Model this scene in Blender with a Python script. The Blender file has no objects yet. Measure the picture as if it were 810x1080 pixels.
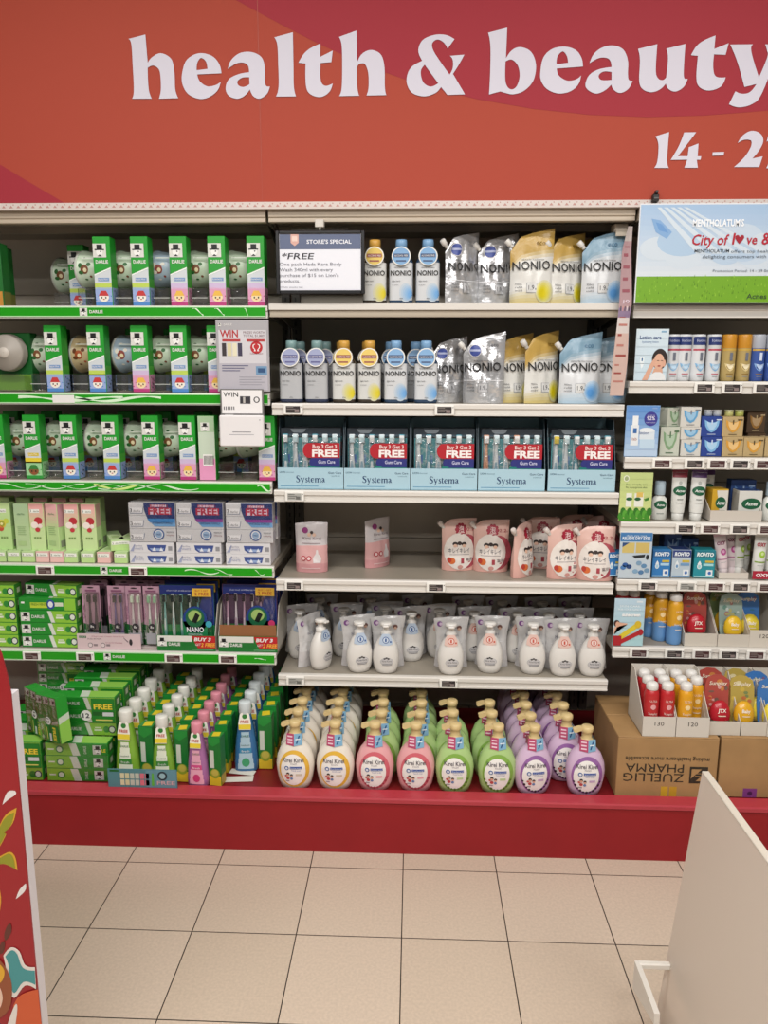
import bpy, math, random, os
from mathutils import Vector, Matrix
random.seed(7)
SC = bpy.context.scene
COL = SC.collection
PI = math.pi

# ---------------------------------------------------------------- camera calibration (pixel frame 810 x 1080)
F, PT, YA, RO, CH = 798.98, .1830, .0381, -.0029, 1.577
def _axes():
    c, s = math.cos(YA), math.sin(YA); cp, sp = math.cos(PT), math.sin(PT)
    return (-s*cp, c*cp, -sp), (-s*sp, c*sp, cp), (c, s, 0)
def ray(px, py):
    u, v = px-405, py-540
    cr, sr = math.cos(RO), math.sin(RO)
    x = (cr*u+sr*v)/F; y = -(-sr*u+cr*v)/F
    fw, up, rt = _axes()
    return [fw[i]+x*rt[i]+y*up[i] for i in range(3)]
def at_y(px, py, Y):
    d = ray(px, py); t = Y/d[1]; return (d[0]*t, Y, CH+d[2]*t)
def at_z(px, py, Z):
    d = ray(px, py); t = (Z-CH)/d[2]; return (d[0]*t, d[1]*t, Z)
def at_x(px, py, X):
    d = ray(px, py); t = X/d[0]; return (X, d[1]*t, CH+d[2]*t)
def proj(X, Y, Z):
    fw, up, rt = _axes(); P = (X, Y, Z-CH)
    dt = lambda a: sum(a[i]*P[i] for i in range(3))
    z = dt(fw); u = F*dt(rt)/z; v = -F*dt(up)/z
    cr, sr = math.cos(RO), math.sin(RO)
    return (405+cr*u-sr*v, 540+sr*u+cr*v)
def spot(px, Y, Z):
    """world X where the picture column px meets depth Y and height Z"""
    a, b = -3., 3.
    for _ in range(40):
        m = (a+b)/2
        if proj(m, Y, Z)[0] < px: a = m
        else: b = m
    return a

# ---------------------------------------------------------------- materials
def C(h):
    h = h.lstrip('#'); r = [int(h[i:i+2], 16)/255 for i in (0, 2, 4)]
    return tuple(((v/12.92) if v <= .04045 else ((v+.055)/1.055)**2.4) for v in r)+(1,)
_M = {}
def M(color, rough=.45, metal=0., spec=.5, noise=0., nscale=40., bump=0., bscale=60.):
    k = (color, rough, metal, spec, noise, nscale, bump, bscale)
    if k in _M: return _M[k]
    m = bpy.data.materials.new('paint_'+color.strip('#')); m.use_nodes = True
    nt = m.node_tree; b = nt.nodes['Principled BSDF']
    b.inputs['Base Color'].default_value = C(color)
    b.inputs['Roughness'].default_value = rough
    b.inputs['Metallic'].default_value = metal
    b.inputs['Specular IOR Level'].default_value = spec
    if noise or bump:
        tc = nt.nodes.new('ShaderNodeTexCoord')
    if noise:
        n = nt.nodes.new('ShaderNodeTexNoise'); n.inputs['Scale'].default_value = nscale; n.inputs['Detail'].default_value = 4
        nt.links.new(tc.outputs['Object'], n.inputs['Vector'])
        mx = nt.nodes.new('ShaderNodeMix'); mx.data_type = 'RGBA'; mx.blend_type = 'MULTIPLY'
        mx.inputs[0].default_value = noise
        mx.inputs[6].default_value = C(color)
        rp = nt.nodes.new('ShaderNodeValToRGB'); rp.color_ramp.elements[0].color = (.45, .45, .45, 1); rp.color_ramp.elements[0].position = .3
        rp.color_ramp.elements[1].color = (1, 1, 1, 1); rp.color_ramp.elements[1].position = .65
        nt.links.new(n.outputs['Fac'], rp.inputs['Fac']); nt.links.new(rp.outputs['Color'], mx.inputs[7])
        nt.links.new(mx.outputs[2], b.inputs['Base Color'])
    if bump:
        n2 = nt.nodes.new('ShaderNodeTexNoise'); n2.inputs['Scale'].default_value = bscale; n2.inputs['Detail'].default_value = 2
        nt.links.new(tc.outputs['Object'], n2.inputs['Vector'])
        bp = nt.nodes.new('ShaderNodeBump'); bp.inputs['Strength'].default_value = bump; bp.inputs['Distance'].default_value = .01
        nt.links.new(n2.outputs['Fac'], bp.inputs['Height']); nt.links.new(bp.outputs['Normal'], b.inputs['Normal'])
    _M[k] = m
    return m
def FILM(name='clear_film', gloss=.14, tint='#ffffff', rough=.12, bump=.25):
    if name in _M: return _M[name]
    m = bpy.data.materials.new(name); m.use_nodes = True
    nt = m.node_tree; nt.nodes.clear()
    o = nt.nodes.new('ShaderNodeOutputMaterial'); t = nt.nodes.new('ShaderNodeBsdfTransparent'); g = nt.nodes.new('ShaderNodeBsdfGlossy')
    t.inputs['Color'].default_value = C(tint); g.inputs['Roughness'].default_value = rough
    mx = nt.nodes.new('ShaderNodeMixShader'); lw = nt.nodes.new('ShaderNodeLayerWeight'); lw.inputs['Blend'].default_value = .25
    mt = nt.nodes.new('ShaderNodeMath'); mt.operation = 'MULTIPLY_ADD'; mt.inputs[1].default_value = .5; mt.inputs[2].default_value = gloss
    nt.links.new(lw.outputs['Fresnel'], mt.inputs[0]); nt.links.new(mt.outputs[0], mx.inputs[0])
    nt.links.new(t.outputs[0], mx.inputs[1]); nt.links.new(g.outputs[0], mx.inputs[2]); nt.links.new(mx.outputs[0], o.inputs[0])
    if bump:
        tc = nt.nodes.new('ShaderNodeTexCoord'); n2 = nt.nodes.new('ShaderNodeTexNoise'); n2.inputs['Scale'].default_value = 45
        nt.links.new(tc.outputs['Object'], n2.inputs['Vector'])
        bp = nt.nodes.new('ShaderNodeBump'); bp.inputs['Strength'].default_value = bump; bp.inputs['Distance'].default_value = .01
        nt.links.new(n2.outputs['Fac'], bp.inputs['Height']); nt.links.new(bp.outputs['Normal'], g.inputs['Normal'])
    _M[name] = m
    return m
WHITE, INK, GREY = '#e9e7e4', '#1a1a1c', '#77787c'

# ---------------------------------------------------------------- mesh builder
class MB:
    def __init__(s): s.v = []; s.f = []; s.mi = []; s.sm = []; s.mats = []
    def slot(s, m):
        if isinstance(m, str): m = M(m)
        if m not in s.mats: s.mats.append(m)
        return s.mats.index(m)
    def add(s, vs, fs, m, smooth=False):
        b = len(s.v); i = s.slot(m); s.v.extend([tuple(p) for p in vs])
        for f in fs: s.f.append(tuple(b+k for k in f)); s.mi.append(i); s.sm.append(smooth)
        return s
    def box(s, x0, x1, y0, y1, z0, z1, m, bev=0.):
        if bev <= 0:
            vs = [(x, y, z) for z in (z0, z1) for y in (y0, y1) for x in (x0, x1)]
            return s.add(vs, [(0,2,3,1), (4,5,7,6), (0,1,5,4), (2,6,7,3), (0,4,6,2), (1,3,7,5)], m)
        c = [(x0, x1), (y0, y1), (z0, z1)]; vs = []; idx = {}
        for sx in (0, 1):
            for sy in (0, 1):
                for sz in (0, 1):
                    sg = (sx, sy, sz)
                    for ax in range(3):
                        p = [c[k][sg[k]] for k in range(3)]
                        for k in range(3):
                            if k != ax: p[k] += bev*(1 if sg[k] == 0 else -1)
                        idx[(sg, ax)] = len(vs); vs.append(tuple(p))
        fs = []
        for ax in range(3):
            o1, o2 = [k for k in range(3) if k != ax]
            for sd in (0, 1):
                q = []
                for a, b in ((0,0), (1,0), (1,1), (0,1)):
                    g = [0, 0, 0]; g[ax] = sd; g[o1] = a; g[o2] = b; q.append(idx[(tuple(g), ax)])
                fs.append(tuple(q))
        for ax in range(3):
            o1, o2 = [k for k in range(3) if k != ax]
            for a in (0, 1):
                for b in (0, 1):
                    g0 = [0,0,0]; g0[o1] = a; g0[o2] = b; g1 = list(g0); g1[ax] = 1
                    fs.append((idx[(tuple(g0), o1)], idx[(tuple(g1), o1)], idx[(tuple(g1), o2)], idx[(tuple(g0), o2)]))
        for sx in (0, 1):
            for sy in (0, 1):
                for sz in (0, 1):
                    fs.append(tuple(idx[((sx, sy, sz), k)] for k in range(3)))
        return s.add(vs, fs, m)
    def lathe(s, prof, m, n=24, k=1., e=2., c=(0,0,0), M4=None, smooth=True, cap=True):
        """prof: (half width, z[, half depth]); superellipse exponent e"""
        vs, fs = [], []
        for p in prof:
            a, z = p[0], p[1]; b = p[2] if len(p) > 2 else a*k
            for i in range(n):
                t = 2*PI*i/n; ct, st = math.cos(t), math.sin(t)
                x = a*math.copysign(abs(ct)**(2/e), ct); y = b*math.copysign(abs(st)**(2/e), st)
                q = Vector((x, y, z))
                if M4: q = M4 @ q
                vs.append((q[0]+c[0], q[1]+c[1], q[2]+c[2]))
        for j in range(len(prof)-1):
            for i in range(n):
                i2 = (i+1) % n; fs.append((j*n+i, j*n+i2, (j+1)*n+i2, (j+1)*n+i))
        s.add(vs, fs, m, smooth)
        if cap:
            s.add(vs[:n], [tuple(reversed(range(n)))], m); s.add(vs[-n:], [tuple(range(n))], m)
        return s
    def tube(s, pts, r, m, n=10):
        pts = [Vector(p) for p in pts]; vs, fs = [], []
        for j, p in enumerate(pts):
            d = (pts[min(j+1, len(pts)-1)]-pts[max(j-1, 0)]).normalized()
            a = d.orthogonal().normalized()
            if j and abs(d.dot(la)) < .95: a = (la-d*d.dot(la)).normalized()
            la = a; b = d.cross(a)
            rr = r[j] if isinstance(r, (list, tuple)) else r
            for i in range(n):
                t = 2*PI*i/n; vs.append(p+a*math.cos(t)*rr+b*math.sin(t)*rr)
        for j in range(len(pts)-1):
            for i in range(n):
                i2 = (i+1) % n; fs.append((j*n+i, j*n+i2, (j+1)*n+i2, (j+1)*n+i))
        s.add(vs, fs, m, True); s.add(vs[:n], [tuple(reversed(range(n)))], m); s.add(vs[-n:], [tuple(range(n))], m)
        return s
    def prism(s, pts, y0, y1, m, ms=None):
        """outline in (x, z) extruded along y"""
        n = len(pts); vs = [(x, y0, z) for x, z in pts]+[(x, y1, z) for x, z in pts]
        s.add(vs, [tuple(range(n)), tuple(reversed(range(n, 2*n)))], m)
        return s.add(vs, [(i, i+n, (i+1) % n+n, (i+1) % n) for i in range(n)], ms or m)
    def prism_x(s, pts, x0, x1, m):
        """outline in (y, z) extruded along x"""
        n = len(pts); vs = [(x0, y, z) for y, z in pts]+[(x1, y, z) for y, z in pts]
        s.add(vs, [tuple(range(n)), tuple(reversed(range(n, 2*n)))], m)
        return s.add(vs, [(i, (i+1) % n, (i+1) % n+n, i+n) for i in range(n)], m)
    # printed graphics: fm(x, z, layer) -> point on the surface
    def rect(s, fm, x0, z0, x1, z1, m, L=1, nx=1, nz=1):
        vs = [fm(x0+(x1-x0)*i/nx, z0+(z1-z0)*j/nz, L) for j in range(nz+1) for i in range(nx+1)]
        return s.add(vs, [(j*(nx+1)+i, j*(nx+1)+i+1, (j+1)*(nx+1)+i+1, (j+1)*(nx+1)+i) for j in range(nz) for i in range(nx)], m)
    def disc(s, fm, x, z, rx, rz, m, L=1, n=20, rings=1):
        vs = [fm(x, z, L)]
        for k in range(1, rings+1):
            for i in range(n): vs.append(fm(x+rx*k/rings*math.cos(2*PI*i/n), z+rz*k/rings*math.sin(2*PI*i/n), L))
        fs = [(0, 1+i, 1+(i+1) % n) for i in range(n)]
        for k in range(rings-1):
            b = 1+k*n
            for i in range(n): fs.append((b+i, b+n+i, b+n+(i+1) % n, b+(i+1) % n))
        return s.add(vs, fs, m)
    def poly(s, fm, pts, m, L=1): return s.add([fm(x, z, L) for x, z in pts], [tuple(range(len(pts)))], m)
    def text(s, fm, t, x, z, h, m, L=2, w=None, al='C', bold=0., sl=0., font=0, rot=0.):
        V, Fc, wd, x0 = glyphs(t, bold, font)
        sx = h
        if w: sx = w/max(wd, 1e-6)
        off = {'C': -wd/2, 'L': 0, 'R': -wd}[al]
        out = []
        cr, sr = math.cos(rot), math.sin(rot)
        for a, b in V:
            p, q = (a-x0+off)*sx+sl*b*h, b*h
            out.append(fm(x+p*cr-q*sr, z+p*sr+q*cr, L))
        return s.add(out, Fc, m)
    def mesh(s, name):
        me = bpy.data.meshes.new(name); me.from_pydata(s.v, [], s.f)
        for m in s.mats: me.materials.append(m)
        me.polygons.foreach_set('material_index', s.mi); me.polygons.foreach_set('use_smooth', s.sm)
        me.update(); return me
    def build(s, name, parent=None, loc=None, rz=0.):
        o = bpy.data.objects.new(name, s.mesh(name)); COL.objects.link(o)
        if parent: o.parent = parent
        if loc: o.location = loc
        o.rotation_euler.z = rz
        return o

_G = {}
_FONTS = {}
def _font(k):
    if k == 0: return None
    if k not in _FONTS:
        f = None
        try: f = bpy.data.fonts.load(os.path.join(bpy.utils.system_resource('DATAFILES'), 'fonts', 'Inter.woff2'))
        except Exception: pass
        _FONTS[k] = f
    return _FONTS[k]
def glyphs(t, bold=0., font=0):
    """outline of a line of lettering with cap height 1: 2-D points, faces, width, first x"""
    k = (t, bold, font)
    if k in _G: return _G[k]
    cu = bpy.data.curves.new('glyphs', 'FONT'); cu.body = t; cu.size = 1.38; cu.resolution_u = 2; cu.offset = bold
    f = _font(font)
    if f: cu.font = f
    o = bpy.data.objects.new('glyphs', cu); COL.objects.link(o)
    dg = bpy.context.evaluated_depsgraph_get(); ev = o.evaluated_get(dg); me = ev.to_mesh()
    V = [(p.co.x, p.co.y) for p in me.vertices]; Fc = [tuple(p.vertices) for p in me.polygons]
    ev.to_mesh_clear(); bpy.data.objects.remove(o); bpy.data.curves.remove(cu)
    xs = [p[0] for p in V] or [0, 1]
    _G[k] = (V, Fc, max(xs)-min(xs), min(xs)); return _G[k]
EPS = .0005
def front(y0): return lambda x, z, L: (x, y0-L*EPS, z)
def side_r(x0): return lambda y, z, L: (x0+L*EPS, y, z)
def side_l(x0): return lambda y, z, L: (x0-L*EPS, -y, z)
def top(z0): return lambda x, y, L: (x, y, z0+L*EPS)
def wrap(prof, k=1., e=2., c=(0, 0)):
    """front surface of a lathe profile"""
    def fm(x, z, L):
        a, b = prof[0][0], (prof[0][2] if len(prof[0]) > 2 else prof[0][0]*k)
        for p, q in zip(prof, prof[1:]):
            if p[1] <= z <= q[1]:
                t = (z-p[1])/max(q[1]-p[1], 1e-9); a = p[0]+(q[0]-p[0])*t
                pb = p[2] if len(p) > 2 else p[0]*k; qb = q[2] if len(q) > 2 else q[0]*k
                b = pb+(qb-pb)*t; break
        u = min(abs(x)/a, .999)
        return (x+c[0], c[1]-b*(1-u**e)**(1/e)-L*EPS*1.6, z)
    return fm
def smooth_outline(pts, n=5):
    """pts (x, y) smooth or (x, y, 1) corner, closed -> dense outline"""
    N = len(pts); out = []
    for i in range(N):
        p0, p1, p2, p3 = pts[i-1], pts[i], pts[(i+1) % N], pts[(i+2) % N]
        c1, c2 = len(p1) > 2, len(p2) > 2
        if c1 and c2: out.append(p1[:2]); continue
        t1 = (0, 0) if c1 else ((p2[0]-p0[0])*.5, (p2[1]-p0[1])*.5)
        t2 = (0, 0) if c2 else ((p3[0]-p1[0])*.5, (p3[1]-p1[1])*.5)
        if c1: t1 = (1.5*(p2[0]-p1[0])-.5*t2[0], 1.5*(p2[1]-p1[1])-.5*t2[1])
        if c2: t2 = (1.5*(p2[0]-p1[0])-.5*t1[0], 1.5*(p2[1]-p1[1])-.5*t1[1])
        for k in range(n):
            t = k/n; h = (2*t**3-3*t**2+1, t**3-2*t**2+t, -2*t**3+3*t**2, t**3-t**2)
            out.append(tuple(h[0]*p1[j]+h[1]*t1[j]+h[2]*p2[j]+h[3]*t2[j] for j in (0, 1)))
    return out
def filled(loops):
    """2-D outlines (outer first, then holes) -> points and faces"""
    cu = bpy.data.curves.new('outline', 'CURVE'); cu.dimensions = '2D'; cu.fill_mode = 'BOTH'
    for lp in loops:
        sp = cu.splines.new('POLY'); sp.points.add(len(lp)-1); sp.use_cyclic_u = True
        for p, q in zip(sp.points, lp): p.co = (q[0], q[1], 0, 1)
    o = bpy.data.objects.new('outline', cu); COL.objects.link(o)
    dg = bpy.context.evaluated_depsgraph_get(); ev = o.evaluated_get(dg); me = ev.to_mesh()
    V = [(p.co.x, p.co.y) for p in me.vertices]; Fc = [tuple(p.vertices) for p in me.polygons]
    ev.to_mesh_clear(); bpy.data.objects.remove(o); bpy.data.curves.remove(cu)
    return V, Fc

# ---------------------------------------------------------------- things
def tag(o, label, cat=None, group=None):
    o['label'] = label
    if cat: o['category'] = cat
    if group: o['group'] = group
    return o
def empty(name, cat):
    o = bpy.data.objects.new(name, None); o.empty_display_size = .05; COL.objects.link(o); o['category'] = cat; return o
def struct(mb, name):
    o = mb.build(name); o['kind'] = 'structure'; return o
def dup(root):
    r = root.copy(); COL.objects.link(r)
    for ch in root.children:
        c = ch.copy(); COL.objects.link(c); c.parent = r
        for g in ch.children:
            d = g.copy(); COL.objects.link(d); d.parent = c
    return r
_PROTO = {}
def put(fn, args, loc, rz=0., label='', group=None, rx=0., ry=0., s=None):
    """first call builds the thing, later calls copy it with its parts"""
    k = (fn.__name__, args)
    if k in _PROTO: o = dup(_PROTO[k])
    else:
        o = fn(*args); _PROTO[k] = o
    o.location = loc; o.rotation_euler = (rx, ry, rz)
    o.scale = (s, s, s) if isinstance(s, (int, float)) else (s or (1, 1, 1))
    o['label'] = label
    if 'group' in o.keys(): del o['group']
    if group: o['group'] = group
    return o
ORD = ['first', 'second', 'third', 'fourth', 'fifth', 'sixth', 'seventh', 'eighth', 'ninth', 'tenth', 'eleventh', 'twelfth']
def nth(i, n=None): return 'last' if n and i == n-1 and n > 2 else ORD[i]

YF, YB = 2.55, 3.03                    # shelf fronts, gondola back
XA, XB, XC, XD = -1.99, -.476, .700, 1.876   # bay boundaries
DECK = .19
ZL = [1.789, 1.505, 1.205, .907, .588]
ZM = [1.795, 1.473, 1.178, .863, .510]
ZR = [1.791, 1.549, 1.300, 1.080, .879, .636]

# ================================================================ SETTING
def floor_material():
    m = bpy.data.materials.new('floor_tiles'); m.use_nodes = True; nt = m.node_tree; b = nt.nodes['Principled BSDF']
    tc = nt.nodes.new('ShaderNodeTexCoord'); mp = nt.nodes.new('ShaderNodeMapping'); mp.inputs['Location'].default_value = (1.5188, -2.1916, 0)
    nt.links.new(tc.outputs['Object'], mp.inputs['Vector'])
    br = nt.nodes.new('ShaderNodeTexBrick'); br.offset = 0; br.squash = 1
    br.inputs['Scale'].default_value = 1; br.inputs['Brick Width'].default_value = .3; br.inputs['Row Height'].default_value = .3
    br.inputs['Mortar Size'].default_value = .0017; br.inputs['Mortar Smooth'].default_value = .2; br.inputs['Bias'].default_value = 0
    br.inputs['Color1'].default_value = C('#c4b3a0'); br.inputs['Color2'].default_value = C('#cab9a7'); br.inputs['Mortar'].default_value = C('#241c17')
    nt.links.new(mp.outputs[0], br.inputs['Vector'])
    n = nt.nodes.new('ShaderNodeTexNoise'); n.inputs['Scale'].default_value = 130; n.inputs['Detail'].default_value = 5
    nt.links.new(tc.outputs['Object'], n.inputs['Vector'])
    rp = nt.nodes.new('ShaderNodeValToRGB'); rp.color_ramp.elements[0].color = (.86, .86, .86, 1); rp.color_ramp.elements[0].position = .35
    rp.color_ramp.elements[1].position = .65
    nt.links.new(n.outputs['Fac'], rp.inputs['Fac'])
    mx = nt.nodes.new('ShaderNodeMix'); mx.data_type = 'RGBA'; mx.blend_type = 'MULTIPLY'; mx.inputs[0].default_value = .8
    nt.links.new(br.outputs['Color'], mx.inputs[6]); nt.links.new(rp.outputs['Color'], mx.inputs[7]); nt.links.new(mx.outputs[2], b.inputs['Base Color'])
    b.inputs['Roughness'].default_value = .42
    bp = nt.nodes.new('ShaderNodeBump'); bp.inputs['Strength'].default_value = .4; bp.inputs['Distance'].default_value = .002; bp.invert = True
    nt.links.new(br.outputs['Fac'], bp.inputs['Height']); nt.links.new(bp.outputs['Normal'], b.inputs['Normal'])
    return m
struct(MB().box(-4, 4, -3.5, 3.5, -.05, 0, floor_material()), 'floor')
struct(MB().box(-4, 4, -3.5, 3.5, 3.3, 3.35, M('#dcdad4', .8)), 'ceiling')
struct(MB().box(-4, 4, 3.42, 3.5, 0, 3.3, M('#cfcac0', .8)), 'wall_back')

BEIGE, LIP = M('#c4bcae', .4), M('#d9d5ce', .38)
PANEL = M('#bfb6a7', .5, noise=.2, nscale=6)
STEEL = M('#4a463f', .5)

# red base plinth: one long thing with a rounded lip
pl = empty('base_plinth', 'plinth'); pl.location = (0, 0, 0)
tag(pl, 'long glossy red plinth under the shelving, standing on the tiles')
RED = M('#8f1a20', .4, spec=.3, noise=.15, nscale=9); REDL = M('#b03642', .4, noise=.12, nscale=20)  # darker kick, lighter lip: overhead light put into the plinth's red
MB().box(XA, XD, 2.272, 2.292, 0, .196, RED).build('kick_board', pl)
m = MB(); prof = [(2.266, .190), (2.2655, .198), (2.268, .203), (2.320, .203), (2.324, .199), (2.324, .186), (2.266, .186)]
m.prism_x(prof, XA, XD, REDL).build('front_lip', pl)
MB().box(XA, XD, 2.324, YB-.04, .15, DECK-.001, M('#7c151c', .45, noise=.3, nscale=5)).build('deck_board', pl)

# gondola bays
for nm, x0, x1, lab, can in (('', XA, XB, 'grey metal shelving bay holding the green-railed shelves', 1), ('', XB, XC, 'grey metal shelving bay under the store special sign', 1),
                        ('', XC, XD, 'grey metal shelving bay behind the sky and meadow poster', 1)):
    g = empty('gondola_unit', 'shelving'); tag(g, lab)
    m = MB()
    z = DECK
    while z < 2.08:
        m.box(x0+.02, x1-.02, YB, YB+.02, z+.001, min(z+.24, 2.09)-.002, PANEL); z += .24
    m.build('back_panel', g)
    for xu in (x0+.004, x1-.034):
        m = MB().box(xu, xu+.03, YB-.035, YB-.001, DECK, 2.1, STEEL)
        for k in range(62):
            m.box(xu+.012, xu+.018, YB-.0356, YB-.0352, DECK+.03+k*.03, DECK+.046+k*.03, '#16130f')
        m.build('upright', g)
    m = MB()
    w0, w1 = x0+.004, x1-.006
    m.box(w0, w1, YF+.02, YB-.036, 2.072, 2.087, M('#8f867a', .5))
    m.prism_x([(YF, 2.087), (YF, 2.066), (YF+.004, 2.062), (YF+.002, 2.054), (YF+.002, 2.050), (YF+.03, 2.050), (YF+.03, 2.087)], w0, w1, M('#b5a794', .45))
    m.box(w0, w1, 2.74, 2.76, 2.05, 2.072, '#8b8073')
    m.build('canopy', g)
    for xu in (x0+.006, x1-.010):
        MB().prism_x([(YF+.04, 2.05), (YB-.04, 2.05), (YB-.04, 1.95)], xu, xu+.004, STEEL).build('canopy_bracket', g)

# shelves
def rail_white(m, x0, x1, z, deep=.036, tan=False):
    y = YF
    m.prism_x([(y-.004, z), (y-.006, z-.004), (y-.006, z-.016), (y-.001, z-.019), (y-.001, z-deep), (y+.012, z-deep), (y+.012, z)], x0, x1, M('#b5aa98', .4) if tan else LIP)
    if tan: m.box(x0-.002, x1+.002, y-.009, y-.0062, z-.020, z+.0004, LIP, .001)
    m.box(x0, x1, y-.005, y-.001, z-deep, z-deep+.005, LIP if not tan else '#a89d8b')
def shelf(x0, x1, z, kind, label, deep):
    s = empty('gondola_shelf', 'shelf'); tag(s, label, group=None)
    MB().box(x0+.003, x1-.003, YF+.012, YB-.037, z-.022, z, M('#9a9285', .42, noise=.12, nscale=8)).build('shelf_board', s)
    m = MB(); rail_white(m, x0, x1, z, deep, kind == 'tan'); m.build('price_rail', s)
    if kind == 'green':
        m = MB(); g = M('#1e9a12', .3); y = YF-.0065
        m.box(x0, x1-.006, y-.0012, y, z-deep+.004, z-.003, g)
        f = front(y-.0012)
        m.rect(f, x0, z-.006, x1-.006, z-.003, '#c9f0c4'); m.rect(f, x0, z-deep+.004, x1-.006, z-deep+.007, '#bfe9b8')
        m.build('green_rail_strip', s)
    for xb in (x0+.006, x1-.010):
        MB().prism_x([(YF+.03, z-.022), (YB-.037, z-.022), (YB-.037, z-.055), (YB-.09, z-.055)], xb, xb+.004, M('#6f685e', .5)).build('bracket', s)
    return s
LAB = ['topmost', 'second highest', 'middle', 'fourth', 'lowest']
sh = {}
for i, z in enumerate(ZL):
    sh['L%d' % (i+1)] = shelf(XA, XB-.005, z, 'green', f'{LAB[i]} of the five green-railed shelves of toothpaste and brushes', .040 if i != 4 else .042)
what = ['beside the hanging store special sign', 'with two rows of mouthwash bottles and pouches', 'carrying five blue toothbrush display boxes', 'mostly empty but for pink refill pouches', 'with white foam soap bottles in front']
for i, z in enumerate(ZM):
    sh['M%d' % (i+1)] = shelf(XB+.002, XC-.006, z, 'tan' if i == 0 else 'white', f'white-lipped metal shelf {what[i]}', .040 if i else .042)
what = ['with the sky and meadow poster along its edge', 'of lotion bottles below the meadow poster', 'with a blue card and stacked face cream boxes', 'with a green card and white cleansing tubes', 'of blue eye drop cartons and pink tubes', 'of yellow spray cans and egg-shaped pouches in trays']
for i, z in enumerate(ZR):
    sh['R%d' % (i+1)] = shelf(XC+.006, XD, z, 'white', f'white shelf {what[i]}', .040)

# white swirls and a small logo printed on the green rails
def hatman(m, fm, x, z, h, L=2):
    """top-hat gentleman emblem in a white square"""
    m.rect(fm, x-h*.5, z-h*.5, x+h*.5, z+h*.5, '#dcdcd6', L)
    m.disc(fm, x, z-h*.1, h*.26, h*.3, '#f2f2ee', L+1, 12)
    m.rect(fm, x-h*.36, z+h*.02, x+h*.36, z+h*.1, INK, L+2)
    m.rect(fm, x-h*.2, z+h*.08, x+h*.22, z+h*.42, INK, L+2)
    m.poly(fm, [(x-h*.16, z-h*.42), (x+h*.18, z-h*.42), (x, z-h*.28)], INK, L+2)
    m.disc(fm, x+h*.1, z-h*.08, h*.06, h*.05, INK, L+2, 8)
for i, z in enumerate(ZL):
    st = [c for c in sh['L%d' % (i+1)].children if c.name.startswith('green_rail')][0]
    m = MB(); fm = front(YF-.0079)
    zc = z-.020
    lx = {0: 88, 2: None, 3: 111, 4: 115}.get(i)
    if lx:
        x = spot(lx, YF, zc); hatman(m, fm, x, zc, .026); m.text(fm, 'DARLIE', x+.02, zc-.004, .010, WHITE, w=.045, al='L', bold=.03)
    def swirl(px0, px1, amp, ph, wv=1., wd=.0022, col='#d8f2d2'):
        x0, x1 = spot(px0, YF, zc), spot(px1, YF, zc); n = 26; up, dn = [], []
        for k in range(n+1):
            t = k/n; x = x0+(x1-x0)*t; zz = zc+amp*math.sin(ph+wv*2*PI*t); w = wd*(.4+abs(math.sin(ph*2+5*t)))
            up.append((x, min(zz+w, zc+.012))); dn.append((x, max(zz-w, zc-.012)))
        vs = [fm(*p, 1) for p in up]+[fm(*p, 1) for p in dn]
        MB().add(vs, [(n+1+k, n+2+k, k+1, k) for k in range(n)], col).build('rail_swirl', st)
    if i == 0:
        for a, b in ((203, 214), (226, 236), (257, 261)): swirl(a, b, .012, 1.2, .5, .002)
    if i == 1:
        swirl(20, 130, .006, 1, 1.2, .004); swirl(80, 170, .008, 2.6, 1., .0035)
        mm = MB(); mm.rect(fm, spot(56, YF, zc), zc-.014, spot(79, YF, zc), zc+.012, WHITE, 2); mm.build('rail_sticker', st)
    if i == 2:
        for k in range(5): swirl(-10+k*38, 50+k*40, .009, k*1.3, 1.1, .0012)
        swirl(100, 145, .008, 2., .8, .003, '#cfe98a'); swirl(155, 190, .010, .4, .6, .0012); swirl(272, 286, .010, 1, .7, .003)
    if i == 3:
        swirl(196, 232, .008, .5, .9, .0016); swirl(228, 246, .009, 1.4, .6, .0012); swirl(270, 280, .01, 2, .6, .0012)
    if i == 4: swirl(270, 282, .003, 1, .5, .0012)
    if lx: m.build('rail_emblem', st)

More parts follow.
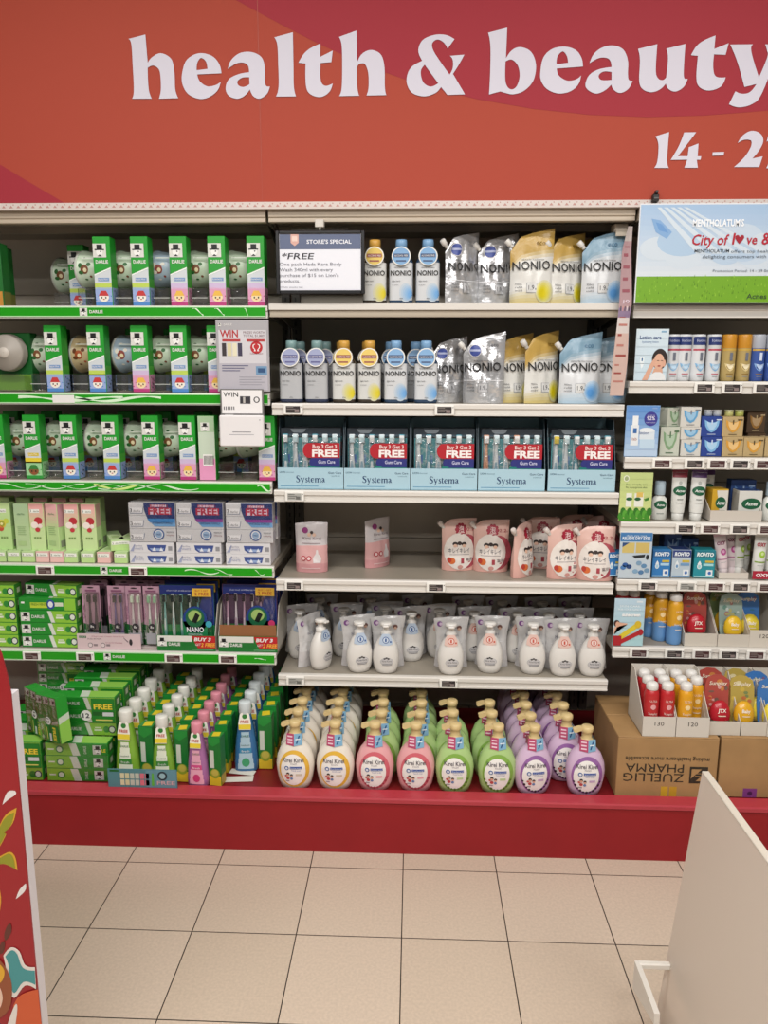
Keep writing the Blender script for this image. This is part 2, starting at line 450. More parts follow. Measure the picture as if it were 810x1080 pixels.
# electronic price labels clipped to the rails
def price_tag(dark, w):
    r = empty('price_tag', 'price tag')
    MB().box(-w/2, w/2, -.006, 0, -.017, .017, '#eceae4', .002).build('tag_frame', r)
    m = MB(); f = front(-.006); sc = {'d': '#332c2c', 'r': '#4a2a2c', 'l': '#a9a9a4'}[dark]
    m.rect(f, -w*.36, -.0115, w*.36, .0115, sc)
    for k in range(3): m.rect(f, -w*.32, .0065-k*.006, -w*.32+w*(.34+.1*(k % 2)), .0085-k*.006, '#8d8580' if dark != 'l' else '#5a5a58', 2)
    m.rect(f, w*.08, -.009, w*.3, .001, '#8a7c7a' if dark != 'l' else '#6a6a66', 2)
    m.disc(f, w*.43, .009, .0016, .0016, '#444444', 2, 8)
    m.build('tag_screen', r)
    return r
tags = [(49.5, 3, 'L', 'r', 'under the upright fruit cartons'), (147, 3, 'L', 'r', 'under the white bundled cartons'),
        (36, 4, 'L', 'r', 'under the stacked green cartons'), (92, 4, 'L', 'r', 'under the pink brush card tray'), (185, 4, 'L', 'r', 'under the teal brush multipacks'), (242, 4, 'L', 'r', 'under the brown brush tray'),
        (309, 1, 'M', 'd', 'under the dark-capped mouthwash bottles'), (468, 1, 'M', 'd', 'under the foil refill pouches'), (311, 2, 'M', 'l', 'under the first brush display box'),
        (311, 3, 'M', 'd', 'under the lone pink pouch'), (460, 3, 'M', 'd', 'under the middle of the pink pouch shelf'), (313, 4, 'M', 'l', 'under the turned white foam bottles'), (474, 4, 'M', 'd', 'under the orange-tagged foam bottle'),
        (741, 1, 'R', 'd', 'below the white lotion bottles'), (770, 1, 'R', 'd', 'below the gold lotion bottles'), (803, 1, 'R', 'd', 'below the blue lotion bottles'),
        (697, 2, 'R', 'r', 'below the green serum cartons'), (731, 2, 'R', 'd', 'below the white cream cartons'), (755, 2, 'R', 'r', 'below the dark blue cartons'), (779, 2, 'R', 'd', 'below the gold cartons'), (804, 2, 'R', 'r', 'below the last gold carton'),
        (722, 3, 'R', 'd', 'below the cleansing tubes'), (748, 3, 'R', 'r', 'below the yellow carton'), (779, 3, 'R', 'd', 'below the white carton tray'), (808, 3, 'R', 'r', 'at the end of the tube shelf'),
        (683, 4, 'R', 'd', 'below the eye drop card'), (724, 4, 'R', 'l', 'below the eye drop cartons'), (754, 4, 'R', 'r', 'below the teal eye drop carton'), (780, 4, 'R', 'd', 'below the tube tray'), (808, 4, 'R', 'r', 'below the small red sign'),
        (674, 5, 'R', 'r', 'below the pale blue card'), (711, 5, 'R', 'd', 'below the yellow spray cans'), (740, 5, 'R', 'r', 'below the red pouch tray'), (768, 5, 'R', 'd', 'below the yellow pouch tray'), (797, 5, 'R', 'r', 'below the wide white tray')]
tone = {'d': 'black-screened', 'r': 'dark red-screened', 'l': 'grey-screened'}
for px, si, bay, d, where in tags:
    z = {'L': ZL, 'M': ZM, 'R': ZR}[bay][si]-.021
    put(price_tag, (d, .066), (spot(px, YF, z), YF-.0080 if bay == 'L' else YF-.0065, z), label=f'white {tone[d]} price tag on the rail {where}', group='electronic price tags on the shelf rails')

# ---------------------------------------------------------------- header sign
YH = 2.535
hs = empty('header_sign', 'sign'); tag(hs, 'wide red and orange health and beauty banner above the shelving')
ORG, CRM = M('#ab4a3a', .6, spec=.15), M('#a0353f', .6, spec=.15)
zb = 2.108
MB().box(-1.99, 1.90, YH, YH+.02, zb, 2.95, ORG).build('banner_panel', hs)
def hx(px, py): return at_y(px, py, YH)
ell = [(240, -2), (285, 22), (330, 45), (385, 70), (440, 89), (500, 104), (560, 114), (620, 120), (680, 122), (740, 120), (812, 114)]
pts = [(hx(*p)[0], hx(*p)[2]) for p in ell]
m = MB(); fm = front(YH)
x0, z0 = pts[0]; pts = [(x0-.35, 2.949)]+pts+[(1.35, pts[-1][1]+.03), (1.899, pts[-1][1]+.20), (1.899, 2.949)]
m.poly(fm, pts, CRM)
c2 = [(0, 177), (30, 195), (66, 217)]
p2 = [(hx(*p)[0], hx(*p)[2]) for p in c2]
m.poly(fm, [(-1.989, p2[0][1]+.3)]+p2[:2]+[(p2[2][0], zb+.001), (-1.989, zb+.001)], CRM)
sx = hx(272, 120)[0]
m.rect(fm, sx-.0008, zb+.001, sx+.0008, 2.949, '#a8432f', 2)
m.build('banner_print', hs)
LT = []
def crop(ox, oy, sc, *loops): LT.append([[(ox+p[0]*sc, oy+p[1]*sc)+tuple(p[2:]) for p in lp] for lp in loops])
A_ = (120, 20, .22222); B_ = (280, 20, .2716); C_ = (490, 20, .19753); D_ = (640, 20, .20988); E_ = (670, 120, .17284)
crop(*A_, [(58,103,1),(138,82,1),(150,216,1),(172,188),(213,170),(262,198),(277,262),(281,340),(296,383,1),(204,386,1),(213,345),(211,282),(203,247),(178,229),(150,240,1),(152,300),(157,350),(170,386,1),(77,387,1),(85,345),(79,230),(72,130)])
crop(*A_, [(312,275),(330,208),(370,176),(412,169),(460,185),(490,222),(500,264,1),(385,270,1),(398,303),(432,326),(470,321),(497,305,1),(480,348),(440,378),(395,386),(345,365),(318,325)], [(382,250,1),(385,215),(402,192),(425,207),(434,243,1)])
crop(*A_, [(530,243,1),(545,202),(585,168),(640,162),(688,185),(705,232),(706,295),(712,322),(730,325,1),(715,362),(682,383),(652,372),(635,340,1),(610,370),(575,384),(535,370),(520,335),(535,292),(580,268),(631,258,1),(626,228),(605,213),(570,217)], [(632,282,1),(600,284),(577,300),(580,320),(605,328),(633,315,1)])
crop(*B_, [(24,75,1),(96,55,1),(99,180),(101,265),(110,304,1),(32,305,1),(42,265),(40,180),(36,105)])
crop(*B_, [(118,173,1),(150,127),(203,98,1),(203,150,1),(251,125,1),(246,170,1),(204,174,1),(205,240),(222,262),(252,253,1),(238,287),(205,306),(165,295),(148,262),(146,176,1)])
crop(*B_, [(275,72,1),(343,47,1),(346,170,1),(366,136),(402,122),(438,140),(452,187),(454,265),(460,297,1),(383,299,1),(391,265),(389,210),(376,177),(355,176),(345,190,1),(347,265),(355,300,1),(277,302,1),(287,265),(288,160),(285,100)])
crop(*B_, [(598,163,1),(583,122),(600,82),(645,62),(690,62),(723,78,1),(697,115,1),(680,90),(656,80),(637,95),(641,122),(668,165),(705,216,1),(717,190),(717,160),(706,143,1),(762,138,1),(740,178),(718,213,1),(765,292,1),(697,295,1),(672,264,1),(650,288),(605,301),(557,285),(538,240),(553,192)], [(608,178,1),(593,205),(602,245),(630,263),(661,250,1)])
crop(*C_, [(110,72,1),(212,45,1),(206,208,1),(240,163),(287,148),(342,175),(367,245),(352,328),(302,382),(245,400),(205,393),(178,385,1),(117,402,1),(122,300),(124,180),(120,115)], [(204,225,1),(238,215),(270,247),(280,302),(266,353),(240,374),(215,360),(203,318)])
crop(*C_, [(390,280),(406,203),(452,157),(520,144),(580,163),(610,205),(617,250,1),(477,261,1),(490,300),(532,325),(577,320),(608,298,1),(590,350),(545,385),(482,394),(425,370),(395,328)], [(476,238,1),(481,197),(508,170),(530,192),(538,230,1)])
LT.append([[(618.8,65.8,1),(623.3,56),(632.4,49),(644.2,46.9),(654.6,51.5),(659.3,63),(659.3,76),(660.3,83),(664.3,84,1),(659.7,92.8),(651.5,97),(644.7,93.8),(641.7,88.2,1),(635.4,94.2),(626.3,97.8),(617.4,94),(614.6,88.1),(618.6,78.3),(628.3,72.3),(642.1,69.6,1),(640.6,63),(636.2,60),(628.3,60.5)], [(642.1,74.9,1),(633.4,74.6),(628.5,78.9),(631.4,83.4),(642.1,83.2,1)]])
crop(*D_, [(142,145,1),(239,120,1),(232,250),(242,290),(265,301),(284,288,1),(293,190),(284,143,1),(380,118,1),(373,230),(374,287),(393,293,1),(370,337),(330,358),(296,345),(283,318,1),(250,350),(205,362),(165,345),(149,305),(152,200)])
crop(*D_, [(408,175,1),(450,115),(531,75,1),(525,143,1),(597,113,1),(582,172,1),(524,170,1),(520,235),(533,280),(583,285,1),(558,332),(500,352),(452,335),(436,290),(443,178,1)])
crop(*D_, [(605,120,1),(720,118,1),(711,155),(750,285,1),(792,180),(790,150),(780,118,1),(880,118,1),(850,150),(765,365),(717,418),(652,435),(600,420,1),(632,355,1),(667,367),(705,358),(738,318,1),(677,333,1),(642,210)])
crop(*E_, [(108,130,1),(192,103,1),(184,200),(181,285),(191,322,1),(102,322,1),(121,280),(127,180)])
crop(*E_, [(283,105,1),(357,103,1),(247,250,1),(305,250,1),(312,195,1),(371,172,1),(366,250,1),(388,250,1),(384,271,1),(361,271,1),(368,320,1),(286,320,1),(303,271,1),(202,273,1),(250,190)])
crop(*E_, [(458,225,1),(528,222,1),(524,243,1),(456,246,1)])
crop(*E_, [(610,168,1),(640,122),(692,93),(745,107),(766,150),(745,205),(700,262,1),(763,248,1),(742,313,1),(588,314,1),(650,255),(688,195),(694,158),(675,147),(642,150)])
crop(*E_, [(786,158,1),(800,108,1),(905,106,1),(850,320,1),(785,320,1),(850,165),(820,147)])
for lp in LT:
    V, Fc = filled([[(hx(*q)[0], hx(*q)[2]) for q in smooth_outline(l)] for l in lp])
    m = MB(); m.add([(a, YH-.0025, b) for a, b in V], Fc, M('#d3d1de', .5, spec=.2)); m.build('banner_letter', hs)
m = MB().box(-1.99, 1.90, YH-.004, YH+.012, 2.086, 2.1075, M('#d3c8c2', .5)); fm = front(YH-.004)
for k in range(161):
    x = -1.98+k*.024
    m.poly(fm, [(x, 2.0925), (x+.006, 2.1000), (x+.012, 2.0925)], '#b98a82')
    m.disc(fm, x+.014, 2.1020, .0022, .0022, '#b98a82', 1, 6)
m.build('perforated_edge', hs)
# dark clip gripping the header edge above the poster
m = MB(); cx = spot(688, YH, 2.12)
m.box(cx-.010, cx+.010, YH-.022, YH-.004, 2.098, 2.122, '#232120', .003).box(cx-.007, cx+.007, YH-.026, YH-.022, 2.106, 2.110, '#5b5a58')
m.box(cx-.004, cx+.004, YH-.03, YH-.012, 2.122, 2.130, '#2b2928')
o = m.build('clip'); tag(o, 'small black clip on the header edge over the poster', 'clip')

# ---------------------------------------------------------------- camera, lights, view
cam = bpy.data.cameras.new('camera'); co = bpy.data.objects.new('camera', cam); COL.objects.link(co)
cam.sensor_fit = 'VERTICAL'; cam.sensor_height = 24; cam.lens = F/1080*24; cam.clip_start = .02
fw, up, rt = _axes(); cr, sr = math.cos(RO), math.sin(RO)
R_ = [cr*rt[i]-(-sr)*0*up[i] for i in range(3)]
X_ = Vector([cr*rt[i]-sr*up[i] for i in range(3)]); Y_ = Vector([sr*rt[i]+cr*up[i] for i in range(3)]); Z_ = -Vector(fw)
mw = Matrix((X_, Y_, Z_)).transposed().to_4x4(); mw.translation = (0, 0, CH); co.matrix_world = mw
SC.camera = co
def area(name, loc, sx, sy, power, col=(1, .975, .945), rot=(0, 0, 0)):
    l = bpy.data.lights.new(name, 'AREA'); l.shape = 'RECTANGLE'; l.size = sx; l.size_y = sy; l.energy = power; l.color = col
    o = bpy.data.objects.new(name, l); COL.objects.link(o); o.location = loc; o.rotation_euler = rot; return o
area('ceiling_light', (-.9, 1.15, 3.22), 1.7, .22, 26)
area('ceiling_light', (1.1, 1.15, 3.22), 1.7, .22, 26)
area('ceiling_light', (-.9, -.35, 3.22), 1.7, .3, 60)
area('ceiling_light', (1.1, -.35, 3.22), 1.7, .3, 60)
area('ceiling_light', (0, -2.2, 3.22), 4.5, .4, 70)
w = bpy.data.worlds.new('store_ambient'); SC.world = w; w.use_nodes = True
w.node_tree.nodes['Background'].inputs[0].default_value = (1, .975, .94, 1); w.node_tree.nodes['Background'].inputs[1].default_value = .16
vs = SC.view_settings; vs.view_transform = 'Standard'; vs.look = 'None'; vs.gamma = 1; vs.use_curve_mapping = False; vs.exposure = 0

# ================================================================ PRODUCTS
GRN, DGRN, LIME = '#1f9a2c', '#0d5f22', '#8cc43c'
CLEAR = FILM()
def face_blob(m, fm, x, z, r, base, hat, L=2):
    """a small made-up printed face"""
    m.disc(fm, x, z, r, r*.9, base, L, 16); m.poly(fm, [(x-r, z+r*.25), (x+r, z+r*.25), (x+r*.5, z+r*1.2), (x-r*.5, z+r*1.2)], hat, L+1)
    for sx in (-1, 1): m.disc(fm, x+sx*r*.4, z-r*.1, r*.14, r*.18, INK, L+2, 8)
    m.disc(fm, x, z-r*.4, r*.2, r*.1, '#b5443c', L+2, 8)
DES = {'blue': ('#98acd9', '#4f86c6', '#f3ede0', '#c43a3a'), 'pink': ('#d99cbc', '#b83a78', '#f2dcae', '#e9b84e'), 'yellow': ('#9ed29a', '#2f9a3f', '#8a5a35', '#39803a')}
def gift_carton_mb(des, w=.058, d=.05, h=.222, back=False):
    c = DES[des]; m = MB(); m.box(-w/2, w/2, -d/2, d/2, 0, h, GRN, .0015); fm = front(-d/2); hw = w/2-.001
    if back:
        m.rect(fm, -hw, .001, hw, h-.001, '#c9d8c4'); m.rect(fm, -hw, .001, hw, .075, '#e39ac0', 2); m.rect(fm, -hw*.5, .05, hw*.7, .09, '#efeeea', 3)
        for k in range(9): m.rect(fm, -hw*.4+k*.004, .055, -hw*.4+k*.004+.002, .085, INK, 4)
        m.rect(fm, -hw, h*.75, hw, h-.001, '#a9c6a0', 2); hatman(m, fm, -.004, h*.83, .03, 3)
        return m
    hatman(m, fm, -.006, h*.80, .044); m.text(fm, 'DARLIE', 0, h*.615, .011, WHITE, w=w*.72, bold=.03)
    m.poly(fm, [(-hw, h*.44), (hw, h*.54), (hw, h*.25), (-hw, h*.25)], '#cfd6da')
    m.poly(fm, [(-hw, h*.46), (hw, h*.56), (hw, h*.54), (-hw, h*.44)], '#eef2ee', 2)
    m.rect(fm, -hw*.6, h*.36, hw*.75, h*.41, '#7d9cc8' if des != 'yellow' else '#d9c22c', 2)
    m.text(fm, 'Strawberry' if des == 'pink' else 'Apple Mint', 0, h*.375, .006, WHITE, 3, w=w*.55)
    m.rect(fm, -hw, h*.25, hw, h*.33, '#bcd25c' if des == 'blue' else ('#cdb9d9' if des == 'pink' else '#e6cf3a'), 2)
    m.rect(fm, -hw, .001, hw, h*.27, c[0], 2); m.rect(fm, -hw, .001, hw, .012, c[1], 3)
    face_blob(m, fm, 0, h*.13, .017, c[2], c[3], 4)
    for k in range(7): m.disc(fm, -.026+k*.0085, .02+.03*((k*37) % 5)/5, .0022, .0022, c[1], 3, 6)
    fs = side_r(w/2); m.rect(fs, -d/2+.002, .002, d/2-.002, h*.27, c[0]); m.rect(fs, -d/2+.002, h*.27, d/2-.002, h*.4, '#4fae3c')
    for k in range(12): m.disc(fs, -d/2+.008+(k*29 % 34)/1000, .01+(k*17 % 45)/1000, .003, .003, INK if k % 2 else c[1], 2, 6)
    return m
def bowl_mb(col, print_, lid=False):
    m = MB(); prof = [(.040, -.046), (.046, -.044), (.058, -.024), (.066, .006), (.0695, .034), (.0725, .036), (.0725, .042), (.068, .042), (.064, .02), (.05, -.03), (.001, -.034)]
    R = Matrix.Rotation(-PI/2, 4, 'Y')             # opening faces -x
    m.lathe(prof, M(col, .3), 36, M4=R, cap=False); m.lathe([(.001, -.046), (.040, -.046)], M(col, .3), 36, M4=R, cap=False)
    m.lathe([(.0732, .034), (.0736, .043), (.066, .0445), (.06, .0435)], M('#e3e6dc', .25), 36, M4=R, cap=False)
    # print on the side that faces the aisle (towards -y)
    def fm(x, z, L):
        xx = min(max(-x, -.044), .034); r = .0695
        for p, q in zip(prof, prof[1:5]):
            if p[1] <= xx <= q[1]: r = p[0]+(q[0]-p[0])*(xx-p[1])/max(q[1]-p[1], 1e-9)
        r += L*EPS; return (x, -math.sqrt(max(r*r-z*z, 0)), z)
    a, b = print_
    m.disc(fm, -.004, -.004, .015, .017, a, 2, 14, 2); m.disc(fm, -.001, -.007, .007, .008, '#e8d8b0', 3, 10); m.disc(fm, -.020, .010, .008, .010, b, 2, 10); m.disc(fm, -.018, -.016, .010, .007, b, 2, 10)
    m.disc(fm, .012, .014, .008, .007, b, 2, 10); m.disc(fm, -.008, .038, .006, .003, b, 2, 8); m.disc(fm, -.004, -.04, .006, .003, b, 2, 8); m.disc(fm, .016, -.03, .005, .004, a, 2, 8)
    return m
BW = {'sage': ('#cbdcc4', ('#7a4a2a', '#2f6a35')), 'blue': ('#a9bccb', ('#8e4038', '#e8e0d4')), 'amber': ('#c9b48a', ('#a8502c', '#6a3a1e'))}
def gift_set(des, bowl, back=False):
    r = empty('gift_set', 'toothpaste gift set')
    gift_carton_mb(des, back=back).build('toothpaste_carton', r)
    col, pr = BW[bowl]
    bowl_mb(col, pr).build('bowl', r, (.046 if back else -.070, .092, .130), -.24).scale = (.90, .90, .90)
    m = MB(); m.box(-.092, -.035, -.018, .025, .002, .062, CLEAR, .004); m.build('clear_base', r).scale.x = -1 if back else 1
    m = MB(); m.box(-.090, -.036, -.0195, -.0188, .026, .0285, M('#b9bdb8', .15)); m.build('ridge_highlight', r).scale.x = -1 if back else 1  # pale line painted as the highlight across the clear base
    MB().box(-.092, -.030, .0285, .0292, .160, .163, M('#eef2ea', .1)).build('band_highlight', r).scale.x = -1 if back else 1  # opaque near-white bar painted as the highlight along the clear band
    return r
def gift_set_lidded(des):
    r = empty('gift_set', 'toothpaste gift set')
    m = MB(); m.box(-.075, .075, .035, .085, .0, .2, DGRN, .002); m.rect(front(.035), -.07, .002, .07, .058, LIME); m.build('toothpaste_carton', r)
    R = Matrix.Rotation(PI/2, 4, 'X')
    m = MB(); m.lathe([(.074, -.03), (.072, .0), (.069, .008), (.052, .010), (.050, .013), (.024, .014), (.022, .018), (.001, .0185)], M('#a39c93', .45), 40, M4=R, cap=False); m.build('bowl_lid', r, (.006, 0, .132)).scale = (.86, .86, .86)
    m = MB(); m.lathe([(.021, .0186), (.019, .021), (.001, .0215)], M('#c9c2b8', .4), 24, M4=R, cap=False); m.build('lid_button', r, (.006, 0, .132)).scale = (.86, .86, .86)
    MB().box(-.07, .07, -.018, .03, .002, .06, CLEAR, .004).build('clear_base', r)
    return r
def plain_carton(col, w, d, h):
    m = MB(); m.box(-w/2, w/2, -d/2, d/2, 0, h, col, .0012); fm = front(-d/2)
    m.rect(fm, -w*.4, h*.72, w*.4, h*.9, '#2f7a35'); m.rect(fm, -w*.45, .002, w*.45, h*.24, '#c58a3a'); m.disc(fm, 0, h*.13, w*.25, h*.08, '#3b7a3a', 2)
    fs = side_r(w/2); m.rect(fs, -d*.45, .002, d*.45, h*.24, '#7a7a3a'); m.rect(fs, -d*.3, h*.5, d*.3, h*.8, '#1a6a26')
    return tag(m.build('toothpaste_carton'), '', 'toothpaste carton')

SETP = 'green and clear gift packs of toothpaste and bowl'
def sets(si, zi, row, Y=2.600, group=SETP):
    for px, des, bowl, lab, kw in row:
        y = Y+kw.get('dy', 0)
        put(gift_set, (des, bowl, kw.get('back', False)), (spot(px, y-.025, ZL[zi]+.1), y, ZL[zi]+.001), kw.get('rz', 0), f'{lab}', group)
shelfn = ['topmost', 'second', 'third']
S0 = 'on the topmost green-railed shelf'
sets(0, 0, [(107, 'blue', 'sage', 'toothpaste gift pack, blue-bottomed box, first in front '+S0, {}), (146.5, 'blue', 'sage', 'toothpaste gift pack, blue-bottomed box, second in front '+S0, {}),
            (187, 'pink', 'blue', 'gift pack with pink-bottomed box and blue-grey bowl '+S0, {}), (227.5, 'pink', 'sage', 'gift pack with pink-bottomed box and green bowl, inner one '+S0, {}),
            (268.5, 'pink', 'sage', 'gift pack with pink-bottomed box at the far end of the topmost green-railed shelf', {}),
            (80, 'blue', 'sage', 'lower-standing gift pack set back behind the first '+S0, {'dy': .16})])
S1 = 'on the second green-railed shelf'
sets(1, 1, [(56, 'blue', 'sage', 'toothpaste gift pack with blue-bottomed box beside the grey lidded bowl', {}), (101, 'blue', 'amber', 'gift pack with an amber brown bowl '+S1, {}),
            (147, 'pink', 'blue', 'gift pack with pink-bottomed box and blue-grey bowl '+S1, {}), (188, 'blue', 'sage', 'gift pack with blue-bottomed box two before the win poster', {}),
            (227, 'pink', 'sage', 'gift pack with pink-bottomed box half covered by the win poster', {})])
put(gift_set_lidded, ('blue',), (spot(3, 2.59, ZL[1]+.1), 2.600, ZL[1]+.001), -.02, 'gift pack turned so its round grey bowl lid faces out')
S2 = 'on the third green-railed shelf'
sets(2, 2, [(-4, 'pink', 'sage', 'pink-bottomed gift pack cut by the picture edge '+S2, {}), (34, 'yellow', 'sage', 'gift pack with yellow and green printed box '+S2, {}),
            (73, 'blue', 'sage', 'gift pack with blue-bottomed box beside the yellow-printed one', {}), (117, 'blue', 'sage', 'gift pack with blue-bottomed box before the pink ones '+S2, {}),
            (159, 'pink', 'sage', 'gift pack with pink-bottomed box, first after the blue ones '+S2, {}), (197.5, 'pink', 'sage', 'gift pack with pink-bottomed box beside the reversed pack', {}),
            (281, 'pink', 'sage', 'gift pack with pink-bottomed box at the end beyond the white card box', {})])
# second row, seen in the gaps
for si, zi, px0, n in ((1, 1, 62, 5), (2, 2, 14, 7)):
    for k in range(n):
        px = px0+k*40; y = 2.82
        put(gift_set, ('blue', 'sage', False), (spot(px, y, ZL[zi]+.2), y, ZL[zi]+.001), 0, f'gift pack in the dim back row of the {shelfn[zi]} green-railed shelf, {nth(k)} along', SETP)
put(gift_set, ('pink', 'sage', True), (spot(220, 2.60, ZL[2]+.1), 2.600, ZL[2]+.001), 0, 'gift pack standing back to front with its barcode showing '+S2, SETP)
o = put(plain_carton, ('#1c6a2b', .06, .05, .205), (spot(-6, 2.6, ZL[0]+.1), 2.61, ZL[0]+.001), 0, 'dark green carton at the open edge '+S0)
o = put(plain_carton, ('#1c6a2b', .06, .05, .205), (spot(1, 2.7, ZL[0]+.1), 2.70, ZL[0]+.001), 0, 'dark green carton behind the edge one '+S0)

# ---- win poster, its small card and the white card box, clipped to the green rails
def slab(w, h, t, col, rad=.004): return MB().box(-w/2, w/2, 0, t, 0, h, col, min(rad, t/2.2))
ps = empty('hanging_promotion_card', 'poster'); tag(ps, 'grey and white win poster hanging before the second green shelf')
a = at_y(229, 414, 2.53); b = at_y(282, 338, 2.53); w, h = b[0]-a[0], b[2]-a[2]
ps.location = (a[0]+w/2, 2.530, a[2])
slab(w, h, .003, '#a9a7ab').build('poster_board', ps)
m = MB(); f = front(0)
m.rect(f, -w*.45, h*.40, w*.45, h*.86, '#cfcdd2'); m.rect(f, -w*.46, h*.02, w*.46, h*.40, '#b7b4bd')
m.text(f, 'WIN', -w*.42, h*.76, .024, '#b22a2c', 2, w=w*.34, al='L', bold=.03)
m.text(f, 'PRIZES WORTH', w*.02, h*.81, .008, '#7a5a60', 2, w=w*.4, al='L'); m.text(f, 'TOTAL $1,880!', w*.02, h*.765, .008, '#7a5a60', 2, w=w*.4, al='L')
m.rect(f, -w*.38, h*.70, -w*.04, h*.735, '#b23a3c', 2); m.rect(f, w*.08, h*.70, w*.42, h*.735, '#b23a3c', 2)
for k, c in enumerate(('#3a3236', '#d9cfa8', '#e3dcc0', '#3f3a52')): m.rect(f, -w*.39+k*w*.10, h*.50, -w*.31+k*w*.10, h*.68, c, 2)
m.disc(f, w*.26, h*.62, w*.115, w*.115, '#b8252c', 2, 24)
for sx in (-1, 1):
    m.add([f(w*.26+sx*w*.075*math.cos(t)*(1-.3*(t < .3)), h*.62+.012*math.sin(t*1.5)-.002*0, 3) if False else f(w*.26+sx*p, h*.62+q, 3) for p, q in ((.002, -.012), (.004, -.006), (.009, 0), (.009, .006), (.004, .010), (.004, .012), (.012, .008), (.012, -.001), (.006, -.008), (.0095, -.012))], [tuple(range(10))], '#efe9e6')
m.text(f, 'lululemon', w*.26, h*.525, .006, '#8a3a40', 2, w=w*.24)
for k in range(3): m.rect(f, -w*.4, h*(.44-.035*k)-.08*h, w*(.1-.08*k), h*(.452-.035*k)-.08*h, '#5a5a7a', 2)
for k in range(4): m.rect(f, -w*.08, h*(.2-.035*k), w*(.4-.06*(k % 2)), h*(.21-.035*k), '#9a98a2', 2)
m.rect(f, w*.24, h*.24, w*.45, h*.36, '#6f95b8', 2); m.rect(f, w*.28, h*.27, w*.41, h*.33, '#30527c', 3)
hatman(m, f, -w*.42, h*.93, .010); m.text(f, 'DARLIE', -w*.34, h*.92, .007, WHITE, 2, w=w*.15, al='L')
m.build('poster_print', ps)
cd = empty('hanging_promotion_card', 'card'); tag(cd, 'small grey-edged win coupon card between the poster and the white card box')
a = at_y(232, 437, 2.520); b = at_y(277, 411, 2.520); w, h = b[0]-a[0], b[2]-a[2]
cd.location = (a[0]+w/2, 2.520, a[2]-.012)
h2 = h+.012
slab(w, h2, .004, '#6f6d6c').build('card_holder', cd)
m = MB(); f = front(0); m.rect(f, -w*.46, .012, w*.46, h2-.004, '#eceaea'); m.text(f, 'WIN', -w*.42, h2*.72, .016, INK, 2, w=w*.34, al='L', bold=.01)
m.rect(f, -w*.04, h2*.48, w*.2, h2*.74, '#37343a', 2); m.rect(f, w*.03, h2*.5, w*.08, h2*.72, '#b8b4b0', 3); m.disc(f, w*.34, h2*.62, w*.07, w*.07, '#222222', 2, 16); m.disc(f, w*.34, h2*.62, w*.045, w*.05, '#e6e4e4', 3, 16)
for k in range(6): m.rect(f, -w*.42+k*w*.045, h2*.26, -w*.40+k*w*.045, h2*.38, '#44424a', 2)
m.rect(f, -w*.4, .003, -w*.2, .010, '#a9a7a6', 2); m.build('card_print', cd)
bx = empty('hanging_leaflet_box', 'card box'); tag(bx, 'plain white leaflet box hanging under the win coupon card')
a = at_y(231.5, 472, 2.505); b = at_y(277, 439, 2.505); w, h = b[0]-a[0], b[2]-a[2]
bx.location = (a[0]+w/2, 2.505, a[2])
slab(w, h, .022, M('#e6e3e4', .5)).build('box_shell', bx)
m = MB(); f = front(0); m.rect(f, -w*.2, h*.46, w*.22, h*.48, '#6b6a70'); m.rect(f, -w*.28, h*.38, w*.28, h*.395, '#9a98a0'); m.disc(f, w*.42, h*.86, .0025, .0025, '#b8b5b5', 1, 10); m.build('box_print', bx)

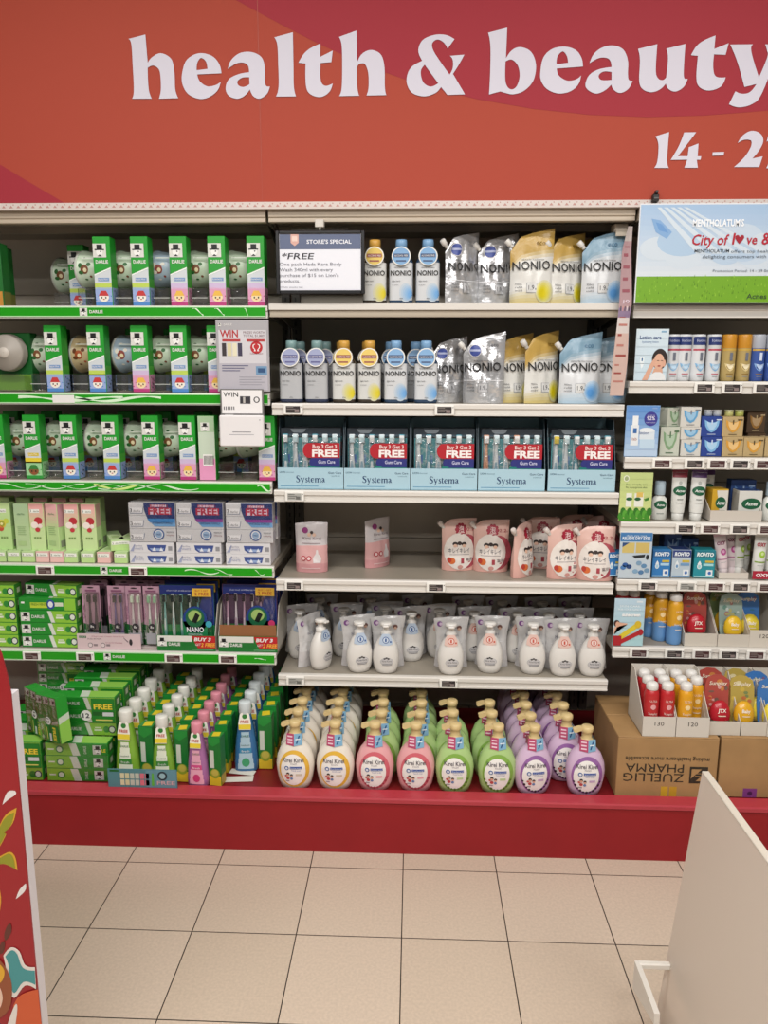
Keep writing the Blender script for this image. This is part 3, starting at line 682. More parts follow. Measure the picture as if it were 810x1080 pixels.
# ---- fourth green shelf: upright fruit cartons over lying ones, white bundles
def fruit_carton(kind):
    w, d, h = .052, .042, .168; m = MB()
    base = {'kiwi': '#b9dc93', 'lychee': '#c6dfa0', 'plain': '#b5cf9b', 'pink': '#bfdc9a'}[kind]
    m.box(-w/2, w/2, -d/2, d/2, 0, h, base, .0012); f = front(-d/2); q = w/2-.0012
    tp = {'kiwi': '#c2dc9c', 'lychee': '#e8a9a6', 'plain': '#a9c39a', 'pink': '#eeb2b6'}[kind]
    for k in range(6):
        c0, c1 = C(tp), C(base); t = k/6
        hexc = '#%02x%02x%02x' % tuple(int(255*((1-t)*int(tp[1+2*i:3+2*i], 16)/255+t*int(base[1+2*i:3+2*i], 16)/255)) for i in range(3))
        m.rect(f, -q, h*(.95-.075*k)-h*.075, q, h*(.95-.075*k)+(.05*h-.001 if k == 0 else 0), hexc)
    fs = side_r(w/2); m.rect(fs, -d*.46, h*.5, d*.46, h*.98, {'lychee': '#d8b2a4', 'pink': '#d49aa6'}.get(kind, '#a4c088')); m.rect(fs, -d*.3, h*.06, d*.3, h*.2, '#8a8f7c', 2)
    if kind in ('kiwi', 'lychee'):
        m.rect(f, -q*.9, h*.80, q*.5, h*.88, '#eef0e8', 2); m.text(f, '3', -q*.75, h*.815, .010, INK, 3, w=.005); m.text(f, 'darlie', q*.05, h*.82, .006, '#4a5a4a', 3, w=.02)
        if kind == 'kiwi':
            for (a, b, r, c) in ((-.006, .56, .015, '#d9c84a'), (-.006, .56, .011, '#8a9a2a'), (.010, .62, .010, '#c4d24a'), (-.010, .46, .010, '#c2503a')): m.disc(f, a, h*b, r, r, c, 2, 16)
            m.disc(f, -.006, h*.56, .005, .005, '#e8e3a4', 4, 10)
        else:
            m.disc(f, .006, h*.63, .015, .014, '#b8303a', 2, 16); m.disc(f, -.008, h*.54, .013, .012, '#f2e4dc', 3, 16); m.disc(f, .012, h*.52, .008, .008, '#eddcd4', 3, 12); m.disc(f, .002, h*.44, .009, .008, '#c23a42', 3, 12)
        for k in range(3): m.rect(f, -.013+k*.009, h*.24, -.006+k*.009, h*.285, '#7d9a5a', 2)
    else:
        m.text(f, 'darlie', 0, h*.76, .008, '#5c7a58', 3, w=.026)
        for k in range(5): m.rect(f, -q*.6, h*(.5-.04*k), q*(.6-.15*(k % 2)), h*(.51-.04*k), '#8fae78', 3)
        m.rect(f, -q*.7, h*.1, q*.5, h*.2, '#a9c88a', 2)
    m.box(-.010, .010, -.006, .006, h, h+.001, '#a9b890')
    return tag(m.build('toothpaste_carton'), '', 'toothpaste carton')
def lying_carton(kind):
    w, d, h = .048, .17, .040; m = MB(); m.box(-w/2, w/2, -d/2, d/2, 0, h, {'green': '#b9d69a', 'pink': '#e3b9b4'}[kind], .0012); f = front(-d/2); q = w/2-.001
    m.rect(f, -q, .001, q, h*.52, '#b9d88e' if kind == 'green' else '#e6bcb4'); m.rect(f, -q*.9, h*.56, q*.9, h*.86, '#eef0e6', 2)
    m.text(f, '3', -q*.74, h*.6, .008, INK, 3, w=.004); m.text(f, 'darlie', q*.1, h*.63, .005, '#5a6a5a', 3, w=.022)
    ft = top(h); m.rect(ft, -q, -d*.48, q, d*.1, '#c9dfaa'); m.rect(ft, -q*.6, -d*.3, q*.6, -d*.1, '#a9c284', 2)
    return tag(m.build('toothpaste_carton'), '', 'toothpaste carton')
z4 = ZL[3]+.001
fg = 'small pale fruit toothpaste cartons'
lab0 = ['at the picture edge', 'under the plain pale green carton', 'under the first lychee carton', 'under the turned pink carton', 'under the second lychee carton', 'under the third lychee carton', 'just before the two loose cartons', 'under the askew carton', 'beside the white bundles']
for k, px in enumerate((0, 15.3, 30.5, 45.5, 60.5, 75.5, 93, 110, 128)):
    y = 2.565+.085; put(lying_carton, ('pink' if k in (3, 4, 7) else 'green',), (spot(px, 2.565, z4), y, z4), 0, f'lying {"pink" if k in (3,4,7) else "pale green"} carton {lab0[k]}', fg)
up = [(5, 'kiwi', 'upright kiwi-printed carton at the picture edge', .0), (24, 'plain', 'upright plain pale green carton between kiwi and lychee cartons', .004), (40, 'lychee', 'upright lychee carton beside the plain green one', 0), (57.5, 'pink', 'upright pink and green carton turned to show its side', -.3), (76.5, 'lychee', 'upright lychee carton, second from the empty gap', 0), (94.5, 'lychee', 'upright lychee carton beside the empty gap', 0)]
for px, kd, lb, rz in up:
    y = 2.605 if kd != 'plain' else 2.598; put(fruit_carton, (kd,), (spot(px, y-.02, z4+.1), y, z4+.0405), rz, lb, fg)
for k, px in enumerate((4, 26, 44, 64, 82, 99)):
    put(fruit_carton, ('lychee' if k in (2, 3, 4) else 'kiwi',), (spot(px+1, 2.66, z4+.15), 2.672, z4+.0405), 0, f'upright fruit carton in the row behind, {nth(k)} from the picture edge', fg, s=(1, 1, 1.06))
put(lying_carton, ('green',), (spot(112, 2.58, z4+.05), 2.662, z4+.0405), .5, 'loose pale green carton lying askew on the low layer', fg)
put(lying_carton, ('green',), (spot(130.5, 2.59, z4+.05), 2.68, z4+.0405), 0, 'loose pale green carton lying straight beside the white bundles', fg)
def white_bundle(kind):
    w, d, h = .164, .05, .141; r = empty('toothpaste_bundle', 'toothpaste multipack')
    for k in range(3): 
        m = MB(); m.box(-w/2, w/2, -d/2, d/2, k*.047+.0004, (k+1)*.047-.0004, '#d3d2d4', .001); f = front(-d/2); z = k*.047
        m.rect(f, -w*.47, z+.010, -w*.2, z+.028, '#e9e8ea'); m.text(f, '3', -w*.45, z+.012, .014, INK, 2, w=.008); m.text(f, 'darlie', -w*.40, z+.013, .008, '#6a6a72', 2, w=w*.16, al='L')
        m.poly(f, [(-w*.47, z+.008), (-w*.2, z+.008), (-w*.17, z+.032), (-w*.18, z+.032), (-w*.21, z+.0095), (-w*.47, z+.0095)], '#5a6a8c', 2)
        m.rect(side_r(w/2), -d*.4, z+.006, d*.4, z+.04, '#b9b9c4'); m.build('carton', r)
    m = MB(); f = lambda x, z, L: (x, -d/2-.0012-L*EPS, z); hi = h-.0008
    acc = '#5a2a8c' if kind == 'violet' else '#2a6fb4'
    m.poly(f, [(-w*.17, hi), (w*.499, hi), (w*.499, h*.40), (w*.05, h*.40), (-.0, h*.46), (-w*.1, h*.60), (-w*.16, h*.8)], '#6fa6d6')
    m.poly(f, [(-w*.17, hi), (w*.499, hi), (w*.499, h*.58), (-w*.09, h*.58), (-w*.16, h*.8)], '#22356e', 2)
    if kind == 'violet': m.poly(f, [(-w*.1, h*.6), (w*.499, h*.6), (w*.499, h*.52), (-w*.06, h*.52)], '#8a3a94', 3)
    else: m.poly(f, [(-w*.1, h*.6), (w*.499, h*.6), (w*.499, h*.5), (-w*.05, h*.5)], '#3d86c4', 3)
    m.rect(f, -w*.05, h*.70, w*.40, h*.86, '#d9c6d6', 3); m.text(f, 'FREE!', w*.18, h*.705, .024, '#b22846', 4, w=w*.5, bold=.05); m.text(f, 'BUY 2 GET 1', w*.16, h*.885, .010, '#b22846', 4, w=w*.38, bold=.02)
    m.rect(f, -w*.02, h*.89, w*.32, h*.95, '#d9c6d6', 3); m.text(f, 'WHITENING FORMULA', w*.22, h*.46, .008, '#22356e', 4, w=w*.44)
    m.disc(f, w*.13, h*.2, .020, .020, '#2c5a9a', 2, 24); m.disc(f, w*.13, h*.2, .016, .016, '#e2e2e6', 3, 24); m.disc(f, w*.13, h*.2, .012, .0125, '#9ab6d4', 4, 20); m.text(f, 'FREE', w*.13, h*.18, .006, '#22356e', 5, w=.015)
    m.text(f, 'PREMIUM', w*.38, h*.24, .005, '#5a5a66', 2, w=.026); m.text(f, 'whitening', w*.38, h*.17, .005, '#8a4a5a', 2, w=.028); m.build('bundle_print', r)
    MB().box(-w/2-.0004, w/2+.0004, -d/2-.0035, -d/2-.0033, 0, h, FILM('bundle_film', .03)).build('shrink_film', r)
    return r
def flat_white_carton():
    w, d, h = .158, .19, .0385; m = MB(); m.box(-w/2, w/2, -d/2, d/2, 0, h, '#d6d5d8', .001); f = front(-d/2)
    m.poly(f, [(-w*.1, h*.76), (w*.34, h*.76), (w*.30, h*.2), (w*.18, h*.1), (-w*.0, h*.1), (-w*.08, h*.35)], '#3c4f8c'); m.poly(f, [(-w*.04, h*.45), (w*.29, h*.45), (w*.25, h*.2), (w*.02, h*.2)], '#8fa4cc', 2)
    for a in (.02, .18): m.poly(f, [(w*a, h*.2), (w*(a+.09), h*.2), (w*(a+.045), h*.55)], '#dfe2ea', 3)
    m.rect(f, w*.38, h*.25, w*.47, h*.65, '#8f8f94', 2); m.text(f, 'darlie', -w*.3, h*.6, .006, '#8a8aa0', 2, w=w*.2); m.text(f, 'WHITE', -w*.28, h*.3, .008, '#8a8fae', 2, w=w*.2)
    m.poly(f, [(-w*.48, h*.15), (-w*.4, h*.15), (-w*.36, h*.8), (-w*.38, h*.8)], '#9aa0bc', 2)
    return tag(m.build('toothpaste_carton'), '', 'toothpaste carton')
wh = ['beside the pale green cartons', 'between its two neighbours', 'by the white shelves']
for k, px in enumerate((161.5, 211.5, 263.5)):
    X = spot(px, 2.562, z4+.08)
    put(white_bundle, ('blue' if k == 0 else 'violet',), (X, 2.591, z4+.0785), 0, f'white three-carton bundle with free sticker {wh[k]}', 'white toothpaste bundles')
    put(white_bundle, ('blue' if k == 0 else 'violet',), (X+.004, 2.66, z4+.0785), 0, f'white bundle hidden behind the front one {wh[k]}', 'white toothpaste bundles')
    for j in range(2):
        put(flat_white_carton, (), (spot(px-1.5, 2.562, z4+.03), 2.660, z4+j*.039), 0, f'flat white carton, {"upper" if j else "lower"} of the two under the bundle {wh[k]}', 'flat white cartons')

# ---- lowest green shelf: stacked cartons, brush cards in a tray, brush multipacks
z5 = ZL[4]+.001
def green_print(m, f, w, h, z, var, L=1):
    q = w/2-.001; zc = z+h/2
    if var == 'rev':
        m.rect(f, -q, z+.001, -w*.04, z+h-.001, LIME, L); m.poly(f, [(-w*.06, z+.001), (w*.06, z+.001), (-w*.0, z+h-.001), (-w*.12, z+h-.001)], '#d5dccf', L+1)
        m.disc(f, -w*.27, zc, h*.3, h*.3, '#3a8a3a', L+1, 14); m.disc(f, -w*.27, zc, h*.2, h*.2, '#d9e2d0', L+2, 12); m.rect(f, -w*.46, zc-h*.06, -w*.36, zc+h*.06, '#e2e6da', L+1)
        hatman(m, f, w*.34, zc, h*.72, L+1); m.text(f, 'DARLIE', w*.16, zc-h*.02, h*.22, WHITE, L+1, w=h*.62, rot=PI/2); return
    m.poly(f, [(w*.12, z+.001), (q, z+.001), (q, z+h-.001), (w*.06, z+h-.001)] if var != 'thin' else [(w*.3, z+.001), (q, z+.001), (q, z+h-.001), (w*.3, z+h-.001)], LIME, L)
    if var == 'thin':
        m.rect(f, -w*.3, zc-h*.3, w*.0, zc+h*.15, '#b9cf3a', L); m.text(f, 'FRESH MINT', -w*.15, zc-h*.1, h*.2, DGRN, L+1, w=w*.26); m.disc(f, w*.06, zc, h*.34, h*.4, '#2a4a9a', L, 14); m.disc(f, w*.06, zc, h*.2, h*.25, '#dfe4ea', L+1, 12)
        m.rect(f, w*.12, zc-h*.16, w*.28, zc+h*.16, '#d5dcc4', L); m.rect(f, -w*.46, zc+h*.05, -w*.40, zc+h*.2, WHITE, L); return
    m.poly(f, [(w*.05, z+.001), (w*.12, z+.001), (w*.06, z+h-.001), (-w*.01, z+h-.001)], '#d8ddd2', L+1)
    hatman(m, f, -w*.40, zc, h*.74, L+1); m.text(f, 'DARLIE', -w*.18, zc-h*.12, h*.26, WHITE, L+1, w=w*.22, bold=.02)
    m.rect(f, w*.14, zc-h*.14, w*.27, zc+h*.02, '#e0e6d2', L+2); m.rect(f, w*.15, zc+h*.08, w*.25, zc+h*.18, '#dfe5c8', L+2)
    m.disc(f, w*.34, zc, h*.24, h*.26, '#2f8a35', L+2, 14); m.disc(f, w*.43, zc, h*.28, h*.30, '#2b3a4a', L+2, 14); m.disc(f, w*.43, zc, h*.2, h*.22, '#d9e0d4', L+3, 12)
def green_carton(var):
    w, d, h = .208, .05, .0455; m = MB(); m.box(-w/2, w/2, -d/2, d/2, 0, h, '#1d8a2a', .001); green_print(m, front(-d/2), w, h, 0, var)
    ft = top(h); m.poly(ft, [(w*.1, -d*.48), (w*.49, -d*.48), (w*.49, d*.48), (w*.05, d*.48)], '#86b84a'); m.poly(ft, [(w*.03, -d*.48), (w*.1, -d*.48), (w*.05, d*.48), (-w*.02, d*.48)], '#c8d2c2', 2)
    fs = side_r(w/2); m.rect(fs, -d*.46, .002, d*.46, h-.002, '#3f8a2c'); m.rect(fs, -d*.2, h*.3, d*.2, h*.7, '#cfd8b8', 2)
    return tag(m.build('toothpaste_carton'), '', 'toothpaste carton')
lv = ['bottom', 'second from the bottom', 'middle', 'fourth', 'top']
for k in range(5):
    X = spot(52.5, 2.566, z5+.05)
    kw = dict(rz=-.16) if k == 4 else {}
    put(green_carton, ('thin' if k == 3 else 'std',), (X+(.012 if k == 4 else 0), 2.595+(.018 if k == 4 else 0), z5+k*.0465), kw.get('rz', 0), f'green and lime toothpaste carton, {lv[k]} of the pile beside the brush cards', 'piled green cartons on the lowest green shelf')
    put(green_carton, ('std',), (spot(20, 2.566, z5+.05)-.106, 2.595, z5+k*.0465), 0, f'green and lime toothpaste carton, {lv[k]} of the pile at the picture edge', 'piled green cartons on the lowest green shelf')
    if k < 4: put(green_carton, ('std',), (X-.01, 2.65, z5+k*.0465), 0, f'green carton behind the pile beside the brush cards, {lv[k]} one', 'piled green cartons on the lowest green shelf')
def brush(col, head, grip, L=.17):
    m = MB(); m.tube([(0, 0, 0), (0, -.002, .02), (0, -.003, .05), (0, -.001, .09), (0, 0, .12), (0, 0, .142)], [.0042, .0058, .0062, .0045, .0032, .0028], M(col, .3), 8)
    m.box(-.0056, .0056, -.003, .002, .140, .170, M(col, .3), .0015); m.box(-.0048, .0048, -.012, -.003, .143, .167, M(head, .7), .001)
    m.tube([(0, -.0045, .03), (0, -.006, .05), (0, -.004, .08)], [.003, .0042, .0026], M(grip, .5), 8)
    return m
def brush_card(kind):
    w, h = .066, .222; r = empty('toothbrush_pack', 'toothbrush pack')
    m = MB(); m.box(-w/2, w/2, 0, .002, 0, h, '#c79db2'); f = front(0)
    m.poly(f, [(-w*.49, .001), (w*.49, .001), (w*.49, h*.40), (0, h*.32), (-w*.49, h*.36)], '#14602a'); m.rect(f, -w*.3, h*.90, w*.3, h*.93, '#8f5a78'); m.disc(f, 0, h*.965, .012, .003, '#3a2a32', 1, 12)
    m.text(f, 'DARLIE', -w*.3, h*.18, .009, WHITE, 2, w=.034, rot=PI/2); m.text(f, 'SLIM CARE', -w*.38, h*.55, .006, '#8a3a62', 2, w=.05, rot=PI/2)
    m.build('backing_card', r)
    for k, x in enumerate((-.004, .018)):
        c = {'dark': ('#3a2f3c', '#1b181c', '#2f2a33'), 'violet': ('#6a5a8c', '#1f1b22', '#4a3f66'), 'pale': ('#d9d2d2', '#cfe0c9', '#b9b2b6'), 'mint': ('#e4e6e2', '#8fc49a', '#7fb08a')}[kind]
        brush(c[0], c[1], c[2]).build('toothbrush', r, (x, -.006, .022))
    m = MB(); m.rect(lambda x, z, L: (x, -.020-L*EPS, z), -.016, .012, .030, .052, '#9a9aa0'); m.disc(lambda x, z, L: (x, -.020-L*EPS, z), .007, .075, .013, .013, '#2c2a30', 1, 16); m.text(lambda x, z, L: (x, -.020-L*EPS, z), '8x', .007, .07, .010, WHITE, 2, w=.013)
    m.build('blister_print', r)
    MB().box(-.018, .032, -.019, 0, .008, .2, CLEAR, .004).build('blister', r)
    return r
tr = empty('display_tray', 'tray'); xa, xb = spot(83, YF, z5), spot(168, YF, z5); tr.location = (0, 0, z5); tag(tr, 'low pale pink card tray holding the pink toothbrush cards')
MB().box(xa, xb, 2.575, 2.86, 0, .003, '#c9bcb8').build('tray_floor', tr)
for x in (xa, xb-.002): MB().prism_x([(2.575, .003), (2.86, .003), (2.86, .15), (2.70, .06), (2.575, .05)], x, x+.002, '#2a6a35').build('tray_wall', tr)
m = MB(); xt = spot(149, YF, z5); m.box(xa-.004, xt, 2.558, 2.561, 0, .058, '#d3bcc0'); f = front(2.558); wd = xt-xa
m.rect(f, xa+.004, .042, xa+.03, .050, DGRN); m.text(f, 'DARLIE', xa+.017, .0435, .005, WHITE, 2, w=.022); m.text(f, 'Charcoal Clean Slim Soft', xa+.11, .047, .004, '#a04a6a', 1, w=.12)
m.text(f, 'DUAL ACTION', xa+.06, .037, .005, '#5a3a4a', 1, w=.05)
for a in (.044, .09): m.disc(f, xa+a, .016, .009, .009, '#6a6468', 1, 16); m.disc(f, xa+a, .016, .007, .007, '#d9c9cc', 2, 14); m.rect(f, xa+a+.012, .012, xa+a+.026, .020, '#8a7a80')
m.disc(f, xa+.192, .028, .006, .012, '#2a262c', 1, 16); m.poly(f, [(xa+.165, .045), (xa+.168, .045), (xa+.184, .030), (xa+.180, .028)], '#7a6a72'); m.text(f, 'for gentle brushing', xa+.13, .024, .004, '#a04a6a', 1, w=.06)
m.build('tray_front', tr)
bl = [(97, 'dark', 'with two black-headed brushes by the green cartons'), (124, 'violet', 'with two violet brushes'), (142.5, 'pale', 'with two pale brushes beside the violet ones'), (160, 'mint', 'with mint-headed brushes next to the teal multipack')]
for px, kd, lb in bl:
    for j in range(3):
        y = 2.600+j*.075; row = ['', ' in the second row', ' in the back row'][j]
        put(brush_card, (kd,), (spot(px, 2.6, z5+.15), y, z5+.004), 0, f'pink brush card {lb}{row}', 'pink toothbrush cards in the tray')
def multipack(kind):
    w, h = .198, .232; r = empty('toothbrush_multipack', 'toothbrush multipack')
    m = MB(); m.box(-w/2, w/2, 0, .002, 0, h, '#1a4a3a' if kind == 'teal' else '#5a3a5e'); f = front(0)
    m.rect(f, -w*.49, h*.84, w*.49, h-.001, '#1d2f78'); m.text(f, 'charcoal antibacterial', -w*.12, h*.90, .006, '#c9cfe6', 2, w=w*.5)
    m.rect(f, -w*.49, .001, w*.49, h*.36, '#1f8a4a'); m.poly(f, [(w*.1, h*.36), (w*.49, h*.36), (w*.49, h*.84), (w*.3, h*.84)], '#223a86', 2); m.build('backing_card', r)
    for k in range(5):
        c = ('#7fbdb6', '#14201f', '#d9e6e2') if kind == 'teal' else ('#c9a4bc', '#241820', '#e9e0e6')
        c = (c[0], c[1], c[2]) if k % 2 == 0 else (c[2], c[1], c[0])
        brush(*c).build('toothbrush', r, (-w*.40+k*.030, -.006, .03))
    MB().box(-w*.47, w*.47, -.018, 0, .008, h*.86, CLEAR, .005).build('blister', r)
    m = MB(); f = lambda x, z, L: (x, -.0186-L*EPS, z); X = w*.16
    m.disc(f, X, h*.47, .044, .050, '#1c3a80', 1, 28); m.rect(f, X-.044, h*.18, X+.044, h*.44, '#1a7a4a', 1); m.disc(f, X, h*.50, .034, .036, '#16603c', 2, 24); m.disc(f, X, h*.53, .024, .022, '#9ab86a', 3, 18)
    m.add([f(X+a, h*.50+b, 4) for a, b in ((-.012, -.014), (.004, -.020), (.018, .010), (.004, .020))], [(0, 1, 2, 3)], '#0c1410')
    m.text(f, 'NANO', X, h*.27, .020, '#e6e8f0', 5, w=.062, bold=.03); m.text(f, 'CHARCOAL', X, h*.22, .007, '#cfd6e0', 5, w=.052)
    m.disc(f, w*.41, h*.4, .012, .012, '#3aa0b8' if kind == 'teal' else '#c83a6a', 3, 16); m.build('round_badge', r)
    m = MB(); f = lambda x, z, L: (x, -.0192-L*EPS, z); X = w*.3; m.box(X-.034, X+.034, -.0192, -.0186, h*.84, h*.97, '#d9ae3c', .0002)
    m.text(f, 'BUY 3 GET', X, h*.92, .007, '#a02a2a', 1, w=.046); m.text(f, '2 FREE', X, h*.86, .011, '#a02a2a', 1, w=.05, bold=.02); m.build('yellow_badge', r)
    return r
def promo_tray(kind):
    w, d, h = .212, .24, .058; r = empty('display_tray', 'tray'); c = '#c7c4bd' if kind == 'teal' else '#8f5f3c'
    MB().box(-w/2, w/2, -d/2, d/2, 0, .002, c).build('tray_floor', r)
    for x in (-w/2, w/2-.002): MB().prism_x([(-d/2, .002), (d/2, .002), (d/2, .2), (-d/2+.05, .16), (-d/2+.01, h+.02), (-d/2, h)], x, x+.002, M('#b9b4aa', .6)).build('tray_wall', r)
    m = MB(); m.box(-w/2, w/2, -d/2-.002, -d/2, 0, h, '#16702c'); f = front(-d/2-.002)
    if kind != 'teal': m.box(-w/2+.004, w/2-.004, -d/2+.004, -d/2+.006, .002, h+.04, '#8f5f3c')
    m.poly(f, [(-w*.49, h*.6), (w*.1, h*.6), (w*.1, h-.001), (-w*.49, h-.001)], '#dcdcd6'); hatman(m, f, -w*.41, h*.6, .034, 2); m.text(f, 'DARLIE', -w*.2, h*.34, .012, WHITE, 2, w=w*.2, bold=.03)
    m.poly(f, [(w*.1, h-.001), (w*.5, h-.001), (w*.5, h*.2), (w*.2, h*.2), (w*.14, h*.6)], '#b81e26', 2); m.text(f, 'BUY 3', w*.28, h*.66, .013, WHITE, 3, w=w*.28, bold=.05, sl=.2); m.text(f, 'GET', w*.2, h*.36, .009, WHITE, 3, w=w*.09, sl=.2); m.text(f, '2 FREE', w*.37, h*.3, .014, '#e8a63c', 3, w=w*.24, bold=.05, sl=.2)
    m.rect(f, w*.1, h*.1, w*.46, h*.13, '#8ac49a', 2); m.build('tray_front', r)
    return r
for px, kd, lb in ((197.5, 'teal', 'teal'), (262.5, 'rose', 'rose')):
    X = spot(px, 2.56, z5+.03)
    put(promo_tray, (kd,), (X, 2.678, z5), 0, f'green-fronted card tray with red offer corner holding {lb} brush multipacks', 'brush multipack trays')
    for j in range(3):
        y = 2.592+j*.06+(.02 if kd == 'rose' else 0)
        put(multipack, (kd,), (X-.001, y, z5+.003), 0, f'{lb} five-brush multipack with blue round badge, {["in front", "behind the front one", "deepest in its tray"][j]}', 'brush multipacks')

# ---- base deck, green side: bundles of cartons
zd = DECK+.001
def carton_bundle(var):
    w, d, h = .216, .052, .141; r = empty('toothpaste_bundle', 'toothpaste multipack')
    for k in range(3):
        m = MB(); z = k*.047; m.box(-w/2, w/2, -d/2, d/2, z+.0004, z+.0466, '#22932c', .001)
        if var == 'rev': green_print(m, front(-d/2), w, .0462, z, 'rev')
        else: green_print(m, front(-d/2), w, .0462, z, 'std')
        fs = side_r(w/2); m.rect(fs, -d*.44, z+.004, d*.44, z+.043, '#2f7a2c'); m.rect(fs, -d*.2, z+.014, d*.2, z+.034, '#c2ccb0', 2)
        if k == 2:
            ft = top(z+.0466); m.poly(ft, [(w*.08, -d*.48), (w*.49, -d*.48), (w*.49, d*.48), (w*.0, d*.48)], '#8cc450'); m.poly(ft, [(-w*.06, -d*.48), (w*.08, -d*.48), (w*.02, d*.48), (-w*.12, d*.48)], '#c5d2c0', 2)
        m.build('carton', r)
    m = MB(); f = lambda x, z, L: (x, -d/2-.0028-L*EPS, z)
    if var == 'std':
        m.rect(f, w*.12, h*.35, w*.495, h*.97, '#1d7a26'); m.text(f, 'FREE', w*.31, h*.70, .019, '#e2c93a', 2, w=w*.3, bold=.05); m.rect(f, w*.14, h*.53, w*.48, h*.63, '#17591e', 2); m.rect(f, w*.3, h*.52, w*.47, h*.62, '#c9cfd0', 3)
        m.rect(f, w*.18, h*.4, w*.45, h*.43, '#d9cf6a', 2); m.disc(f, w*.03, h*.53, .019, .019, '#e3e4e0', 3, 24); m.text(f, '12', w*.03, h*.47, .017, '#16202c', 4, w=.024, bold=.03)
    else: m.rect(f, w*.40, h*.7, w*.49, h*.95, '#1d7a26'); m.text(f, 'LE', w*.445, h*.78, .012, '#e2c93a', 2, w=w*.06, bold=.03)
    m.build('bundle_sticker', r)
    MB().box(-w/2-.0004, w/2+.0004, -d/2-.0026, -d/2-.0024, 0, h, FILM('bundle_film', .05)).build('shrink_film', r)
    return r
BG = 'green twelve-hour toothpaste bundles on the red base'
dp = ['front', 'second', 'third', 'fourth', 'fifth', 'sixth']
X1 = spot(86, 2.37, .25)
for j in range(5):
    put(carton_bundle, ('rev',), (X1, 2.376+j*.082, zd), 0, f'green and lime bundle, {dp[j]} in the lower row beside the green bottles', BG)
    put(carton_bundle, ('std',), (X1+.012, 2.432+j*.082, zd+.142), 0, f'green bundle with yellow sticker, {dp[j]} in the upper row beside the green bottles', BG)
X0 = X1-.232
for j in range(4):
    put(carton_bundle, ('std',), (X0, 2.376+j*.082, zd), 0, f'green bundle with yellow free sticker, {dp[j]} in the row beside the red standee', BG)
for j in range(2):
    for q in range(3): put(carton_bundle, ('std',), (X0+.03, 2.72+.075*j, zd+.1235*q), 0, f'{["bottom", "middle", "topmost"][q]} bundle in the {["nearer", "farther"][j]} tall pile at the back beside the red standee', BG, s=.87)
for j, (px, y, a, dz) in enumerate(((47, 2.425, -.62, 0.), (60, 2.365, -.55, 0.))):
    X = spot(px, y, .40); put(carton_bundle, ('std',), (X-.05, y+.02, zd+.142+.086), a, f'bundle stood on end and leaning across the pile, {["rear", "nearer"][j]} one', BG, ry=PI/2-.10*j, s=(.74, .80, .84))

# mouthwash bottle and carton pairs
def mouthwash_pair(kind):
    r = empty('mouthwash_pair', 'mouthwash bottle')
    liq, lab, cap = {'green': ('#7fae3a', '#e4ead6', '#dcdcd4'), 'pink': ('#a0689c', '#dfa3b8', '#d78a9a'), 'blue': ('#3a6fa0', '#a9c6d4', '#c9d2d4')}[kind]
    prof = [(.034, 0, .022), (.038, .004, .025), (.0385, .03, .025), (.034, .09, .023), (.027, .145, .02), (.0195, .185, .0175), (.017, .198, .0165)]
    MB().lathe(prof, M(liq, .15), 24, e=3.).build('bottle_body', r)
    MB().lathe([(.0195, .196), (.0205, .199), (.0205, .232), (.0185, .237), (.001, .2375)], M(cap, .4), 22, cap=False).build('cap', r)
    m = MB(); fm = wrap(prof, e=3.)
    for k in range(7):
        z0, z1 = .012+k*.018, .030+k*.018; ww = .026-.0022*k
        m.rect(fm, -ww, z0, ww-.0, z1, lab if k not in (2, 3) else ({'green': '#3f8a3a', 'pink': '#c94a82', 'blue': '#3a8ab0'}[kind] if k == 3 else lab), 1, 6, 1)
    m.disc(fm, 0, .035, .013, .015, {'green': '#d9c98a', 'pink': '#c23a72', 'blue': '#3f9a6a'}[kind], 2, 14); m.text(fm, 'DARLIE', 0, .122, .007, DGRN, 3, w=.024); m.text(fm, 'fresh', 0, .070, .008, WHITE, 3, w=.026); m.text(fm, 'mouthwash', 0, .092, .005, '#4a6a5a', 3, w=.028)
    m.build('bottle_label', r)
    m = MB(); f = lambda x, z, L: (x, -.0255+(z-.15)*.12-L*EPS, z); m.add([f(a, b, 0) for a, b in ((-.019, .148), (.019, .148), (.020, .168), (.015, .200), (0, .210), (-.015, .200), (-.020, .168))], [tuple(range(7))], '#eceade')
    m.rect(f, -.0195, .150, .0195, .166, '#e2cc3a'); m.text(f, 'FREE', 0, .171, .009, '#b8322c', 2, w=.027, bold=.03); m.disc(f, 0, .192, .008, .008, '#2f7a35', 1, 14); m.build('neck_tag', r)
    w, d, h = .046, .04, .186; m = MB(); m.box(-w/2, w/2, -d/2, d/2, 0, h, '#16702c', .001); f = front(-d/2); q = w/2-.001
    m.poly(f, [(-q, h*.86), (-q*.2, h*.80), (q, h*.9), (q, h-.002), (-q, h-.002)], '#1f8a35'); m.rect(f, -q*.8, h*.36, -q*.1, h*.72, '#c5ccc0', 1); m.rect(f, -q, .001, q, h*.20, '#d3b52c', 1); m.disc(f, 0, h*.25, q*.8, h*.1, '#8a9a2c', 2, 16); m.disc(f, 0, h*.27, q*.6, h*.07, '#b9ae4a', 3, 14)
    m.rect(side_r(w/2), -d*.45, .002, d*.45, h*.22, '#b89a2c'); m.rect(side_r(w/2), -d*.45, h*.22, d*.45, h*.34, '#3f7a2c')
    ft = top(h); m.rect(ft, -q, -d*.48, q, d*.48, '#2a8a3a'); m.poly(ft, [(-q*.4, -d*.48), (q*.8, -d*.3), (q*.5, d*.46), (-q*.6, d*.3)], '#dcc82c', 2)
    m.build('toothpaste_carton', r, (.064, .012, 0), -.10)
    return r
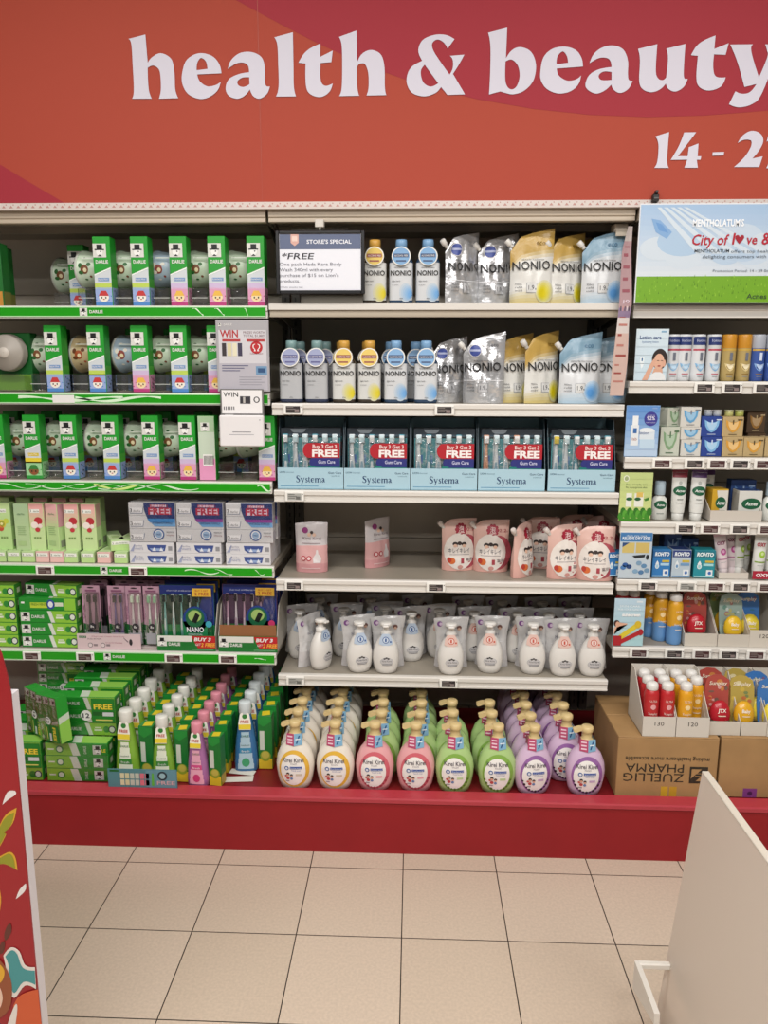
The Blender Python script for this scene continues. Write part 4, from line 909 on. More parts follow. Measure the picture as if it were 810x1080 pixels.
cols = [('green', 138, 2.365, 6, .086, 'the column by the green bundles', 1.1), ('green', 175, 2.365, 6, .082, 'the middle green column', 1.02), ('pink', 212, 2.352, 7, .080, 'the pink column', .96), ('blue', 262, 2.46, 6, .082, 'the blue column', 1.08)]
for kd, px, y0, n, sp, lb, scl in cols:
    X = spot(px, y0, .25)
    for j in range(n):
        put(mouthwash_pair, (kd,), (X+random.uniform(-.004, .004), y0+j*sp, zd), random.uniform(-.08, .08) if kd != 'blue' else .1, f'{kd} mouthwash and carton pair, {"foremost" if j == 0 else nth(j)+" back" if j < n-1 else "rearmost"} in {lb}', 'mouthwash and toothpaste pairs', s=scl)
# teal card leaning on the lip, loose papers
t = empty('shelf_card', 'price card'); tag(t, 'teal promotion card standing on the red lip before the mouthwash')
a = at_y(116.5, 832, 2.30); b = at_y(188, 812, 2.30); t.location = ((a[0]+b[0])/2, 2.298, .2035); w = b[0]-a[0]; h = .066
MB().box(-w/2, w/2, 0, .002, 0, h, '#4f8088').build('card_board', t)
m = MB(); f = front(0)
m.rect(f, w*.05, .001, w*.49, h-.001, '#5f8a98'); m.rect(f, -w*.47, h*.84, -w*.34, h*.95, DGRN)
for k, c in enumerate(('#cfc9a4', '#c9c39a', '#b9bcae', '#b9bcae', '#cf6a7a', '#cf6a7a')): 
    for j in range(2): m.rect(f, -w*.32+k*w*.072, h*(.12+.36*j), -w*.262+k*w*.072, h*(.42+.36*j), c, 1)
m.poly(f, [(w*.13, h*.12), (w*.17, h*.12), (w*.165, h*.8), (w*.14, h*.8)], '#5aa83a', 2)
m.disc(f, w*.29, h*.66, w*.07, w*.07, '#22303a', 2, 20); m.disc(f, w*.29, h*.66, w*.045, w*.045, '#8fb0b8', 3, 16); m.text(f, 'FREE', w*.34, h*.18, .014, '#c9a0a4', 2, w=w*.26, bold=.02); m.build('card_print', t)
for k, (px, py, a, sz) in enumerate(((252, 826, .1, (.10, .035)), (256, 819, -.15, (.09, .03)))):
    p = at_z(px, py, zd); o = MB().box(-sz[0]/2, sz[0]/2, -sz[1]/2, sz[1]/2, 0, .0015, '#d6d2c8').build('paper_slip', None, (p[0], p[1]+.02, zd+.0018*k), a)
    tag(o, ['white paper slip lying on the red base before the blue mouthwash', 'second white slip lying crosswise under the blue mouthwash bottles'][k], 'paper')

def mixc(a, b, t): return '#%02x%02x%02x' % tuple(int((1-t)*int(a[1+2*i:3+2*i], 16)+t*int(b[1+2*i:3+2*i], 16)) for i in range(3))

# ================================================================ MIDDLE BAY
# ---- hanging sign
sg = empty('hanging_sign', 'sign'); tag(sg, 'black-framed store special sign hanging at the top of the middle bay')
a = at_y(290.5, 311, 2.515); b = at_y(383, 243, 2.515); cx, w, h = (a[0]+b[0])/2, b[0]-a[0], b[2]-a[2]
sg.location = (cx, 2.515, a[2])
m = MB()
for x0, x1, z0, z1 in ((-w/2, -w/2+.012, 0, h), (w/2-.012, w/2, 0, h), (-w/2+.012, w/2-.012, 0, .012), (-w/2+.012, w/2-.012, h-.010, h)): m.box(x0, x1, -.005, .009, z0, z1, M('#17171a', .3), .002)
m.build('sign_frame', sg)
m = MB(); m.box(-w/2+.011, w/2-.011, 0, .004, .011, h-.009, M('#e6e8f0', .35)); f = front(0); q = w/2-.013; hi = h-.011
m.rect(f, -q, hi-.046, q, hi, '#5b6684'); m.text(f, "STORE'S SPECIAL", w*.10, hi-.029, .0125, '#eef0f6', 2, w=w*.50, bold=.02)
m.poly(f, [(-w*.33, hi), (-w*.24, hi), (-w*.24, hi-.026), (-w*.285, hi-.036), (-w*.33, hi-.026)], '#d6a79c', 2); m.rect(f, -w*.315, hi-.022, -w*.255, hi-.006, '#e6cabf', 3)
m.text(f, '*FREE', -w*.44, h*.555, .019, '#2f2f38', 2, w=w*.36, al='L', bold=.01, sl=.22)
for k, t in enumerate(('One pack Hada Kara Body', 'Wash 340ml with every', "purchase of $15 on Lion's", 'products.')):
    m.text(f, t, -w*.46, h*(.45-.088*k), .0105, '#6a6b76', 2, w=w*(.70, .60, .665, .225)[k], al='L')
m.text(f, 'While stocks last', -w*.46, h*.10, .005, '#8a8b96', 2, w=w*.26, al='L'); m.build('sign_face', sg)
m = MB(); m.box(-.016, .012, .0, .03, h+.010, h+.034, '#cfcac2', .002); m.box(-.003, .002, .003, .008, h-.002, h+.012, '#b9b4ac'); m.tube([(-.09, .004, h+.004), (.09, .004, h+.004)], .002, M('#55504a', .3, .6), 8); m.build('hanger_clip', sg)
for k in range(4): m = None
# white tag bracket at the other end of the canopy
a = at_y(653, 238, 2.60); m = MB(); m.box(a[0]-.022, a[0]+.022, 2.59, 2.64, a[2]-.015, 2.049, '#a99e90', .003).box(a[0]-.018, a[0]+.018, 2.587, 2.59, a[2]-.030, a[2]-.008, '#b9ae9e', .001)
tag(m.build('shelf_bracket'), 'beige plastic bracket under the canopy above the blue pouch', 'bracket')

# ---- mouthwash bottles
def neck_badge(m, f, c, ring, txt):
    m.disc(f, 0, .150, .031, .031, ring, 0, 28); m.disc(f, 0, .150, .0275, .0275, c, 1, 28); m.rect(f, -.024, .146, .024, .158, txt, 2); m.text(f, 'ALCOHOL FREE', 0, .1485, .006, ring, 3, w=.042); m.rect(f, -.016, .132, .016, .137, txt, 2)
def nonio_bottle(kind):
    r = empty('mouthwash_bottle', 'mouthwash bottle')
    cap, body, spl, bd, tx = {'dark': ('#7f9f9f', '#2c3550', None, '#8b92b4', '#4a4a80'), 'yellow': ('#cf9f48', '#3a3026', '#d9c92a', '#d6b850', '#8a3a24'), 'blue': ('#7fa9d0', '#2c4460', '#6fa6dc', '#6f9cc6', '#24406a')}[kind]
    prof = [(.036, 0, .028), (.039, .003, .031), (.0395, .011, .032), (.0395, .131, .032), (.037, .138, .030), (.026, .155, .024), (.0175, .166, .0175), (.0165, .172, .0165)]
    MB().lathe(prof, M(body, .12), 64, e=4.5).build('bottle_body', r)
    m = MB(); m.lathe([(.0165, .172), (.0185, .1725), (.0188, .196), (.0175, .205), (.014, .2055), (.001, .2056)], M(cap, .35), 26, cap=False)
    m.lathe([(.0192, .1725), (.0195, .176), (.0192, .179), (.0186, .179)], M(cap, .4), 26, cap=False); m.build('cap', r)
    m = MB(); fm = wrap(prof, e=4.5); lab = {'dark': '#b3b5b8', 'yellow': '#cfd0cd', 'blue': '#cdd0d3'}[kind]; q = .0385
    m.rect(fm, -q, .012, q, .130, lab, 1, 28, 12)
    if spl: 
        [m.disc(fm, .0375-.0215*(1-.13*k), .036-.001*k, .0215*(1-.13*k), .030*(1-.13*k), mixc(lab, spl, .16*(k+1)), 2+.25*k, 20, 4) for k in range(6)]
    m.text(fm, 'NONIO', 0, .090, .016, '#101014', 4, w=.068, bold=.025); m.text(fm, 'MEDICATED MOUTHWASH', 0, .112, .004, '#6a6b70', 3, w=.044)
    m.text(fm, 'light herb' if kind != 'dark' else 'clear mint', -.016, .070, .005, '#3a3b40', 3, w=.026); m.text(fm, 'no alcohol', -.019, .058, .004, '#6a6b70', 3, w=.02); m.text(fm, '600mL', .002, .016, .004, '#3a3b40', 4, w=.012)
    m.build('bottle_label', r)
    m = MB(); fb = lambda x, z, L: (x, -.0345+(z-.15)*.25-L*EPS, z); neck_badge(m, fb, bd, '#dcdad2', tx)
    m.build('neck_badge', r)
    return r
MW = 'round-shouldered mouthwash bottles'
def mw(si, px, kind, y, lab, rz=0.): put(nonio_bottle, (kind,), (spot(px, y-.03, ZM[si]+.1), y, ZM[si]+.001), rz, lab, MW)
mw(0, 393.5, 'yellow', 2.600, 'yellow-capped mouthwash bottle beside the hanging store special sign'); mw(0, 421.5, 'blue', 2.600, 'blue-capped mouthwash bottle beside the lone yellow one on the top shelf'); mw(0, 449.8, 'blue', 2.600, 'blue-capped mouthwash bottle beside the foil pouches on the top shelf')
for px, kd, lb in ((305.5, 'dark', 'dark bottle with teal cap at the shelf end by the win poster'), (332.5, 'dark', 'dark bottle with teal cap beside the yellow-capped ones'), (361.5, 'yellow', 'yellow-capped bottle beside the dark ones on the second white shelf'), (388.5, 'yellow', 'yellow-capped bottle beside the blue-capped ones on the second white shelf'), (416.5, 'blue', 'blue-capped bottle beside the yellow-capped ones on the second white shelf'), (448.5, 'blue', 'blue-capped bottle by the foil pouches on the second white shelf')):
    mw(1, px, kd, 2.598, lb)
for px, kd, lb in ((314.5, 'dark', 'dark bottle standing behind the one at the shelf end'), (342, 'dark', 'dark bottle standing behind its dark neighbour beside the yellow caps'), (359, 'yellow', 'yellow-capped bottle behind the first yellow one'), (386, 'yellow', 'yellow-capped bottle behind the second yellow one'), (411, 'blue', 'blue-capped bottle behind the first blue one'), (437.5, 'blue', 'blue-capped bottle behind and beside the one by the foil pouches')):
    mw(1, px, kd, 2.690, lb)

# ---- refill pouches
def pouch_shape(W, H, T, slant, waist=0., cut=0., seed=0, foil=.0012):
    rnd = random.Random(seed); ph = [rnd.uniform(0, 6) for _ in range(4)]
    def ht(u): return H*(1+slant*u-.02*abs(u)-(cut*max(0, -u-.55)))
    def wd(v): return W/2*(.965+.035*min(1, v*6)-waist*math.sin(PI*min(1, v*1.05)))
    def th(u, v):
        a = T/2*(max(1-u*u, 0)**.55)*((1-v)**.62)*(.8+.2*min(1, v*5))+.0012
        return a+(foil*(math.sin(5*u+9*v+ph[0])+.6*math.sin(11*u-7*v+ph[1])+.5*math.sin(3*u+17*v+ph[2])))*max(0, 1-abs(u)**3)*min(1, v*5)*min(1, (1-v)*6)
    return ht, wd, th
def pouch_mesh(m, shp, colf, rough, metal, nu=16, nv=22, bump=0.):
    ht, wd, th = shp
    for sgn in (-1, 1):
        base = []
        for j in range(nv+1):
            for i in range(nu+1):
                u, v = -1+2*i/nu, j/nv
                t = 0. if abs(u) > .999 else th(u, v)
                base.append((u*wd(v), sgn*t, v*ht(u)))
        for j in range(nv):
            fs = [(j*(nu+1)+i, j*(nu+1)+i+1, (j+1)*(nu+1)+i+1, (j+1)*(nu+1)+i) for i in range(nu)]
            b = len(m.v)
            rows = base[j*(nu+1):(j+2)*(nu+1)]
            m.add(rows, [(i, i+1, nu+2+i, nu+1+i) if sgn < 0 else (i, nu+1+i, nu+2+i, i+1) for i in range(nu)], M(colf((j+.5)/nv), rough, metal, bump=bump, bscale=70), True)
    n = nu+1
    bot = [(u*wd(0), -th(u, 0) if abs(u) < .999 else 0, 0) for u in [-1+2*i/nu for i in range(n)]]+[(u*wd(0), th(u, 0) if abs(u) < .999 else 0, 0) for u in [-1+2*i/nu for i in range(n)]]
    m.add(bot, [(i, n+i, n+i+1, i+1) for i in range(nu)], M(colf(0), rough, metal))
def pouch_map(shp):
    ht, wd, th = shp
    def fm(x, z, L):
        u = 0
        for _ in range(3):
            v = min(max(z/ht(u), 0), 1); u = max(-.98, min(.98, x/wd(v)))
        return (x, -th(u, v)-.0008-L*EPS*1.4, z)
    return fm
def spout(r, x, z, col, a=.6):
    m = MB(); d = Vector((-math.sin(a), 0, math.cos(a))); p = Vector((x, 0, z)); m.tube([p, p+d*.012], .0065, M('#c9c6c0', .35), 12); m.tube([p+d*.010, p+d*.013, p+d*.028, p+d*.030], [.008, .0095, .0095, .008], M(col, .35), 14); m.build('spout_cap', r)
def mouth_pouch(kind, seed):
    r = empty('refill_pouch', 'refill pouch'); W, H, T = .140, .222, .056; shp = pouch_shape(W, H, T, .085, .025, .34, seed, .0050 if kind == 'silver' else .0024)
    sil = kind == 'silver'
    if sil: colf = lambda v: '#c3c4c7' if v > .34 else '#d2d3d5'
    elif kind == 'gold': colf = lambda v: mixc('#dcdcd8', '#bb9a50', min(1, max(0, (v-.62)/.14))) if v > .3 else mixc('#d0bc74', '#dcdcd8', min(1, v/.22))
    else: colf = lambda v: mixc('#d9dcdf', '#7c9db2', min(1, max(0, (v-.64)/.14))) if v > .3 else mixc('#b0cce0', '#d9dcdf', min(1, v/.22))
    m = MB(); pouch_mesh(m, shp, colf, .24 if sil else .28, .55 if sil else .0, bump=.22 if sil else .10); fm = pouch_map(shp)
    m.text(fm, 'NONIO', -W*.03, H*.48, .028, '#101013', 7, w=W*.86, bold=.015, rot=.03); m.text(fm, 'MEDICATED MOUTHWASH', .0, H*.615, .005, '#5f6065' if not sil else '#3a3b40', 3, w=W*.5)
    m.rect(fm, -W*.14, H*.16, W*.10, H*.30, '#6a6c70' if sil else '#8a8c90', 1, 6, 4); m.rect(fm, -W*.132, H*.164, W*.092, H*.296, '#b9babd' if sil else '#d2d3d2', 2, 6, 4); m.text(fm, '1.9', -W*.03, H*.20, .015, '#303136', 3, w=W*.13); m.text(fm, 'x', W*.068, H*.20, .008, '#303136', 3)
    for k in range(3): m.text(fm, ('950mL', 'refill', 'mild')[k], -W*.31, H*(.27-.045*k), .006, '#54555a', 3, w=W*.16)
    if sil:
        m.rect(fm, -W*.48, H*.335, W*.48, H*.345, '#e2e3e6', 1, 12, 1); m.disc(fm, -W*.22, H*.78, .021, .021, '#d8d8da', 1, 20, 3); m.disc(fm, -W*.22, H*.78, .0185, .0185, '#3f4f96', 2, 20, 3); m.rect(fm, -W*.34, H*.77, -W*.10, H*.80, '#aab2d2', 3, 6, 1); m.text(fm, 'eco', W*.24, H*.84, .013, '#55565c', 2, w=W*.17)
    else:
        sp = '#d7c81e' if kind == 'gold' else '#5c9ad6'
        for k in range(6): m.disc(fm, W*(.28-.01*k), H*(.18-.004*k), .030*(1-.13*k), .036*(1-.13*k), mixc('#d6d6cc' if kind == 'gold' else '#ccd8e2', sp, .18*(k+1)), 2+.3*k, 20, 4)
        m.text(fm, 'eco', W*.18, H*.83, .016, '#8a6a20' if kind == 'gold' else '#3f6f92', 2, w=W*.22)
    m.build('pouch_body', r)
    spout(r, -W*.455, H*.80, '#d9d7d2', .75)
    return r
PG = 'mouthwash refill pouches'
def mp(si, px, kind, y, rz, lab, seed=0, sc=1.):
    put(mouth_pouch, (kind, seed), (spot(px, y-.02, ZM[si]+.1), y, ZM[si]+.001), rz, lab, PG, s=sc)
T0, T1 = 'on the top white shelf', 'on the second white shelf'
mp(0, 486, 'silver', 2.612, .62, f'silver foil pouch beside the blue-capped bottle {T0}', 1); mp(0, 524, 'silver', 2.655, .24, f'silver foil pouch beside the gold pouches {T0}', 1)
mp(0, 560, 'gold', 2.606, .05, f'gold and white pouch beside the silver foil ones {T0}', 2, 1.02); mp(0, 597, 'gold', 2.640, .45, f'gold and white pouch beside the blue one {T0}', 2); mp(0, 636, 'blue', 2.612, .0, f'blue and white pouch by the pink hanging strip {T0}', 3)
mp(0, 604, 'gold', 2.76, .1, f'gold pouch in the row behind {T0}', 2); mp(0, 568, 'gold', 2.76, .0, f'gold pouch in the row behind, nearer the foil ones {T0}', 2)
mp(1, 473, 'silver', 2.66, .35, f'dim silver foil pouch beside the blue-capped bottle {T1}', 1, .95); mp(1, 510, 'silver', 2.606, -.05, f'bright crinkled silver foil pouch {T1}', 4)
mp(1, 543, 'gold', 2.66, .45, f'gold and white pouch beside the bright foil one {T1}', 2); mp(1, 571, 'gold', 2.628, .55, f'gold and white pouch beside the blue ones {T1}', 2, 1.03); mp(1, 612, 'blue', 2.610, .06, f'blue and white pouch, larger in view of two {T1}', 3); mp(1, 641, 'blue', 2.69, .05, f'blue and white pouch half behind another {T1}', 3)
mp(1, 560, 'gold', 2.78, .1, f'gold pouch in the dim back row {T1}', 2); mp(1, 610, 'blue', 2.78, .1, f'blue pouch in the dim back row {T1}', 3)

# ---- pink strip of coupons hanging at the bay end
stp = empty('hanging_coupon_strip', 'hanging strip'); tag(stp, 'long pink printed plastic strip hanging at the end of the middle bay')
stp.location = (0, 0, 0)
pa = [at_y(661, 237, 2.505), at_y(655, 262, 2.505), at_y(652, 318, 2.505), at_y(650, 335, 2.505), at_y(645, 380, 2.505), at_y(642.5, 416, 2.505)]
pb = [at_y(666, 237, 2.51), at_y(664.5, 262, 2.51), at_y(665, 318, 2.51), at_y(662, 335, 2.51), at_y(661, 380, 2.51), at_y(657, 416, 2.51)]
def strip_pt(t, u, L=0):
    k = min(int(t*5), 4); q = t*5-k; a = Vector(pa[k]).lerp(Vector(pa[k+1]), q); b = Vector(pb[k]).lerp(Vector(pb[k+1]), q); p = a.lerp(b, u); p.y += .004*math.sin(7*t+u)-L*EPS; return p
m = MB(); n = 24; vs = [tuple(strip_pt(j/n, u)) for j in range(n+1) for u in (0, .5, 1)]+[(strip_pt(j/n, u)+Vector((0, .0012, 0)))[:] for j in range(n+1) for u in (0, .5, 1)]
o_ = 3*(n+1)
for j in range(n):
    t = j/n; c = '#a8888c' if .1 < t < .42 else ('#84708c' if .42 <= t < .58 else ('#cfc6c2' if t < .66 else '#cbb0a6'))
    if t <= .1: c = '#b9aeaa'
    m.add([vs[3*j+i] for i in range(6)]+[vs[o_+3*j+i] for i in range(6)], [(0, 1, 4, 3), (1, 2, 5, 4), (6, 9, 10, 7), (7, 10, 11, 8), (0, 3, 9, 6), (2, 8, 11, 5), (0, 6, 7, 1), (1, 7, 8, 2), (3, 4, 10, 9), (4, 5, 11, 10)], c)
sf = lambda x, z, L: tuple(strip_pt(1-z, x, L))
for k in range(5): m.rect(sf, .12+.17*k, .50, .12+.17*k+.08, .56, ('#3a2c30', '#c58a80', '#5a3a3c', '#d2c4be', '#40302f')[k])
for k in range(8): m.rect(sf, .15, .08+.048*k, .85-.2*(k % 3), .09+.048*k, '#9a4a44' if k % 2 else '#b87a70')
for k in range(5): m.rect(sf, .2, .64+.045*k, .8-.15*(k % 2), .652+.045*k, '#8f4a56')
m.text(sf, 'J9', .5, .595, .018, '#d9c9d6', 2, w=.6); m.build('strip_film', stp)

# ---- toothbrush display boxes
_SY = {}
def systema(m, f):
    """the display boxes' serif word, thick and thin strokes with slab serifs"""
    K = '#1d3a66'; z0 = .024; u = .00222
    if 'p' not in _SY:
        S = []
        def st(*pts): S.append(pts)
        # strokes: list of (x, y, half width) in letter units
        st((5.6, 9.0, .3), (4.6, 10, .4), (3.1, 10.3, .45), (1.4, 9.4, .7), (1.1, 7.9, .9), (2.6, 6.2, 1.0), (4.6, 4.7, 1.0), (5.4, 2.9, .9), (4.8, 1.1, .7), (3.1, .3, .45), (1.4, .7, .4), (.6, 1.9, .3)); st((5.8, 10.2, .2), (5.6, 7.8, .2)); st((.5, .4, .2), (.7, 3.0, .2))
        x = 7.2; st((x+.9, 6.6, .8), (x+3.2, .6, .8)); st((x+5.2, 6.6, .35), (x+3.2, .6, .4), (x+2.2, -2.0, .45), (x+.9, -2.6, .7)); st((x, 6.75, .28), (x+2.2, 6.75, .28)); st((x+4.3, 6.75, .28), (x+6.2, 6.75, .28))
        x = 14.2; st((x+3.6, 5.4, .3), (x+2.9, 6.4, .4), (x+1.7, 6.4, .5), (x+.9, 5.2, .7), (x+2.0, 3.8, .75), (x+3.4, 2.6, .75), (x+3.4, 1.1, .6), (x+2.2, .3, .45), (x+1.0, .6, .4), (x+.4, 1.6, .3))
        x = 18.8; st((x+1.3, 8.6, .5), (x+1.3, 1.6, .85), (x+2.1, .5, .6), (x+3.4, .9, .3)); st((x, 6.6, .3), (x+3.3, 6.6, .3))
        x = 22.8; st((x+.9, 3.7, .3), (x+5.0, 3.7, .3), (x+4.6, 5.6, .6), (x+3.0, 6.5, .45), (x+1.3, 5.5, .7), (x+.7, 3.4, .95), (x+1.4, 1.3, .8), (x+3.1, .4, .5), (x+5.0, 1.4, .3))
        x = 29.0
        for k in range(3): st((x+1.4+3.7*k, 6.3, .8), (x+1.4+3.7*k, .3, .85)); st((x+.2+3.7*k, .25, .25), (x+2.6+3.7*k, .25, .25))
        st((x+.1, 6.5, .28), (x+1.4, 6.5, .3))
        for k in range(2): st((x+1.6+3.7*k, 4.6, .3), (x+2.8+3.7*k, 6.1, .45), (x+4.3+3.7*k, 6.2, .6), (x+5.1+3.7*k, 5.0, .8))
        x = 39.6; st((x+.8, 5.2, .4), (x+1.8, 6.4, .45), (x+3.3, 6.2, .6), (x+3.9, 4.8, .85), (x+3.9, 1.4, .85), (x+5.4, .5, .35)); st((x+3.8, 3.9, .35), (x+1.7, 3.0, .5), (x+.8, 1.7, .8), (x+1.7, .5, .55), (x+3.8, 1.6, .35))
        _SY['p'] = S
    for S in _SY['p']:
        n = len(S); L, R = [], []
        for i, p in enumerate(S):
            a, b = S[max(i-1, 0)], S[min(i+1, n-1)]; dx, dy = b[0]-a[0], b[1]-a[1]; q = math.hypot(dx, dy) or 1
            L.append(((p[0]-dy/q*p[2]-22.5)*u, z0+(p[1]+dx/q*p[2])*u)); R.append(((p[0]+dy/q*p[2]-22.5)*u, z0+(p[1]-dx/q*p[2])*u))
        m.add([f(*p, 1) for p in L]+[f(*p, 1) for p in R], [(i, n+i, n+i+1, i+1) for i in range(n-1)], K)
def brush_display(v):
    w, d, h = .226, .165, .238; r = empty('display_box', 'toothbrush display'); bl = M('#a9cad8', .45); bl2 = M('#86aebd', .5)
    m = MB(); m.box(-w/2, w/2, -d/2, -d/2+.003, 0, .074, bl); f = front(-d/2)
    systema(m, f); 
    m.text(f, 'LION', -w*.47, .056, .006, '#30506a', 1, w=.020, al='L', bold=.02); m.text(f, 'dental', -w*.37, .056, .005, '#6a8a9c', 1, w=.026, al='L'); m.text(f, 'Gum Care', w*.47, .054, .007, '#2a3f60', 1, w=.045, al='R', bold=.01); m.text(f, 'toothbrush', w*.45, .045, .004, '#4a6a80', 1, w=.03, al='R')
    m.rect(f, -w*.46, .010, w*.12, .0125, '#5f93b4'); m.rect(f, -w*.5, .001, w*.5, .004, '#8fb6c6'); m.build('tray_front', r)
    for x in (-w/2, w/2-.002): MB().prism_x([(-d/2+.003, 0), (d/2, 0), (d/2, h), (-d/2+.06, h), (-d/2+.003, .074)], x, x+.002, M('#2f4a58', .4)).build('tray_wall', r)
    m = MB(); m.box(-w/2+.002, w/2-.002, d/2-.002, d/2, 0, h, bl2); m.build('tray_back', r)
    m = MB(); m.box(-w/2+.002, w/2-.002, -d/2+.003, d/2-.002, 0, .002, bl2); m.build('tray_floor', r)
    return r
def brush_pack(v):
    w, h = .206, .205; r = empty('toothbrush_multipack', 'toothbrush multipack'); rnd = random.Random(v)
    m = MB(); m.box(-w/2, w/2, 0, .002, 0, h, '#27313a'); f = front(0); m.rect(f, -w*.49, .001, w*.49, h*.84, '#4f98a0'); m.rect(f, -w*.49, h*.86, w*.49, h*.9, '#41525e', 1)
    for k in range(6): m.rect(f, -w*.47+k*.034, .002, -w*.47+k*.034+.009, h*.80, '#cbdde4', 1.5); m.rect(f, -w*.40+k*.034, h*.42, -w*.40+k*.034+.010, h*.56, ('#3f6fb0', '#5f8fc0', '#b9c9d4')[k % 3], 1.5)  # pale stripes: paper inserts plus blister highlights painted into the card
    m.add([f(a*w, b*h, 1) for a, b in ((-.34, .985), (-.08, .985), (-.10, .945), (-.14, .92), (-.28, .92), (-.32, .945))], [tuple(range(6))], '#7a838a'); m.build('backing_card', r)
    for k in range(6):
        c = ('#dfe6ea', '#cfe4ea', '#8fb0c0') if (k+v) % 3 else (('#5f9fb0', '#e2e6e8', '#d9e2e6') if v != 3 else ('#d9a48a', '#e6e6e6', '#c98a6a'))
        if v == 4: c = (c[0], '#d9c44a' if k == 0 else c[1], c[2])
        brush(*c).build('toothbrush', r, (-w*.42+k*.034, -.006, .012)).scale = (1.7, 1, 1.02)
    MB().box(-w*.48, w*.48, -.019, 0, .004, h*.88, FILM('blister_crinkle', .20, rough=.12, bump=.8), .006).build('blister', r)
    m = MB(); f = lambda x, z, L: (x, -.0198-L*EPS, z)
    X0 = -w*.02; m.poly(f, [(X0+.02, h*.36), (w*.49, h*.36), (w*.49, h*.66), (X0+.02, h*.66)], '#2a2f78', 2.2); m.rect(f, X0-.004, h*.12, w*.49, h*.38, '#187a72', 1.6)
    m.poly(f, [(X0+.0, h*.51), (w*.49, h*.51), (w*.49, h*.76), (X0+.0, h*.76)], '#b01f2c', 3); m.disc(f, X0, h*.635, .021, h*.125, '#b01f2c', 4, 20); m.disc(f, X0+.03, h*.44, .03, h*.1, '#2a2f78', .4, 18)
    m.text(f, 'Buy 3 Get 3', w*.24, h*.675, .0125, '#efd9d6', 5, w=w*.40, bold=.03); m.text(f, 'FREE', w*.24, h*.535, .024, '#f3ecea', 5, w=w*.42, bold=.06); m.text(f, 'Gum Care', w*.27, h*.42, .012, '#cdd0ea', 4, w=w*.28, bold=.02); m.rect(f, X0+.01, h*.24, w*.40, h*.26, '#7ac0b4', 3); m.build('offer_print', r)
    return r
pos = ['at the shelf end beside the green gift packs', 'second from the green gift packs', 'in the middle of the row', 'second from the green leaflet card', 'at the shelf end beside the green leaflet card']
for k, px in enumerate((327, 397.3, 468, 539.5, 613.5)):
    X = spot(px, 2.56, ZM[2]+.04)
    put(brush_display, (0,), (X, 2.648, ZM[2]+.001), 0, f'pale blue toothbrush display box {pos[k]}', 'pale blue toothbrush display boxes')
    for j in range(2):
        put(brush_pack, (k if j == 0 else 0,), (X, 2.592+j*.07, ZM[2]+.004), 0, f'{["front", "rear"][j]} six-brush pack of the display {pos[k]}', 'six-brush packs in the display boxes')

